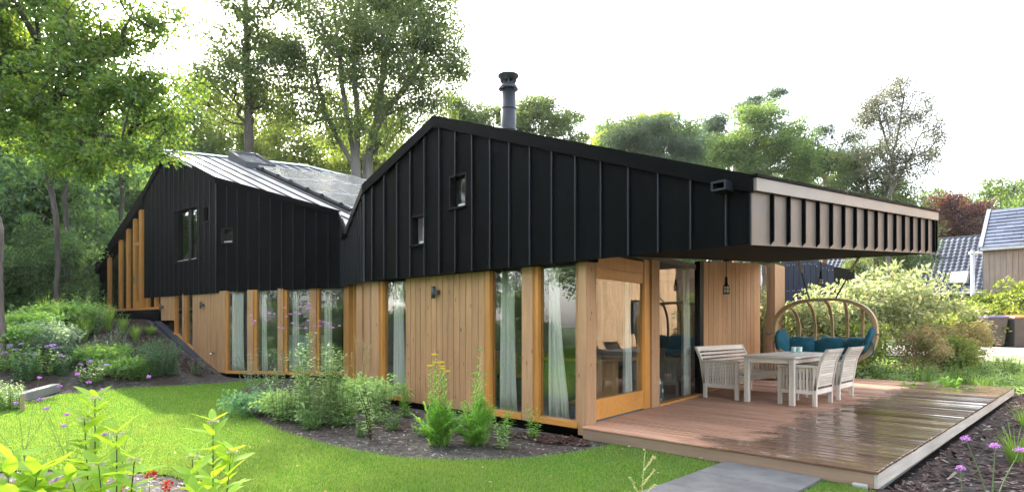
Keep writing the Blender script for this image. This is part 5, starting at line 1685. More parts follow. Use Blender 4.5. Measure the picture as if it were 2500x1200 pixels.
def tree(name, label, cat, base, lobes, trunks, ncl, nleaf, leaf, lm, bm_, seed, r0, group=None, **kw):
    off = (base[0], base[1], base[2])
    tm, cm = tree_meshes(lobes, trunks, ncl, nleaf, leaf, lm, bm_, seed, r0, off=off, **kw)
    t_ = thing(name, label, cat, off, 0, group, local=True)
    obj('trunk', tm, t_); obj('crown', cm, t_)
    return t_
def L_(u, v, Y, ru, rv, depth=None):
    p = at(u, v, Y); k = Y / F
    return (tuple(p), (ru * k, (depth or (ru + rv) / 2 * k), rv * k))
def T_(Y, *uv):
    return [tuple(at(u, v, Y + (q[0] if q else 0))) for u, v, *q in uv]
def base_of(u, Y):
    x, y = c2w((u - CX) / F * Y, Y); return Vector((x, y, gz(x, y) - .05))
def rooted(b, tr): return [tuple(b)] + tr

M['oak'] = leafmat('oak_leaf', (.042, .090, .024), (.10, .172, .042), (2.5, 2.2, .9), .5, third=(.14, .18, .04))
M['beech'] = leafmat('beech_leaf', (.070, .108, .042), (.135, .185, .075), (2.1, 2.0, 1.0), .5, third=(.11, .15, .03))
M['lime'] = leafmat('lime_green_leaf', (.10, .15, .035), (.18, .24, .065), (2.1, 1.9, .9), .5, third=(.18, .22, .05))
M['forest'] = leafmat('woodland_leaf', (.045, .098, .050), (.11, .19, .085), (2.2, 2.2, 1.0), .42, third=(.17, .25, .07))
M['pine'] = leafmat('pine_needle', (.05, .085, .055), (.10, .145, .09), (1.6, 1.6, 1.2), .35)
M['robinia'] = leafmat('robinia_leaf', (.06, .115, .04), (.115, .18, .065), (1.9, 1.8, 1.0), .5, third=(.17, .22, .08))
M['birch'] = leafmat('birch_leaf', (.085, .10, .065), (.14, .15, .10), (1.7, 1.6, 1.2), .45, third=(.17, .14, .115))
M['birchlow'] = leafmat('birch_leaf_green', (.075, .115, .05), (.15, .195, .085), (2.0, 1.9, 1.0), .45)
M['redleaf'] = leafmat('copper_leaf', (.045, .026, .026), (.105, .055, .045), (2.2, 1.2, 1.0), .4)
M['farleaf'] = leafmat('far_woodland_leaf', (.045, .085, .025), (.095, .155, .035), (2.0, 1.9, .8), .45, third=(.13, .17, .05))
M['paleshrub'] = leafmat('pale_shrub_leaf', (.15, .205, .095), (.30, .35, .19), (1.7, 1.6, 1.1), .5, third=(.48, .44, .32))
M['pinkshrub'] = leafmat('rosy_shrub_leaf', (.17, .20, .085), (.29, .28, .14), (1.8, 1.6, 1.1), .5, third=(.42, .24, .18))
M['herb'] = leafmat('herb_leaf', (.11, .23, .06), (.19, .33, .10), (2.1, 2.0, .9), .45, third=(.20, .30, .11))
M['herbblue'] = leafmat('blue_green_leaf', (.10, .22, .11), (.18, .32, .18), (1.9, 1.9, 1.1), .42)
M['herblight'] = leafmat('light_green_leaf', (.25, .39, .13), (.36, .50, .22), (1.6, 1.6, .9), .5, third=(.44, .54, .30))
M['fern'] = leafmat('fern_leaf', (.19, .36, .08), (.28, .46, .13), (2.1, 2.0, .8), .5)
M['greyleaf'] = leafmat('grey_green_leaf', (.17, .25, .17), (.30, .38, .28), (1.8, 1.8, 1.3), .45)
M['bigleaf'] = leafmat('broad_bright_leaf', (.17, .32, .04), (.28, .43, .07), (1.8, 1.6, .6), .5, gloss=.008, third=(.30, .40, .09))
M['darkherb'] = leafmat('dark_purple_leaf', (.03, .035, .035), (.06, .06, .05), (1.8, 1.4, 1.2), .4)
M['straw'] = leafmat('straw_blade', (.28, .24, .12), (.48, .40, .24), (1.6, 1.5, 1.2), .45)
M['grassblade'] = leafmat('tall_grass_blade', (.11, .22, .04), (.20, .34, .08), (2.0, 1.8, .8), .5, third=(.24, .30, .09))
M['purple'] = leafmat('purple_petal', (.30, .17, .50), (.52, .34, .72), (1.4, 1.3, 1.5), .4)
M['pinkpurple'] = leafmat('verbena_petal', (.42, .12, .42), (.66, .40, .72), (1.4, 1.3, 1.5), .4)
M['yellow'] = leafmat('yellow_petal', (.62, .48, .02), (.75, .60, .06), (1.3, 1.2, .9), .3)
M['red'] = leafmat('red_petal', (.30, .012, .012), (.50, .03, .02), (1.6, 1.0, .9), .4, third=(.7, .35, .02))
M['cream'] = leafmat('cream_bud', (.42, .36, .30), (.62, .56, .48), (1.3, 1.3, 1.3), .4)
M['whitefl'] = leafmat('white_flower', (.55, .58, .50), (.75, .76, .68), (1.2, 1.2, 1.2), .4)

# ---- big trees by the house
b = base_of(-230, 12.0)
tree('oak_tree', 'large oak reaching its low leafy boughs over the house from the left edge', 'tree', b,
     [L_(60, 90, 11.5, 190, 170), L_(250, 150, 11, 170, 150), L_(330, 270, 10.6, 95, 110), L_(110, 290, 11.5, 160, 90), L_(300, 370, 10.4, 75, 70), L_(330, 30, 11.5, 110, 80), L_(20, -60, 12, 260, 110), L_(235, 420, 10.6, 60, 50), L_(-160, 120, 12, 180, 220), L_(390, 200, 10.6, 55, 110), L_(345, 395, 10.3, 62, 62), L_(180, 350, 10.8, 120, 75), L_(400, 60, 11, 60, 70), L_(425, 290, 10.6, 45, 70), L_(410, 130, 10.8, 50, 60)],
     [rooted(b, T_(12, (-215, 500), (-190, 330), (-170, 140), (-150, -60))), T_(12, (-190, 330), (-60, 180), (60, 165, -.5), (170, 155, -1)), T_(12, (-205, 430), (-50, 235), (90, 240, -.6), (190, 300, -1.2), (280, 350, -1.6))],
     640, 95, (.085, .055), M['oak'], M['barkdark'], 3, .26, clr=.34, flat=.6, gap=.12)
b = base_of(3, 13.5)
tree('pine_tree', 'straight grey brown pine trunk rising at the left edge of the picture', 'tree', b,
     [L_(-60, -300, 13.5, 200, 130), L_(40, -420, 13.5, 160, 100)], [rooted(b, T_(13.5, (-6, 600), (-22, 420), (-45, 100), (-50, -380)))],
     50, 220, (.10, .010), M['pine'], M['barkpurple'], 5, .19, clr=.5, flat=.4)
b = base_of(606, 27)
tree('larch_tree', 'slender upright tree with one straight dark stem behind the roof window', 'tree', b,
     [L_(600, 60, 27, 110, 200), L_(560, 200, 27, 95, 110), L_(650, 190, 27, 80, 120), L_(590, -120, 27, 90, 120), L_(500, 190, 27, 50, 90), L_(660, 60, 27, 60, 110), L_(690, -60, 27, 70, 90)],
     [rooted(b, T_(27, (606, 420), (608, 250), (600, 80), (596, -160)))], 820, 58, (.12, .07), M['beech'], M['barkdark'], 8, .20, clr=.75, flat=.4, gap=.1)
b = base_of(875, 28)
tree('beech_tree', 'tall spreading multi stemmed beech behind the valley of the roof', 'tree', b,
     [L_(900, 110, 28, 215, 150), L_(790, 150, 28, 110, 140), L_(1020, 130, 28, 120, 150), L_(880, -40, 28, 190, 110), L_(960, 270, 28, 110, 70), L_(770, 290, 28, 90, 60), L_(1080, 60, 28, 70, 90), L_(1080, 210, 28, 55, 60), L_(740, 60, 28, 60, 90), L_(1100, 130, 28, 62, 90), L_(1010, -40, 28, 150, 90), L_(1060, 260, 28, 45, 45), L_(850, 330, 28, 120, 45), L_(700, 200, 28, 60, 90), L_(940, 350, 28, 70, 40)],
     [rooted(b, T_(28, (872, 470), (868, 400), (855, 330), (838, 220), (820, 60), (810, -60))), T_(28, (868, 400), (875, 300), (862, 180), (875, 20), (870, -90)),
      T_(28, (868, 410), (830, 350), (790, 260), (760, 140)), rooted(base_of(897, 28.4), T_(28.4, (897, 400), (918, 300), (935, 180), (960, 40), (975, -60))), T_(28.4, (918, 300), (985, 220), (1050, 120))],
     1350, 72, (.125, .08), M['beech'], M['barkgrey'], 11, .24, clr=.8, flat=.5, gap=.12)
b = base_of(1330, 38)
tree('ash_tree', 'round pale green tree standing behind the chimney', 'tree', b,
     [L_(1330, 310, 38, 85, 80), L_(1270, 300, 38, 60, 60), L_(1395, 320, 38, 42, 55), L_(1180, 300, 38, 80, 55), L_(1110, 280, 38, 50, 55), L_(1330, 250, 38, 50, 30)],
     [rooted(b, T_(38, (1320, 480), (1320, 330), (1330, 250))), T_(38, (1320, 450), (1200, 330), (1150, 280))], 480, 70, (.15, .095), M['birchlow'], M['barkgrey'], 13, .22, clr=.6, flat=.55, gap=.08)
# ---- the row beyond the canopy, left to right
b = base_of(1590, 40)
tree('pine_tree', 'broad bluish pine first in the row beyond the roof edge', 'tree', b,
     [L_(1520, 330, 40, 60, 40), L_(1590, 350, 40, 80, 38), L_(1670, 360, 40, 60, 40), L_(1600, 310, 40, 60, 26), L_(1620, 420, 40, 110, 40)],
     [rooted(b, T_(40, (1592, 480), (1590, 330)))], 360, 60, (.24, .060), M['pine'], M['barkred'], 17, .22, clr=.7, flat=.5, gap=.3)
b = base_of(1545, 43)
tree('lime_tree', 'yellow green broadleaf crown showing above the bluish pine', 'tree', b,
     [L_(1545, 315, 43, 55, 32), L_(1610, 310, 43, 35, 30), L_(1490, 350, 43, 35, 30)], [rooted(b, T_(43, (1550, 460), (1550, 300)))], 130, 110, (.19, .11), M['lime'], M['bark'], 19, .2, clr=.6)
b = base_of(1790, 44)
tree('pine_tree', 'tall dark pine whose flat top leans out above the bright robinia', 'tree', b,
     [L_(1870, 232, 44, 48, 16), L_(1840, 262, 44, 60, 16), L_(1750, 300, 44, 38, 24), L_(1740, 340, 44, 35, 26), L_(1895, 225, 44, 20, 8)],
     [rooted(b, T_(44, (1795, 500), (1800, 330), (1830, 265), (1880, 230))), T_(44, (1800, 340), (1745, 300))], 210, 46, (.24, .060), M['pine'], M['barkred'], 23, .2, clr=.65, flat=.35, gap=.2)
b = base_of(1850, 36)
tree('robinia_tree', 'bright green feathery robinia in the middle of the row beyond the canopy', 'tree', b,
     [L_(1850, 300, 36, 75, 50), L_(1800, 360, 36, 60, 60), L_(1890, 370, 36, 90, 55), L_(1950, 330, 36, 40, 45), L_(1820, 430, 36, 70, 40), L_(1930, 430, 36, 70, 40), L_(1970, 380, 36, 35, 40)],
     [rooted(b, T_(36, (1800, 470), (1835, 380), (1860, 300))), T_(36, (1810, 450), (1900, 390), (1950, 330))], 460, 75, (.16, .07), M['robinia'], M['bark'], 29, .2, clr=.6, flat=.5, gap=.12)
b = base_of(2010, 38)
tree('pine_tree', 'reddish trunked pine with forked limbs between robinia and birch', 'tree', b,
     [L_(2000, 370, 38, 40, 22), L_(2055, 330, 38, 40, 22), L_(1960, 350, 38, 40, 22), L_(2090, 380, 38, 40, 24), L_(2010, 320, 38, 30, 16), L_(2080, 340, 38, 30, 20), L_(2030, 400, 38, 70, 26), L_(1970, 400, 38, 45, 24)],
     [rooted(b, T_(38, (2012, 520), (2015, 440), (2035, 390), (2065, 340))), T_(38, (2015, 440), (1985, 390), (1960, 355)), T_(38, (2015, 450), (2070, 415), (2100, 385))], 250, 46, (.22, .055), M['pine'], M['barkred'], 31, .24, clr=.6, flat=.4, gap=.2)
b = base_of(2170, 31)
tree('birch_tree', 'tall airy birch with thin drooping pinkish twigs against the white sky', 'tree', b,
     [L_(2190, 250, 31, 85, 65), L_(2150, 320, 31, 65, 75), L_(2240, 330, 31, 65, 80), L_(2270, 290, 31, 40, 60), L_(2190, 400, 31, 90, 60), L_(2130, 250, 31, 50, 50), L_(2290, 360, 31, 30, 60), L_(2190, 215, 31, 60, 35), L_(2110, 320, 31, 40, 70)],
     [rooted(b, T_(31, (2168, 560), (2172, 470), (2180, 380), (2200, 290), (2210, 200))), T_(31, (2172, 470), (2215, 400), (2255, 310)), T_(31, (2180, 400), (2150, 300), (2140, 220))],
     520, 44, (.10, .058), M['birch'], M['bark'], 37, .10, clr=.5, flat=.5, gap=.05, hang=.35)
b = base_of(2140, 33)
tree('birch_tree', 'denser grey green birch filling the gap under the airy birch behind canopy', 'tree', b,
     [L_(2100, 480, 33, 110, 60), L_(2160, 540, 33, 110, 70), L_(2080, 430, 33, 60, 40), L_(2210, 600, 33, 70, 80), L_(2020, 520, 33, 80, 60), L_(2150, 640, 33, 70, 60), L_(2190, 450, 33, 60, 50), L_(2060, 395, 33, 45, 40), L_(2130, 400, 33, 60, 50)],
     [rooted(b, T_(33, (2140, 700), (2135, 560), (2110, 430)))], 520, 85, (.14, .075), M['birchlow'], M['bark'], 41, .18, clr=.6, flat=.6, hang=.3, gap=.1)
b = base_of(2330, 44)
tree('copper_beech', 'dark red leaved copper beech behind the tiled neighbouring roof', 'tree', b,
     [L_(2330, 520, 44, 80, 40), L_(2290, 500, 44, 45, 30), L_(2380, 540, 44, 50, 35), L_(2330, 560, 44, 90, 40)],
     [rooted(b, T_(44, (2330, 640), (2330, 500)))], 150, 70, (.18, .11), M['redleaf'], M['barkdark'], 43, .22, clr=.7)
b = base_of(2560, 26)
tree('pine_tree', 'pine at the right edge with only its branch tips in the picture', 'tree', b,
     [L_(2500, 305, 26, 26, 16), L_(2496, 385, 26, 20, 10), L_(2500, 415, 26, 26, 12), L_(2580, 300, 26, 60, 60)],
     [rooted(b, T_(26, (2560, 500), (2565, 260)))], 40, 120, (.11, .014), M['pine'], M['barkred'], 47, .2, clr=.4, flat=.5)

# ---- generic woodland trees: three kinds, copied
def variant(seed, H, R, lm, bark, ncl, nleaf, leaf, clr, low=.35):
    rg = random.Random(seed)
    lob = []
    for k in range(9):
        z = H * (low + (1 - low) * (k + .5) / 9)
        w = R * (1 - abs((k / 8) - .42) * .9) * .7
        a = rg.uniform(0, 2 * PI)
        lob.append(((math.cos(a) * w * .6, math.sin(a) * w * .6, z), (w, w, H * .13)))
    tr = [[(0, 0, 0), (.1, 0, H * .3), (rg.uniform(-.4, .4), rg.uniform(-.4, .4), H * .6), (rg.uniform(-.5, .5), 0, H * .92)]]
    return tree_meshes(lob, tr, ncl, nleaf, leaf, lm, bark, seed, H * .016, clr=clr, flat=.55, gap=.1)
VAR = {'oakwood': variant(101, 13, 4.8, M['forest'], M['barkdark'], 360, 62, (.17, .105), .9, .22),
       'bright': variant(102, 12, 4.4, M['lime'], M['bark'], 300, 80, (.19, .12), .85, .2),
       'far': variant(103, 12, 5.0, M['farleaf'], M['bark'], 260, 80, (.26, .16), .95, .15),
       'under': variant(104, 4.2, 2.4, M['forest'], M['barkdark'], 210, 75, (.12, .08), .55, .06)}
ORD = ['first', 'second', 'third', 'fourth', 'fifth', 'sixth', 'seventh', 'eighth', 'ninth', 'tenth', 'eleventh', 'twelfth', 'thirteenth', 'fourteenth', 'fifteenth', 'sixteenth', 'seventeenth', 'eighteenth', 'nineteenth', 'twentieth']
def rank(items, key):
    o = sorted(range(len(items)), key=lambda i: items[i][key])
    return {j: ORD[k] for k, j in enumerate(o)}
def put(kind, name, label, u, Y, s=1.0, sz=None, group=None, rz=None, cat='tree'):
    x, y = c2w((u - CX) / F * Y, Y)
    t_ = thing(name, label, cat, (x, y, gz(x, y) - .1), rz if rz is not None else random.uniform(0, 6.28), group, local=True)
    t_.scale = (s, s, sz or s)
    tm, cm = VAR[kind]
    obj('trunk', tm, t_); obj('crown', cm, t_)
    return t_
G_ = 'woodland trees left of and behind the house'
DK = [('oakwood', -40, 29, 1.0, 1.0), ('oakwood', 120, 33, 1.1, 1.25), ('oakwood', 270, 36, 1.0, 1.0), ('oakwood', 390, 40, 1.1, 1.2), ('oakwood', -190, 24, 1.0, 1.1), ('oakwood', 430, 52, 1.3, 1.3), ('oakwood', -330, 34, 1.2, 1.5)]
DK_R = rank(DK, 1)
for i, (k, u, Y, s, sz) in enumerate(DK):
    put(k, 'woodland_tree', f'{DK_R[i]} dark green tree, counted from the left, in the wood left of the house', u, Y, s, sz, 'dark woodland trees on the left')
BR = [('bright', 430, 44, 1.3, 1.45), ('bright', 510, 47, 1.35, 1.5), ('bright', 590, 45, 1.3, 1.4), ('bright', 680, 47, 1.35, 1.5), ('bright', 770, 46, 1.3, 1.4), ('bright', 850, 48, 1.35, 1.5), ('bright', 940, 46, 1.3, 1.42), ('bright', 1030, 48, 1.3, 1.4), ('bright', 1110, 52, 1.2, 1.35), ('bright', 350, 60, 1.4, 1.5), ('bright', 190, 62, 1.1, 1.0), ('bright', 640, 60, 1.5, 1.6), ('bright', 480, 62, 1.5, 1.6), ('bright', 800, 60, 1.5, 1.55)]
BR_R = rank(BR, 1)
for i, (k, u, Y, s, sz) in enumerate(BR):
    put(k, 'woodland_tree', f'{BR_R[i]} sunlit yellow green tree, counted from the left, in the wood behind the house', u, Y, s, sz, 'yellow green woodland trees behind')
UN = [(-60, 22, 1.0), (60, 24, 1.05), (170, 26, 1.1), (110, 20.5, .75), (250, 29, 1.2), (-170, 18, .9), (10, 27, 1.3), (210, 33, 1.5), (330, 36, 1.5), (420, 40, 1.4), (90, 30, 1.9), (170, 32, 2.0), (-20, 29, 1.9), (260, 34, 2.0), (30, 24, 1.6), (130, 25, 1.5)]
UN_R = rank(UN, 0)
for i, (u, Y, s) in enumerate(UN):
    put('under', 'understory_shrub', f'{UN_R[i]} dense dark green shrub, counted from the left, in the undergrowth before the wood', u, Y, s, s * 1.15, 'undergrowth shrubs left of the house', cat='shrub')
FA = [(2180, 74, 1.2, 1.35), (2270, 76, 1.2, 1.45), (2350, 74, 1.15, 1.35), (2430, 70, 1.2, 1.45), (2520, 72, 1.3, 1.5), (2600, 66, 1.2, 1.4), (2310, 62, .9, 1.1), (2400, 60, .9, 1.08), (2490, 62, 1.0, 1.15), (2060, 72, 1.2, 1.6), (1960, 70, 1.2, 1.75), (1860, 66, 1.2, 1.75), (1740, 64, 1.2, 1.8), (1640, 64, 1.2, 1.9), (1550, 66, 1.2, 1.95), (1700, 70, 1.2, 1.95), (1480, 68, 1.1, 1.9)]
FA_R = rank(FA, 0)
for i, (u, Y, s, sz) in enumerate(FA):
    put('far', 'woodland_tree', f'{FA_R[i]} pale green tree, counted from the left, in the distant wood beyond the canopy', u, Y, s, sz, 'distant woodland trees on the right')
for i, (x, y, k, s) in enumerate([(-18, -17, 'oakwood', .9), (-10, -19, 'oakwood', 1.0), (-2, -20, 'oakwood', .85), (6, -19, 'oakwood', 1.0), (-27, -14, 'oakwood', 1.0), (-36, -10, 'oakwood', 1.1), (14, -16, 'oakwood', .9), (-14, -27, 'oakwood', 1.2), (-4, -29, 'oakwood', 1.1), (-28, -24, 'oakwood', 1.2), (8, -28, 'oakwood', 1.1)]):
    t_ = thing('woodland_tree', 'dark green garden tree mirrored in the ground floor glass', 'tree', (x, y, -.3), random.uniform(0, 6), 'garden trees mirrored in the glass', local=True)
    t_.scale = (s, s, s * 1.1); obj('trunk', VAR[k][0], t_); obj('crown', VAR[k][1], t_)
for i, (x, y, s) in enumerate([(-15, -9.5, .7), (-11.5, -11, .8), (-7.5, -12, .75), (-3.5, -12, .8), (.5, -12.5, .7), (4.5, -12, .8), (-20, -8, .8), (-25, -6, .9)]):
    t_ = thing('hedge_shrub', 'dark green garden shrub mirrored in the ground floor glass', 'shrub', (x, y, -.3), random.uniform(0, 6), 'garden shrubs mirrored in the glass', local=True)
    t_.scale = (s, s, s); obj('trunk', VAR['under'][0], t_); obj('crown', VAR['under'][1], t_)

# slim young trees standing in the light at the wood edge, left of the house
for i, (u, Y, lb, tr_, lo) in enumerate((
    (135, 19.5, 'slender dark young tree leaning left in the light gap of the wood', [(140, 560), (128, 470), (105, 390), (95, 330)], [(95, 330, 60, 50), (140, 400, 50, 40)]),
    (165, 22.0, 'slender forked young tree right of the leaning one at the wood edge', [(165, 570), (160, 480), (172, 400), (190, 340)], [(190, 340, 60, 50), (150, 420, 40, 36)]),
    (300, 26.0, 'thin young tree stem in the shade just left of the house end', [(292, 560), (300, 470), (288, 380)], [(290, 370, 60, 60), (320, 430, 40, 40)]))):
    b = base_of(tr_[0][0], Y)
    tree('young_tree', lb, 'tree', b, [L_(q[0], q[1], Y, q[2], q[3]) for q in lo], [rooted(b, T_(Y, *tr_))], 70, 60, (.11, .07), M['forest'], M['barkdark'], 60 + i, .085, clr=.45)
HAZE = 0.00018
M['asterleaf'] = leafmat('pale_herb_leaf', (.34, .48, .19), (.48, .60, .30), (1.3, 1.3, .9), .45, third=(.56, .64, .42))
# ------------------------------------------------------------------ garden plants
def stems_mesh(name, polys, radii, m, sides=5):
    mb = MB()
    for p, r in zip(polys, radii):
        k = len(p)
        mb.tube([Vector(q) for q in p], [r * (1 - .6 * i / (k - 1)) for i in range(k)], sides, cap=False)
    me = bpy.data.meshes.new(name); me.from_pydata(mb.v, [], mb.f); me.materials.append(m)
    me.polygons.foreach_set("use_smooth", [True] * len(me.polygons)); return me
def stem_paths(n, h, spread, base=.04, lean=.0, seg=6, hv=.25):
    out = []
    for i in range(n):
        a = RNG.uniform(0, 2 * PI); r = base * math.sqrt(RNG.uniform(0, 1)); s = spread * math.sqrt(RNG.uniform(0.02, 1))
        hh = h * RNG.uniform(1 - hv, 1.0) * (1 - .25 * (s / max(spread, 1e-6)) ** 2)
        b = np.array([r * math.cos(a), r * math.sin(a), 0])
        tpx = np.array([s * math.cos(a), s * math.sin(a), hh])
        pth = []
        wob = RNG.normal(0, .02 * h, 2)
        for k in range(seg + 1):
            t = k / seg
            q = b + (tpx - b) * np.array([t ** 1.5, t ** 1.5, t])
            q[:2] += wob * math.sin(PI * t)
            pth.append(q)
        out.append(np.array(pth))
    return out
def along(path, t):
    k = len(path) - 1
    x = min(k - 1e-6, max(0, t * k)); i = int(x); f = x - i
    return path[i] * (1 - f) + path[i + 1] * f
def herb_meshes(n, h, spread, nl, L, W, lm, sm, base=.05, t0=.1, droop=-.1, taper=.5, r=.004, hv=.25, flower=None, fsize=.02, fcount=14, fl=(.012, .009), nfl=999, upd=.45):
    st = stem_paths(n, h, spread, base, hv=hv)
    sm_ = stems_mesh('stem', st, [r] * n, sm, 4)
    P, D, S = [], [], []
    for p in st:
        ph = RNG.uniform(0, 6)
        for k in range(nl):
            t = t0 + (1 - t0) * (k + RNG.uniform(0, .6)) / nl
            q = along(p, t)
            a = ph + k * 2.4
            P.append(q); D.append((math.cos(a), math.sin(a), upd + RNG.normal(0, .15))); S.append(1 - taper * t)
    P, D, S = np.array(P), np.array(D), np.array(S)
    D /= np.linalg.norm(D, axis=1)[:, None]
    v, f = strip_blades(P, D, L * S * RNG.uniform(.75, 1.2, len(P)), W * S, .45 + droop, 2)
    fo = npmesh('foliage', v, f, lm, False)
    fm = None
    if flower:
        C_ = []
        for p in st[:nfl]:
            e = p[-1]
            d = RNG.normal(0, 1, (fcount, 3)); d /= np.linalg.norm(d, axis=1)[:, None]; d[:, 2] = np.abs(d[:, 2]) * .6
            C_.append(e + d * fsize)
        C_ = np.concatenate(C_)
        v, f = leaf_cloud(C_, fl[0], fl[1], .6)
        fm = npmesh('flowers', v, f, flower, False)
    return sm_, fo, fm
def plant(name, label, cat, u, v, meshes, z=None, scale=1.0, group=None, Y=None, rz=None):
    if Y is None:
        Ys = np.arange(3.0, 60.0, .05)                 # walk the sight line down to the terrain
        wx_, wy_ = c2w((u - CX) / F * Ys, Ys)
        hit = np.where(EYE + (HY - v) / F * Ys <= ground(wx_, wy_))[0]
        Y = float(Ys[hit[0]]) if len(hit) else 24.0
    x, y = c2w((u - CX) / F * Y, Y)
    t_ = thing(name, label, cat, (x, y, (gz(x, y) if z is None else z) - .01), rz if rz is not None else random.uniform(0, 6.28), group, local=True)
    t_.scale = (scale,) * 3 if not hasattr(scale, '__len__') else scale
    for nm, me in zip(('stem', 'foliage', 'flowers'), meshes):
        if me is not None:
            o_ = obj(nm, me, t_)
            if nm == 'flowers': tag(o_, kind='stuff')
    return t_
def tuft_meshes(n, h, w, lm, spread=.5, base=.05, droop=.5, plume=None, nplume=0, ph=1.4):
    a = RNG.uniform(0, 2 * PI, n); r = base * np.sqrt(RNG.uniform(0, 1, n))
    P = np.stack([r * np.cos(a), r * np.sin(a), np.zeros(n)], 1)
    s = spread * RNG.uniform(.1, 1, n); b = a + RNG.normal(0, .5, n)
    D = np.stack([s * np.cos(b), s * np.sin(b), np.ones(n)], 1)
    v, f = strip_blades(P, D, h * RNG.uniform(.55, 1.1, n), w, droop * RNG.uniform(.4, 1.3, n), 5)
    fo = npmesh('foliage', v, f, lm, False)
    sm_ = None
    fm = None
    if nplume:
        st = stem_paths(nplume, ph, .22, .05, hv=.2)
        sm_ = stems_mesh('stem', st, [.003] * nplume, M['stemstraw'], 4)
        P, D = [], []
        for p in st:
            for k in range(60):
                t = .72 + .28 * k / 60
                q = along(p, t); an = RNG.uniform(0, 6.28)
                P.append(q); D.append((math.cos(an) * .35, math.sin(an) * .35, 1))
        P, D = np.array(P), np.array(D)
        v, f = strip_blades(P, D, .07 * RNG.uniform(.6, 1.3, len(P)), .007, .2, 2)
        fm = npmesh('flowers', v, f, plume, False)
    return sm_, fo, fm
def frond_meshes(n, h, spread, lm, wide=.14, pairs=26, droop=.35, flower=None, nfl=0, fh=1.0, sm=None):
    P, D, L = [], [], []
    st = []
    for i in range(n):
        a = RNG.uniform(0, 2 * PI); s = spread * RNG.uniform(.15, 1) ** 1.2; hh = h * RNG.uniform(.45, 1.05) * (1.1 - .5 * s / spread)
        b0 = RNG.normal(0, .05, 2)
        pth = []
        for k in range(9):
            t = k / 8
            pth.append(np.array([b0[0] + math.cos(a) * s * t ** 1.3, b0[1] + math.sin(a) * s * t ** 1.3, hh * (t - droop * t ** 3 * .8)]))
        st.append(np.array(pth))
        side = np.array([-math.sin(a), math.cos(a), 0])
        for k in range(pairs):
            t = .08 + .92 * k / pairs
            q = along(pth, t); tn = along(pth, min(1, t + .05)) - along(pth, max(0, t - .02)); tn /= np.linalg.norm(tn) + 1e-9
            w = wide * math.sin(PI * (t * .82 + .12)) ** .8
            for s_ in (-1, 1):
                P.append(q); D.append(side * s_ + tn * .7 + RNG.normal(0, .22, 3)); L.append(w * RNG.uniform(.8, 1.1))
    P, D, L = np.array(P), np.array(D), np.array(L)
    v, f = strip_blades(P, D, L, .17 * wide, .25, 2)
    fo = npmesh('foliage', v, f, lm, False)
    sm_ = stems_mesh('stem', st, [.004] * n, M['stem'], 4)
    fm = None
    if nfl:
        fs = stem_paths(nfl, fh, .16, .06, hv=.25)
        mb_s = stems_mesh('stem', st + fs, [.004] * n + [.0045] * nfl, M['stem'], 4)
        sm_ = mb_s
        C_ = []
        P2, D2 = [], []
        for p in fs:
            for k in range(34):
                q = along(p, .35 + .6 * k / 34); an = k * 2.4
                P2.append(q); D2.append((math.cos(an), math.sin(an), .9))
            g = RNG.uniform(0, 6.28, 60); rr_ = .035 * np.sqrt(RNG.uniform(0, 1, 60))
            C_.append(p[-1] + np.stack([rr_ * np.cos(g), rr_ * np.sin(g), .006 * RNG.uniform(0, 1, 60)], 1))
        v2, f2 = strip_blades(np.array(P2), np.array(D2), .07, .022, .3, 2)
        v = np.concatenate([v, v2]); f = np.concatenate([f, f2 + len(v) - len(v2)])
        fo = npmesh('foliage', v, f, lm, False)
        if flower:
            v3, f3 = leaf_cloud(np.concatenate(C_), .016, .013, 1.5)
            fm = npmesh('flowers', v3, f3, flower, False)
    return sm_, fo, fm
def bush_meshes(w, h, ncl, nleaf, leaf, lm, seed, clr, bark=None, low=.1, up=.35):
    lob = []
    rg = random.Random(seed)
    for k in range(6):
        a = rg.uniform(0, 6.28); q = rg.uniform(.0, .5) * w
        lob.append(((math.cos(a) * q, math.sin(a) * q, h * rg.uniform(low + .3, .72)), (w * .5, w * .5, h * .28)))
    tr = [[(0, 0, 0), (.02, .02, h * .3), (rg.uniform(-.1, .1), rg.uniform(-.1, .1), h * .7)]]
    tm, cm = tree_meshes(lob, tr, ncl, nleaf, leaf, lm, bark or M['bark'], seed, max(.012, h * .012), clr=clr, flat=.6, tip=.0035, gap=.3, up=up)
    return tm, cm, None
def verbena(name, label, u, v, Y, h, nheads, spread, group=None, heads=None, fs=.028, scale=1.0, r=.0035):
    x, y = c2w((u - CX) / F * Y, Y)
    t_ = thing(name, label, 'flower', (x, y, gz(x, y)), 0, group, local=True)
    polys, ends = [], []
    if heads is None:
        for i in range(nheads):
            a = RNG.uniform(0, 6.28); s = spread * RNG.uniform(.2, 1)
            ends.append(np.array([s * math.cos(a), s * math.sin(a), h * RNG.uniform(.75, 1)]))
    else:
        ends = [np.array(e) for e in heads]
    fork = np.array([0, 0, h * .52])
    polys.append(np.array([[0, 0, 0], [.01, 0, h * .25], fork]))
    for e in ends:
        m_ = fork + (e - fork) * .5; m_[2] += .03 * h * RNG.uniform(-1, 1)
        polys.append(np.array([fork - np.array([0, 0, .12 * h * RNG.uniform(0, 1)]), m_, e]))
    obj('stem', stems_mesh('stem', polys, [r] * len(polys), M['stem'], 5), t_)
    P = []
    for e in ends:
        g = RNG.normal(0, 1, (90, 3)); g /= np.linalg.norm(g, axis=1)[:, None]; g[:, 2] = np.abs(g[:, 2]) * .75
        P.append(e + g * fs * RNG.uniform(.5, 1, (90, 1)))
    vv_, ff_ = leaf_cloud(P[0] - ends[0], .011, .009, .8)
    hm_ = npmesh('flower_head', vv_, ff_, M['pinkpurple'], False)
    for e in ends: inst('flower_head', hm_, t_, tuple(e), (0, 0, RNG.uniform(0, 6.28)))
    return t_

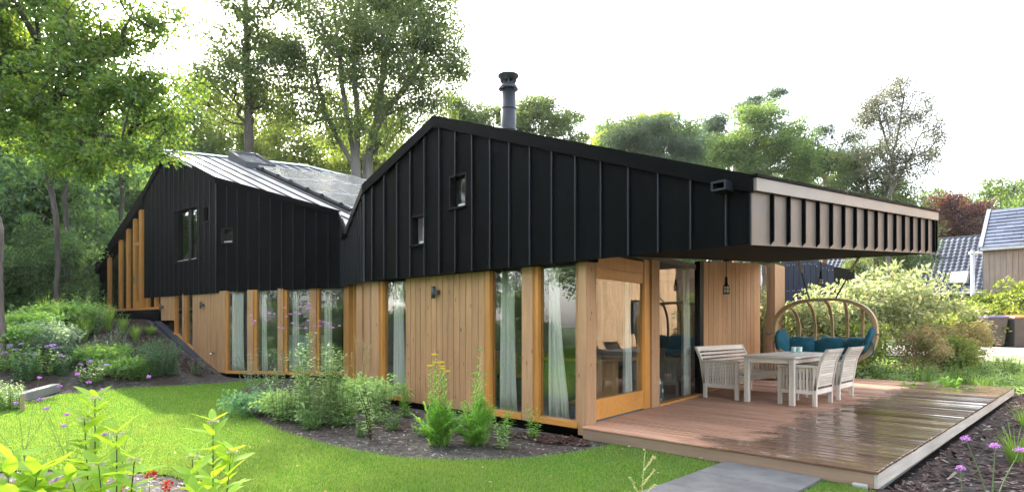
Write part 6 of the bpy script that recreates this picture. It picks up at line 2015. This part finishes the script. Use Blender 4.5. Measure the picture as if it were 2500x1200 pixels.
# ---- island bed before the house
plant('aster_clump', 'tall dense light green leafy clump in the island bed before the recessed windows', 'plant', 772, 1035, herb_meshes(46, 1.45, .48, 38, .17, .056, M['asterleaf'], M['stem'], .30, .05, taper=.35, hv=.38, upd=.3))
plant('pale_perennial', 'airy grey green perennial with whitish buds at the left tip of island bed', 'plant', 640, 985, herb_meshes(34, 1.25, .55, 40, .075, .034, M['greyleaf'], M['stem'], .35, .1, hv=.25, flower=M['whitefl'], fsize=.05, fcount=10), scale=(1, 1, .95))
plant('low_foliage', 'low blue green leafy cushion at the front left of island bed', 'plant', 640, 1012, bush_meshes(.75, .42, 60, 24, (.085, .045), M['herbblue'], 201, .16, M['stem']))
plant('low_foliage', 'low blue green leafy cushion under the tall light green clump', 'plant', 715, 1020, bush_meshes(.6, .5, 50, 24, (.085, .045), M['herblight'], 202, .16, M['stem']))
plant('dark_perennial', 'small dark purple leaved perennial left of the tall light green clump', 'plant', 716, 1022, herb_meshes(9, .78, .16, 16, .13, .045, M['darkherb'], M['stemdark'], .06, .15, hv=.2))
plant('reed_grass', 'feather reed grass with straw coloured plumes before the inner corner posts', 'grass plant', 880, 1000, tuft_meshes(170, .90, .016, M['grassblade'], .45, .10, .55, M['straw'], 9, 1.42))
plant('tall_grass', 'bright yellow green grass clump right of the tall light green clump', 'grass plant', 845, 1030, tuft_meshes(140, .62, .020, M['grassblade'], .6, .10, .6))
plant('mixed_foliage', 'dark green leafy filler plant behind the yellow green grass clump', 'plant', 905, 1000, bush_meshes(.7, .72, 60, 22, (.10, .055), M['herblight'], 203, .17, M['stem']))
plant('oak_sapling', 'young oak sapling with one dark stem at front of the island bed', 'sapling', 906, 1072, herb_meshes(5, .82, .30, 15, .12, .072, M['herblight'], M['stemdark'], .02, .18, taper=.2, r=.009, hv=.45))
plant('lily', 'narrow upright light green leafy stem before the left end of timber boarding', 'plant', 990, 1018, herb_meshes(6, .66, .11, 50, .12, .030, M['fern'], M['stem'], .04, .05, taper=.3, hv=.2))
plant('yarrow', 'ferny yarrow with flat yellow flower heads before the timber boarding', 'plant', 1072, 1090, frond_meshes(56, .82, .34, M['fern'], .12, 26, .25, M['yellow'], 8, 1.24))
plant('yarrow', 'taller ferny yarrow without yellow heads, right of the yellow flowering one', 'plant', 1165, 1086, frond_meshes(50, .84, .32, M['fern'], .12, 26, .25, M['herb'], 5, 1.26))
plant('peony', 'low leafy plant before the sill left of the corner post', 'plant', 1225, 1070, herb_meshes(9, .50, .26, 14, .13, .05, M['fern'], M['stem'], .08, .2, hv=.35))
plant('peony', 'small leafy plant at the front of bed between yarrow and reddish mulch', 'plant', 1232, 1098, herb_meshes(5, .36, .14, 12, .10, .045, M['herblight'], M['stem'], .05, .15, hv=.3))
plant('peony', 'leafy upright plant beside the reddish mulch under the corner glass', 'plant', 1302, 1074, herb_meshes(7, .56, .20, 16, .10, .042, M['fern'], M['stem'], .05, .12, hv=.3))
plant('peony', 'thin leafy plant close to the sill of the curtained corner glass', 'plant', 1190, 1050, herb_meshes(6, .62, .2, 14, .11, .045, M['fern'], M['stem'], .06, .2, hv=.3))
verbena('verbena', 'tall thin purple verbena standing in front of the recessed wing windows', 745, 1000, 9.9, 1.85, 20, .75, r=.0028, fs=.022)
verbena('verbena', 'thin purple verbena with few heads before the third recessed window', 690, 960, 11.0, 1.75, 12, .6, r=.0028)
A1 = herb_meshes(13, .88, .28, 28, .12, .040, M['herblight'], M['stem'], .14, .05, hv=.4, upd=.25)
A2 = herb_meshes(12, .45, .24, 16, .11, .045, M['herb'], M['stem'], .1, .1, hv=.4)
A3 = tuft_meshes(90, .55, .012, M['grassblade'], .5, .08, .6)
for nm, lb, u, v, me, s in [
    ('leafy_clump', 'lighter leafy clump at the left flank of the tall light green clump', 690, 1030, A1, 1.15),
    ('leafy_clump', 'light leafy clump at the right flank of the tall light green clump', 835, 1040, A1, 1.1),
    ('leafy_clump', 'loose light leafy plant behind the oak sapling', 930, 1030, A1, .95),
    ('leafy_clump', 'low loose leafy plant in front of the tall light green clump', 760, 1050, A2, 1.0),
    ('leafy_clump', 'low leafy plant at the foot of the oak sapling', 885, 1065, A2, .6),
    ('leafy_clump', 'low leafy plant between the oak sapling and the lily stem', 955, 1050, A2, .8),
    ('leafy_clump', 'low leafy plant left of the ferny yellow yarrow', 1030, 1065, A2, .75),
    ('grassy_clump', 'thin grass clump leaning over the sill before the inner corner', 915, 995, A3, 1.2),
    ('grassy_clump', 'thin grass clump behind the tall light green clump', 800, 985, A3, 1.3),
    ('leafy_clump', 'blue green leafy plant between yarrow and sill', 1130, 1060, A2, 1.1)]:
    plant(nm, lb, 'plant', u, v, me, scale=s)
# ---- left flower bed and berm
lp = 'perennials on the left berm'
H1 = herb_meshes(26, .75, .32, 28, .13, .042, M['herbblue'], M['stem'], .16, .05, hv=.3)
H2 = bush_meshes(.8, .55, 110, 32, (.085, .045), M['herb'], 211, .19, M['stem'])
H3 = tuft_meshes(190, .50, .016, M['grassblade'], .8, .08, .5)
H4 = herb_meshes(18, .62, .28, 18, .15, .058, M['herb'], M['stem'], .12, .08, hv=.35)
H5 = herb_meshes(26, .50, .36, 14, .11, .055, M['herblight'], M['stem'], .18, .1, hv=.4, flower=M['purple'], fsize=.034, fcount=40, fl=(.018, .014), nfl=6)
H6 = herb_meshes(24, .72, .32, 22, .10, .045, M['greyleaf'], M['stem'], .18, .08, hv=.3)
H7 = bush_meshes(1.0, .85, 130, 32, (.085, .05), M['greyleaf'], 212, .22, M['stem'])
H8 = tuft_meshes(170, .72, .012, M['grassblade'], .35, .06, .3)
for nm, lb, cat, u, v, me, s in [
    ('bushy_perennial', 'dense feathery blue green clump on the berm nearest the sloping kerb', 'plant', 392, 915, herb_meshes(70, .95, .46, 40, .11, .034, M['herbblue'], M['stem'], .3, .05, hv=.3), 1.15),
    ('grass_tuft', 'round bright green grass tuft high on the mulch below the small wall light', 'grass plant', 367, 815, H3, .85),
    ('leafy_plant', 'low light leafy plant below the feathery clump beside the lawn', 'plant', 375, 922, H4, .9),
    ('leafy_plant', 'short yellowish leafy plant at the foot of the feathery clump', 'plant', 425, 915, H6, .75),
    ('leafy_plant', 'broad leaved plant at the lawn edge left of the feathery clump', 'plant', 325, 928, H4, 1.1),
    ('leafy_plant', 'mounded green plant at the lawn edge beside the violet flowers', 'plant', 290, 925, H2, .95),
    ('violet_flowers', 'clump of violet flowers at the lawn edge in the left bed', 'flower', 225, 936, H5, 1.15),
    ('violet_flowers', 'taller violet flowered clump above the concrete edging beam', 'flower', 105, 915, H5, 1.5),
    ('violet_flowers', 'violet flowered clump at the extreme left of the flower bed', 'flower', 15, 905, H5, 1.35),
    ('pale_shrub', 'pale variegated shrub at the left of the berm below the pine trunk', 'shrub', 80, 868, H7, .95),
    ('pale_shrub', 'pale variegated shrub on the berm right of the other pale shrub', 'shrub', 135, 872, H7, 1.0),
    ('leafy_plant', 'green leafy plant in the middle of the berm above the violet flowers', 'plant', 180, 900, H1, .95),
    ('leafy_plant', 'upright green plant beside the tall violet flowered clump', 'plant', 150, 918, H1, .8),
    ('fine_grass', 'tall fine grass clump halfway up the berm', 'grass plant', 205, 830, H8, 1.2),
    ('fine_grass', 'fine grass clump near the top of the berm below the tall glazing', 'grass plant', 262, 805, H8, 1.35),
    ('fine_grass', 'thin grass clump at the top of the berm before the dark plinth', 'grass plant', 300, 812, H8, .9),
    ('grass_tuft', 'green grass tuft in the centre of the berm mulch', 'grass plant', 215, 868, H3, 1.0),
    ('leafy_plant', 'grey green plant in the bare mulch in the middle of the berm', 'plant', 290, 850, H6, 1.0),
    ('leafy_plant', 'dark green plant left of the feathery clump at mid slope', 'plant', 300, 885, H1, .8),
    ('leafy_plant', 'blue green plant high on the left of the berm', 'plant', 190, 800, H1, 1.25),
    ('leafy_plant', 'leafy plant in front of the leftmost tall glazing posts', 'plant', 240, 795, H4, 1.5),
    ('leafy_plant', 'green clump beneath the woodland edge at the top of berm', 'plant', 140, 815, H2, 1.5),
    ('leafy_plant', 'green clump beside the foot of the pine trunk', 'plant', 40, 840, H2, 1.4),
    ('leafy_plant', 'small tangled plant at the foot of the sloping kerb', 'plant', 480, 915, H6, .75),
    ('leafy_plant', 'leafy plant behind the concrete edging beam', 'plant', 60, 930, H1, 1.0),
    ('leafy_plant', 'blue green plant left of the feathery clump on the lower berm', 'plant', 335, 895, H1, 1.0),
    ('leafy_plant', 'small light plant between the feathery clump and mounded green plant', 'plant', 350, 930, H4, .7),
    ('leafy_plant', 'green mound in the lower middle of the berm behind the violet clump', 'plant', 255, 905, H2, 1.1),
    ('leafy_plant', 'light grey green plant above the green mound of the berm', 'plant', 245, 882, H6, 1.1),
    ('leafy_plant', 'dark leafy plant at the left middle of the berm', 'plant', 110, 885, H4, 1.3),
    ('leafy_plant', 'blue green plant between pale shrubs and bare mulch', 'plant', 170, 862, H1, 1.0),
    ('fine_grass', 'fine grass clump standing in the mulch right of the berm centre', 'grass plant', 330, 835, H8, .9),
    ('grass_tuft', 'small grass tuft in the upper left of the berm mulch', 'grass plant', 160, 838, H3, 1.1),
    ('leafy_plant', 'pale leafy plant under the leftmost tall orange post', 'plant', 225, 815, H6, 1.4),
    ('leafy_plant', 'green mound at the left edge above the violet flowers', 'plant', 20, 870, H2, 1.3),
    ('leafy_plant', 'tall leafy plant at the wood edge left of the house end', 'plant', 200, 785, H4, 1.8),
    ('fine_grass', 'fine grass clump at the top left of the berm', 'grass plant', 120, 800, H8, 1.5)]:
    plant(nm, lb, cat, u, v, me, scale=s)
plant('yellow_green_clump', 'bright yellow green feathery clump at the left edge of the lawn', 'plant', 18, 1000, herb_meshes(44, .56, .36, 30, .12, .034, M['herblight'], M['stem'], .2, .05, hv=.3))
# ---- right-hand garden beyond the deck
S1 = bush_meshes(1.55, 2.3, 150, 22, (.13, .055), M['paleshrub'], 221, .18, M['bark'], .05)
S2_ = bush_meshes(1.3, 1.5, 100, 18, (.10, .05), M['pinkshrub'], 222, .22, M['barkred'], .05)
S3 = bush_meshes(1.2, 1.3, 170, 26, (.10, .055), M['lime'], 223, .22, M['bark'], .05)
FN = frond_meshes(26, .55, .42, M['fern'], .13, 24, .5)
FN2 = frond_meshes(22, .42, .36, M['fern'], .11, 20, .55)
W1_ = herb_meshes(26, .62, .38, 24, .11, .045, M['herblight'], M['stem'], .26, .08, hv=.4)
W2_ = tuft_meshes(200, .62, .016, M['grassblade'], .7, .16, .5)
W3_ = herb_meshes(30, .9, .42, 28, .11, .042, M['herb'], M['stem'], .24, .05, hv=.35)
for nm, lb, cat, u, Y, me, s in [
    ('pale_shrub', 'pale yellow green shrub behind the left half of the hanging seat', 'shrub', 1975, 15.8, S1, 1.1),
    ('pale_shrub', 'pale yellow green shrub seen through the middle of the oval seat', 'shrub', 2055, 16.2, S1, 1.08),
    ('pale_shrub', 'tall pale cream tipped shrub right of the oval seat', 'shrub', 2160, 16.5, S1, 1.3),
    ('pale_shrub', 'pale cream tipped shrub under the far corner of the canopy', 'shrub', 2235, 17.0, S1, 1.22),
    ('green_shrub', 'mid green shrub filling the space behind swing seat and black shed', 'shrub', 1945, 16.6, S3, 1.45),
    ('green_shrub', 'mid green shrub low behind the right end of the swing seat', 'shrub', 2110, 15.2, S3, 1.1),
    ('rosy_shrub', 'rosy tinged shrub in the bright garden left of others like it', 'shrub', 2235, 15.0, S2_, .95),
    ('rosy_shrub', 'rosy tinged shrub in the bright garden before the tiled house', 'shrub', 2300, 15.8, S2_, .95),
    ('rosy_shrub', 'rosy tinged shrub nearest the violet lidded bin', 'shrub', 2355, 16.6, S2_, .9),
    ('green_shrub', 'leafy green shrub in the bright garden left of the violet lidded bin', 'shrub', 2330, 15.2, S3, .8),
    ('green_shrub', 'tall leafy shrub behind the violet lidded bin', 'shrub', 2430, 22.5, S3, 1.65),
    ('green_shrub', 'tall leafy shrub before the taupe house at right edge', 'shrub', 2500, 22.0, S3, 2.05),
    ('green_shrub', 'green shrub in front of the street lamp foot', 'shrub', 2372, 21.5, S3, 1.3),
    ('green_shrub', 'green hedge shrub below the white gutter of the tiled house', 'shrub', 2290, 23.0, S3, 1.15),
    ('green_shrub', 'green hedge shrub below the tiled roof behind the cream tipped shrubs', 'shrub', 2200, 23.5, S3, 1.25)]:
    plant(nm, lb, cat, u, 0, me, Y=Y, scale=s)
random.seed(91)
k = 0
kinds = [('fern', FN, 'fern'), ('fern', FN2, 'fern')]
for u, Y, s, lb in [(2180, 13.1, .85, 'bright green fern beyond the deck below the swing seat end'), (2215, 12.9, .9, 'bright green fern beyond the far deck edge, left of the largest ferns'), (2265, 12.75, 1.0, 'large bright green fern near the middle of the far deck edge'), (2320, 12.65, 1.15, 'largest bright green fern at the far deck edge'), (2365, 12.6, 1.0, 'bright green fern at the right end of the fern row by the deck')]:
    plant('fern', lb, 'fern', u, 0, FN if k % 2 else FN2, Y=Y - .1, scale=s * 1.3); k += 1
for i, (u, Y, s, me, lb) in enumerate([(2105, 13.6, .8, W2_, 'grassy clump at the left end of the planting beyond the deck'), (2145, 13.6, .9, W1_, 'light green weedy clump behind the leftmost ferns'), (2200, 14.0, 1.0, W1_, 'light green weedy clump behind the middle ferns'), (2250, 13.9, .95, W3_, 'upright leafy clump behind the large fern'), (2300, 13.8, .95, W1_, 'light green clump behind the largest fern'), (2345, 13.6, 1.05, W3_, 'upright leafy clump before the pale road'), (2395, 13.2, .95, W2_, 'grassy clump right of the fern row'), (2430, 13.4, .95, W1_, 'light clump near the far deck corner'), (2475, 13.2, .9, W1_, 'light clump beyond the far deck corner'), (2410, 14.5, 1.1, W3_, 'upright leafy clump in front of the bins'), (2470, 15.0, 1.2, W3_, 'upright leafy clump before the orange lidded bin'), (2380, 15.4, 1.1, W1_, 'weedy clump between rosy shrubs and bins'), (2330, 14.6, 1.0, W2_, 'grassy clump before the rosy shrubs'), (2270, 14.7, 1.1, W1_, 'weedy clump before the leftmost rosy shrub'), (2150, 14.5, 1.0, W3_, 'upright clump behind the swing seat right end'), (2090, 14.2, .9, W1_, 'weedy clump under the right end of the swing seat'), (2500, 14.0, 1.1, W2_, 'grassy clump at the right edge before the road'), (2450, 16.2, 1.15, W1_, 'weedy clump at the road side before the bins')]):
    plant('garden_clump', lb, 'plant', u, 0, me, Y=Y, scale=s * (.62 if Y > 13.9 else .85))
gc_x, gc_y = region(60000, [c2w(6.0, 15.5), c2w(8.2, 12.9), c2w(11.0, 12.2), c2w(16, 13.2), c2w(17, 17.0), c2w(9, 17.0)])
sel = RNG.uniform(0, 1, len(gc_x)) < .30
P = np.stack([gc_x[sel], gc_y[sel], ground(gc_x[sel], gc_y[sel])], 1)
P[:, 2] += RNG.uniform(0, .16, len(P))
v_, f_ = leaf_cloud(P, .10, .045, .5)
o = bpy.data.objects.new('ground_cover', npmesh('ground_cover', v_, f_, M['herblight'], False)); C.objects.link(o); tag(o, 'low green ground cover between the plants beyond the deck', 'ground cover', kind='stuff')
n_ = 30000
bx2 = RNG.uniform(-50, -14, n_); by2 = RNG.uniform(-6, 30, n_)
k_ = inpoly(bx2, by2, BERMPOLY) & (polydist(bx2, by2, BERM) > 3.2) & ~inpoly(bx2, by2, FOOT) & ~inpoly(bx2, by2, [(-24, 2), (-17, 2), (-17, 6.5), (-24, 6.5)])
P = np.stack([bx2[k_], by2[k_], ground(bx2[k_], by2[k_]) + RNG.uniform(0, .35, k_.sum())], 1)
v_, f_ = leaf_cloud(P, .16, .08, .5)
o = bpy.data.objects.new('ground_cover', npmesh('ground_cover', v_, f_, M['forest'], False)); C.objects.link(o); tag(o, 'dark woodland ground cover at the top of the berm', 'ground cover', kind='stuff')
# right bed beside the deck
plant('grass_tuft', 'long green grass tuft at the right edge in the bark mulch', 'grass plant', 2478, 1130, tuft_meshes(90, .62, .008, M['grassblade'], .45, .05, .5))
plant('grass_tuft', 'smaller green grass tuft behind the other at right edge of the mulch', 'grass plant', 2498, 1040, tuft_meshes(70, .5, .008, M['grassblade'], .5, .05, .5))
Yv = 3.2
def rel(u, v, Y, b): q = at(u, v, Y); return (q.x - b[0], q.y - b[1], q.z - b[2])
x, y = c2w((2420 - CX) / F * Yv, Yv); bb = (x, y, gz(x, y))
verbena('verbena', 'purple verbena with three flower heads at the lower right by the mulch', 2420, 0, Yv, .92, 3, .1, heads=[rel(2358, 1072, Yv, bb), rel(2430, 1090, Yv, bb), rel(2490, 1100, Yv, bb)], fs=.027, r=.0045)
x, y = c2w((2356 - CX) / F * 3.0, 3.0); bb = (x, y, gz(x, y))
verbena('verbena', 'single small purple verbena head left of the three headed one', 2356, 0, 3.0, .7, 1, .1, heads=[rel(2345, 1143, 3.0, bb)], fs=.02, r=.004)
# ---- foreground plants at the lower left, every large leaf its own piece
def big_leaf(L, W, m, wave=.06):
    vs, fs = [], []
    n = 7
    for i in range(n + 1):
        t = i / n
        w = W * .5 * math.sin(PI * min(1, t * .97 + .03)) ** .75 * (1 - .25 * t)
        z = -.28 * L * t * t + .015 * L * math.sin(9 * t)
        vs += [(L * t, -w, z + .22 * w + wave * W * math.sin(7 * t)), (L * t, 0, z), (L * t, w, z + .22 * w + wave * W * math.sin(6 * t + 1))]
    for i in range(n):
        a = 3 * i
        fs += [(a, a + 3, a + 4, a + 1), (a + 1, a + 4, a + 5, a + 2)]
    me = bpy.data.meshes.new('leaf'); me.from_pydata(vs, [], fs); me.materials.append(m)
    me.polygons.foreach_set("use_smooth", [True] * len(me.polygons)); return me
LF = [big_leaf(.20, .076, M['bigleaf'], .03), big_leaf(.225, .084, M['bigleaf'], .03), big_leaf(.18, .070, M['bigleaf'], .03)]
LB = [big_leaf(.26, .10, M['bigleaf'], .1), big_leaf(.22, .09, M['bigleaf'], .1)]
def twig_plant(name, label, u, v0, v1, Y, nstem, nl, bud=True, lean=(0, 0), leaves=None, s=1.0, sm=None, t0=.42):
    x, y = c2w((u - CX) / F * Y, Y); g = gz(x, y)
    top = at(u, v1, Y).z - g
    t_ = thing(name, label, 'plant', (x, y, g), 0, None, local=True)
    st = []
    for k in range(nstem):
        a = RNG.uniform(0, 6.28); q = 0 if k == 0 else RNG.uniform(.06, .2); hh = top * (1 if k == 0 else RNG.uniform(.72, .92))
        st.append(np.array([[math.cos(a) * q * t + lean[0] * t, math.sin(a) * q * t + lean[1] * t, hh * t] for t in (0, .25, .5, .75, 1.0)]))
    obj('stem', stems_mesh('stem', st, [.0055] * nstem, sm or M['stemdark'], 6), t_)
    for p in st:
        for k in range(nl):
            t = t0 + (1 - t0) * k / max(1, nl - 1)
            q = along(p, t)
            for s_ in (0, 2.1, 4.2):
                a = k * PI / 2.6 + s_ + RNG.normal(0, .25) + p[0][0]
                sc_ = s * (1.1 - .5 * (t - t0) / (1 - t0)) * RNG.uniform(.85, 1.15)
                inst('leaf', (leaves or LF)[int(RNG.integers(0, len(leaves or LF)))], t_, q, (RNG.normal(0, .25), -RNG.uniform(.05, .75) - .35 * t, a), (sc_,) * 3)
        if bud:
            gq = RNG.normal(0, 1, (70, 3)); gq /= np.linalg.norm(gq, axis=1)[:, None]
            gq *= np.array([.026, .026, .014]); gq[:, 2] = np.abs(gq[:, 2])
            vv_, ff_ = leaf_cloud(p[-1] + gq, .010, .008, .8)
            obj('flower_bud', npmesh('flower_bud', vv_, ff_, M['cream'], False), t_)
    return t_
twig_plant('dogwood', 'tallest dark stemmed bright leaved young shrub at the lower left', 232, 1200, 972, 3.05, 2, 13, t0=.22, s=.95)
twig_plant('dogwood', 'bright leaved young shrub with pinkish buds low in the centre left', 285, 1200, 1060, 2.75, 4, 11, s=.95, t0=.25)
twig_plant('dogwood', 'bright leaved young shrub standing right before the sunlit lawn patch', 520, 1200, 1030, 2.95, 2, 12, t0=.22, s=.95)
twig_plant('dogwood', 'low bright leaved young shrub beside the red flowers', 470, 1200, 1115, 2.7, 4, 9, s=.95, t0=.25)
twig_plant('broad_leaf_plant', 'broad leaved yellow green plant in the lower left corner', 20, 1200, 1120, 2.45, 3, 4, bud=False, leaves=LB, t0=.75, sm=M['stem'])
for i, (u, v, lb) in enumerate(((365, 1160, 'small red flower cluster at lower left beside the bright shrub'), (410, 1184, 'red flower cluster low beside the bright leaved shrubs'), (292, 1186, 'red flower cluster with yellow centre at the bottom left'))):
    Y = 2.9; x, y = c2w((u - CX) / F * Y, Y); g = gz(x, y); top = at(u, v, Y).z - g
    t_ = thing('red_flower', lb, 'flower', (x, y, g), 0, 'red flowers at the lower left', local=True)
    obj('stem', stems_mesh('stem', [np.array([[0, 0, 0], [.01, 0, top * .5], [0, 0, top]])], [.003], M['stem'], 5), t_)
    gq = RNG.normal(0, 1, (34, 3)); gq /= np.linalg.norm(gq, axis=1)[:, None]
    vv_, ff_ = leaf_cloud(np.array([0, 0, top]) + gq * .018, .022, .015, .6)
    obj('flowers', npmesh('flowers', vv_, ff_, M['red'], False), t_)
for i, (u, Y, h, n, lb) in enumerate(((170, 3.9, 1.05, 5, 'thin purple verbena stems before the sunlit left lawn'), (60, 4.3, 1.1, 4, 'thin purple verbena stems at the left edge of the lawn'), (300, 4.2, 1.15, 4, 'tall purple verbena stem before the middle of the lawn'), (110, 3.4, .8, 3, 'low tangle of thin verbena stems near the broad leaved plant'))):
    verbena('verbena', lb, u, 0, Y, h, n, .38, fs=.012, r=.0022)
plant('thin_herb', 'thin green wiry herb among the verbena stems before the lawn', 'plant', 140, 0, herb_meshes(22, .70, .34, 12, .045, .008, M['herb'], M['stem'], .12, .1, hv=.5, r=.002), Y=3.6)
plant('thin_herb', 'thin wiry herb left of the tallest bright leaved shrub', 'plant', 320, 0, herb_meshes(12, .60, .25, 10, .045, .010, M['herbblue'], M['stem'], .1, .1, hv=.5, r=.002), Y=3.5)
# seed head in the foreground
Y = 2.6; x, y = c2w((1545 - CX) / F * Y, Y); g = -.155
t_ = thing('seed_head', 'branched pale straw coloured seed head before the lawn and path', 'plant', (x, y, g), 0, None, local=True)
top = at(1575, 1096, Y); b0 = np.array([0, 0, 0.]); e0 = np.array([top.x - x, top.y - y, top.z - g])
polys = [np.array([b0, e0 * .5 + np.array([-.01, 0, 0]), e0])]
rt = np.array([1 / S2, 1 / S2, 0])
for k in range(5):
    q = e0 * (.62 + .07 * k)
    polys.append(np.array([q, q + rt * .035 + [0, 0, .045], q + rt * (.075 - .008 * k) + [0, 0, .065]]))
    if k < 3: polys.append(np.array([q, q - rt * .03 + [0, 0, .05], q - rt * .05 + [0, 0, .10]]))
obj('stem', stems_mesh('stem', polys, [.004] * len(polys), M['stemstraw'], 5), t_)
P = np.concatenate([np.array([along(p, t) for t in np.linspace(.25, 1, 16)]) for p in polys[1:]] + [np.array([along(polys[0], t) for t in np.linspace(.8, 1, 14)])])
v_, f_ = leaf_cloud(P, .014, .007, .3); tag(obj('seeds', npmesh('seeds', v_, f_, M['straw'], False), t_), kind='stuff')
# fallen leaves and daisies on the lawn
ch_x_, ch_y_ = RNG.uniform(-9, 3, 900), RNG.uniform(-3, 7, 900)
k_ = lawn_mask(ch_x_, ch_y_)
sel = np.where(k_)[0][:120]
P = np.stack([ch_x_[sel], ch_y_[sel], np.full(len(sel), -.12)], 1)
v_, f_ = leaf_cloud(P, .04, .028, 1.5); o = bpy.data.objects.new('fallen_leaves', npmesh('fallen_leaves', v_, f_, M['mulchleaf'] if 'mulchleaf' in M else M['straw'], False)); C.objects.link(o); tag(o, 'few fallen pale leaves scattered on the lawn', 'leaves', kind='stuff')

# thin summer air: far trees pale a little
hz_ = MB(); hz_.box(-440, 424, -424, 440, -2.2, 32.0)
hm = bpy.data.materials.new('haze'); hm.use_nodes = True
hn = hm.node_tree; hn.nodes.clear()
ho = hn.nodes.new("ShaderNodeOutputMaterial"); hv = hn.nodes.new("ShaderNodeVolumePrincipled")
hv.inputs["Color"].default_value = (.92, .96, 1.0, 1); hv.inputs["Density"].default_value = HAZE; hv.inputs["Anisotropy"].default_value = .3
hn.links.new(hv.outputs[0], ho.inputs["Volume"])
tag(hz_.build('haze', hm), kind='stuff')

for o in list(bpy.data.objects):
    if "_local" in o: del o["_local"]
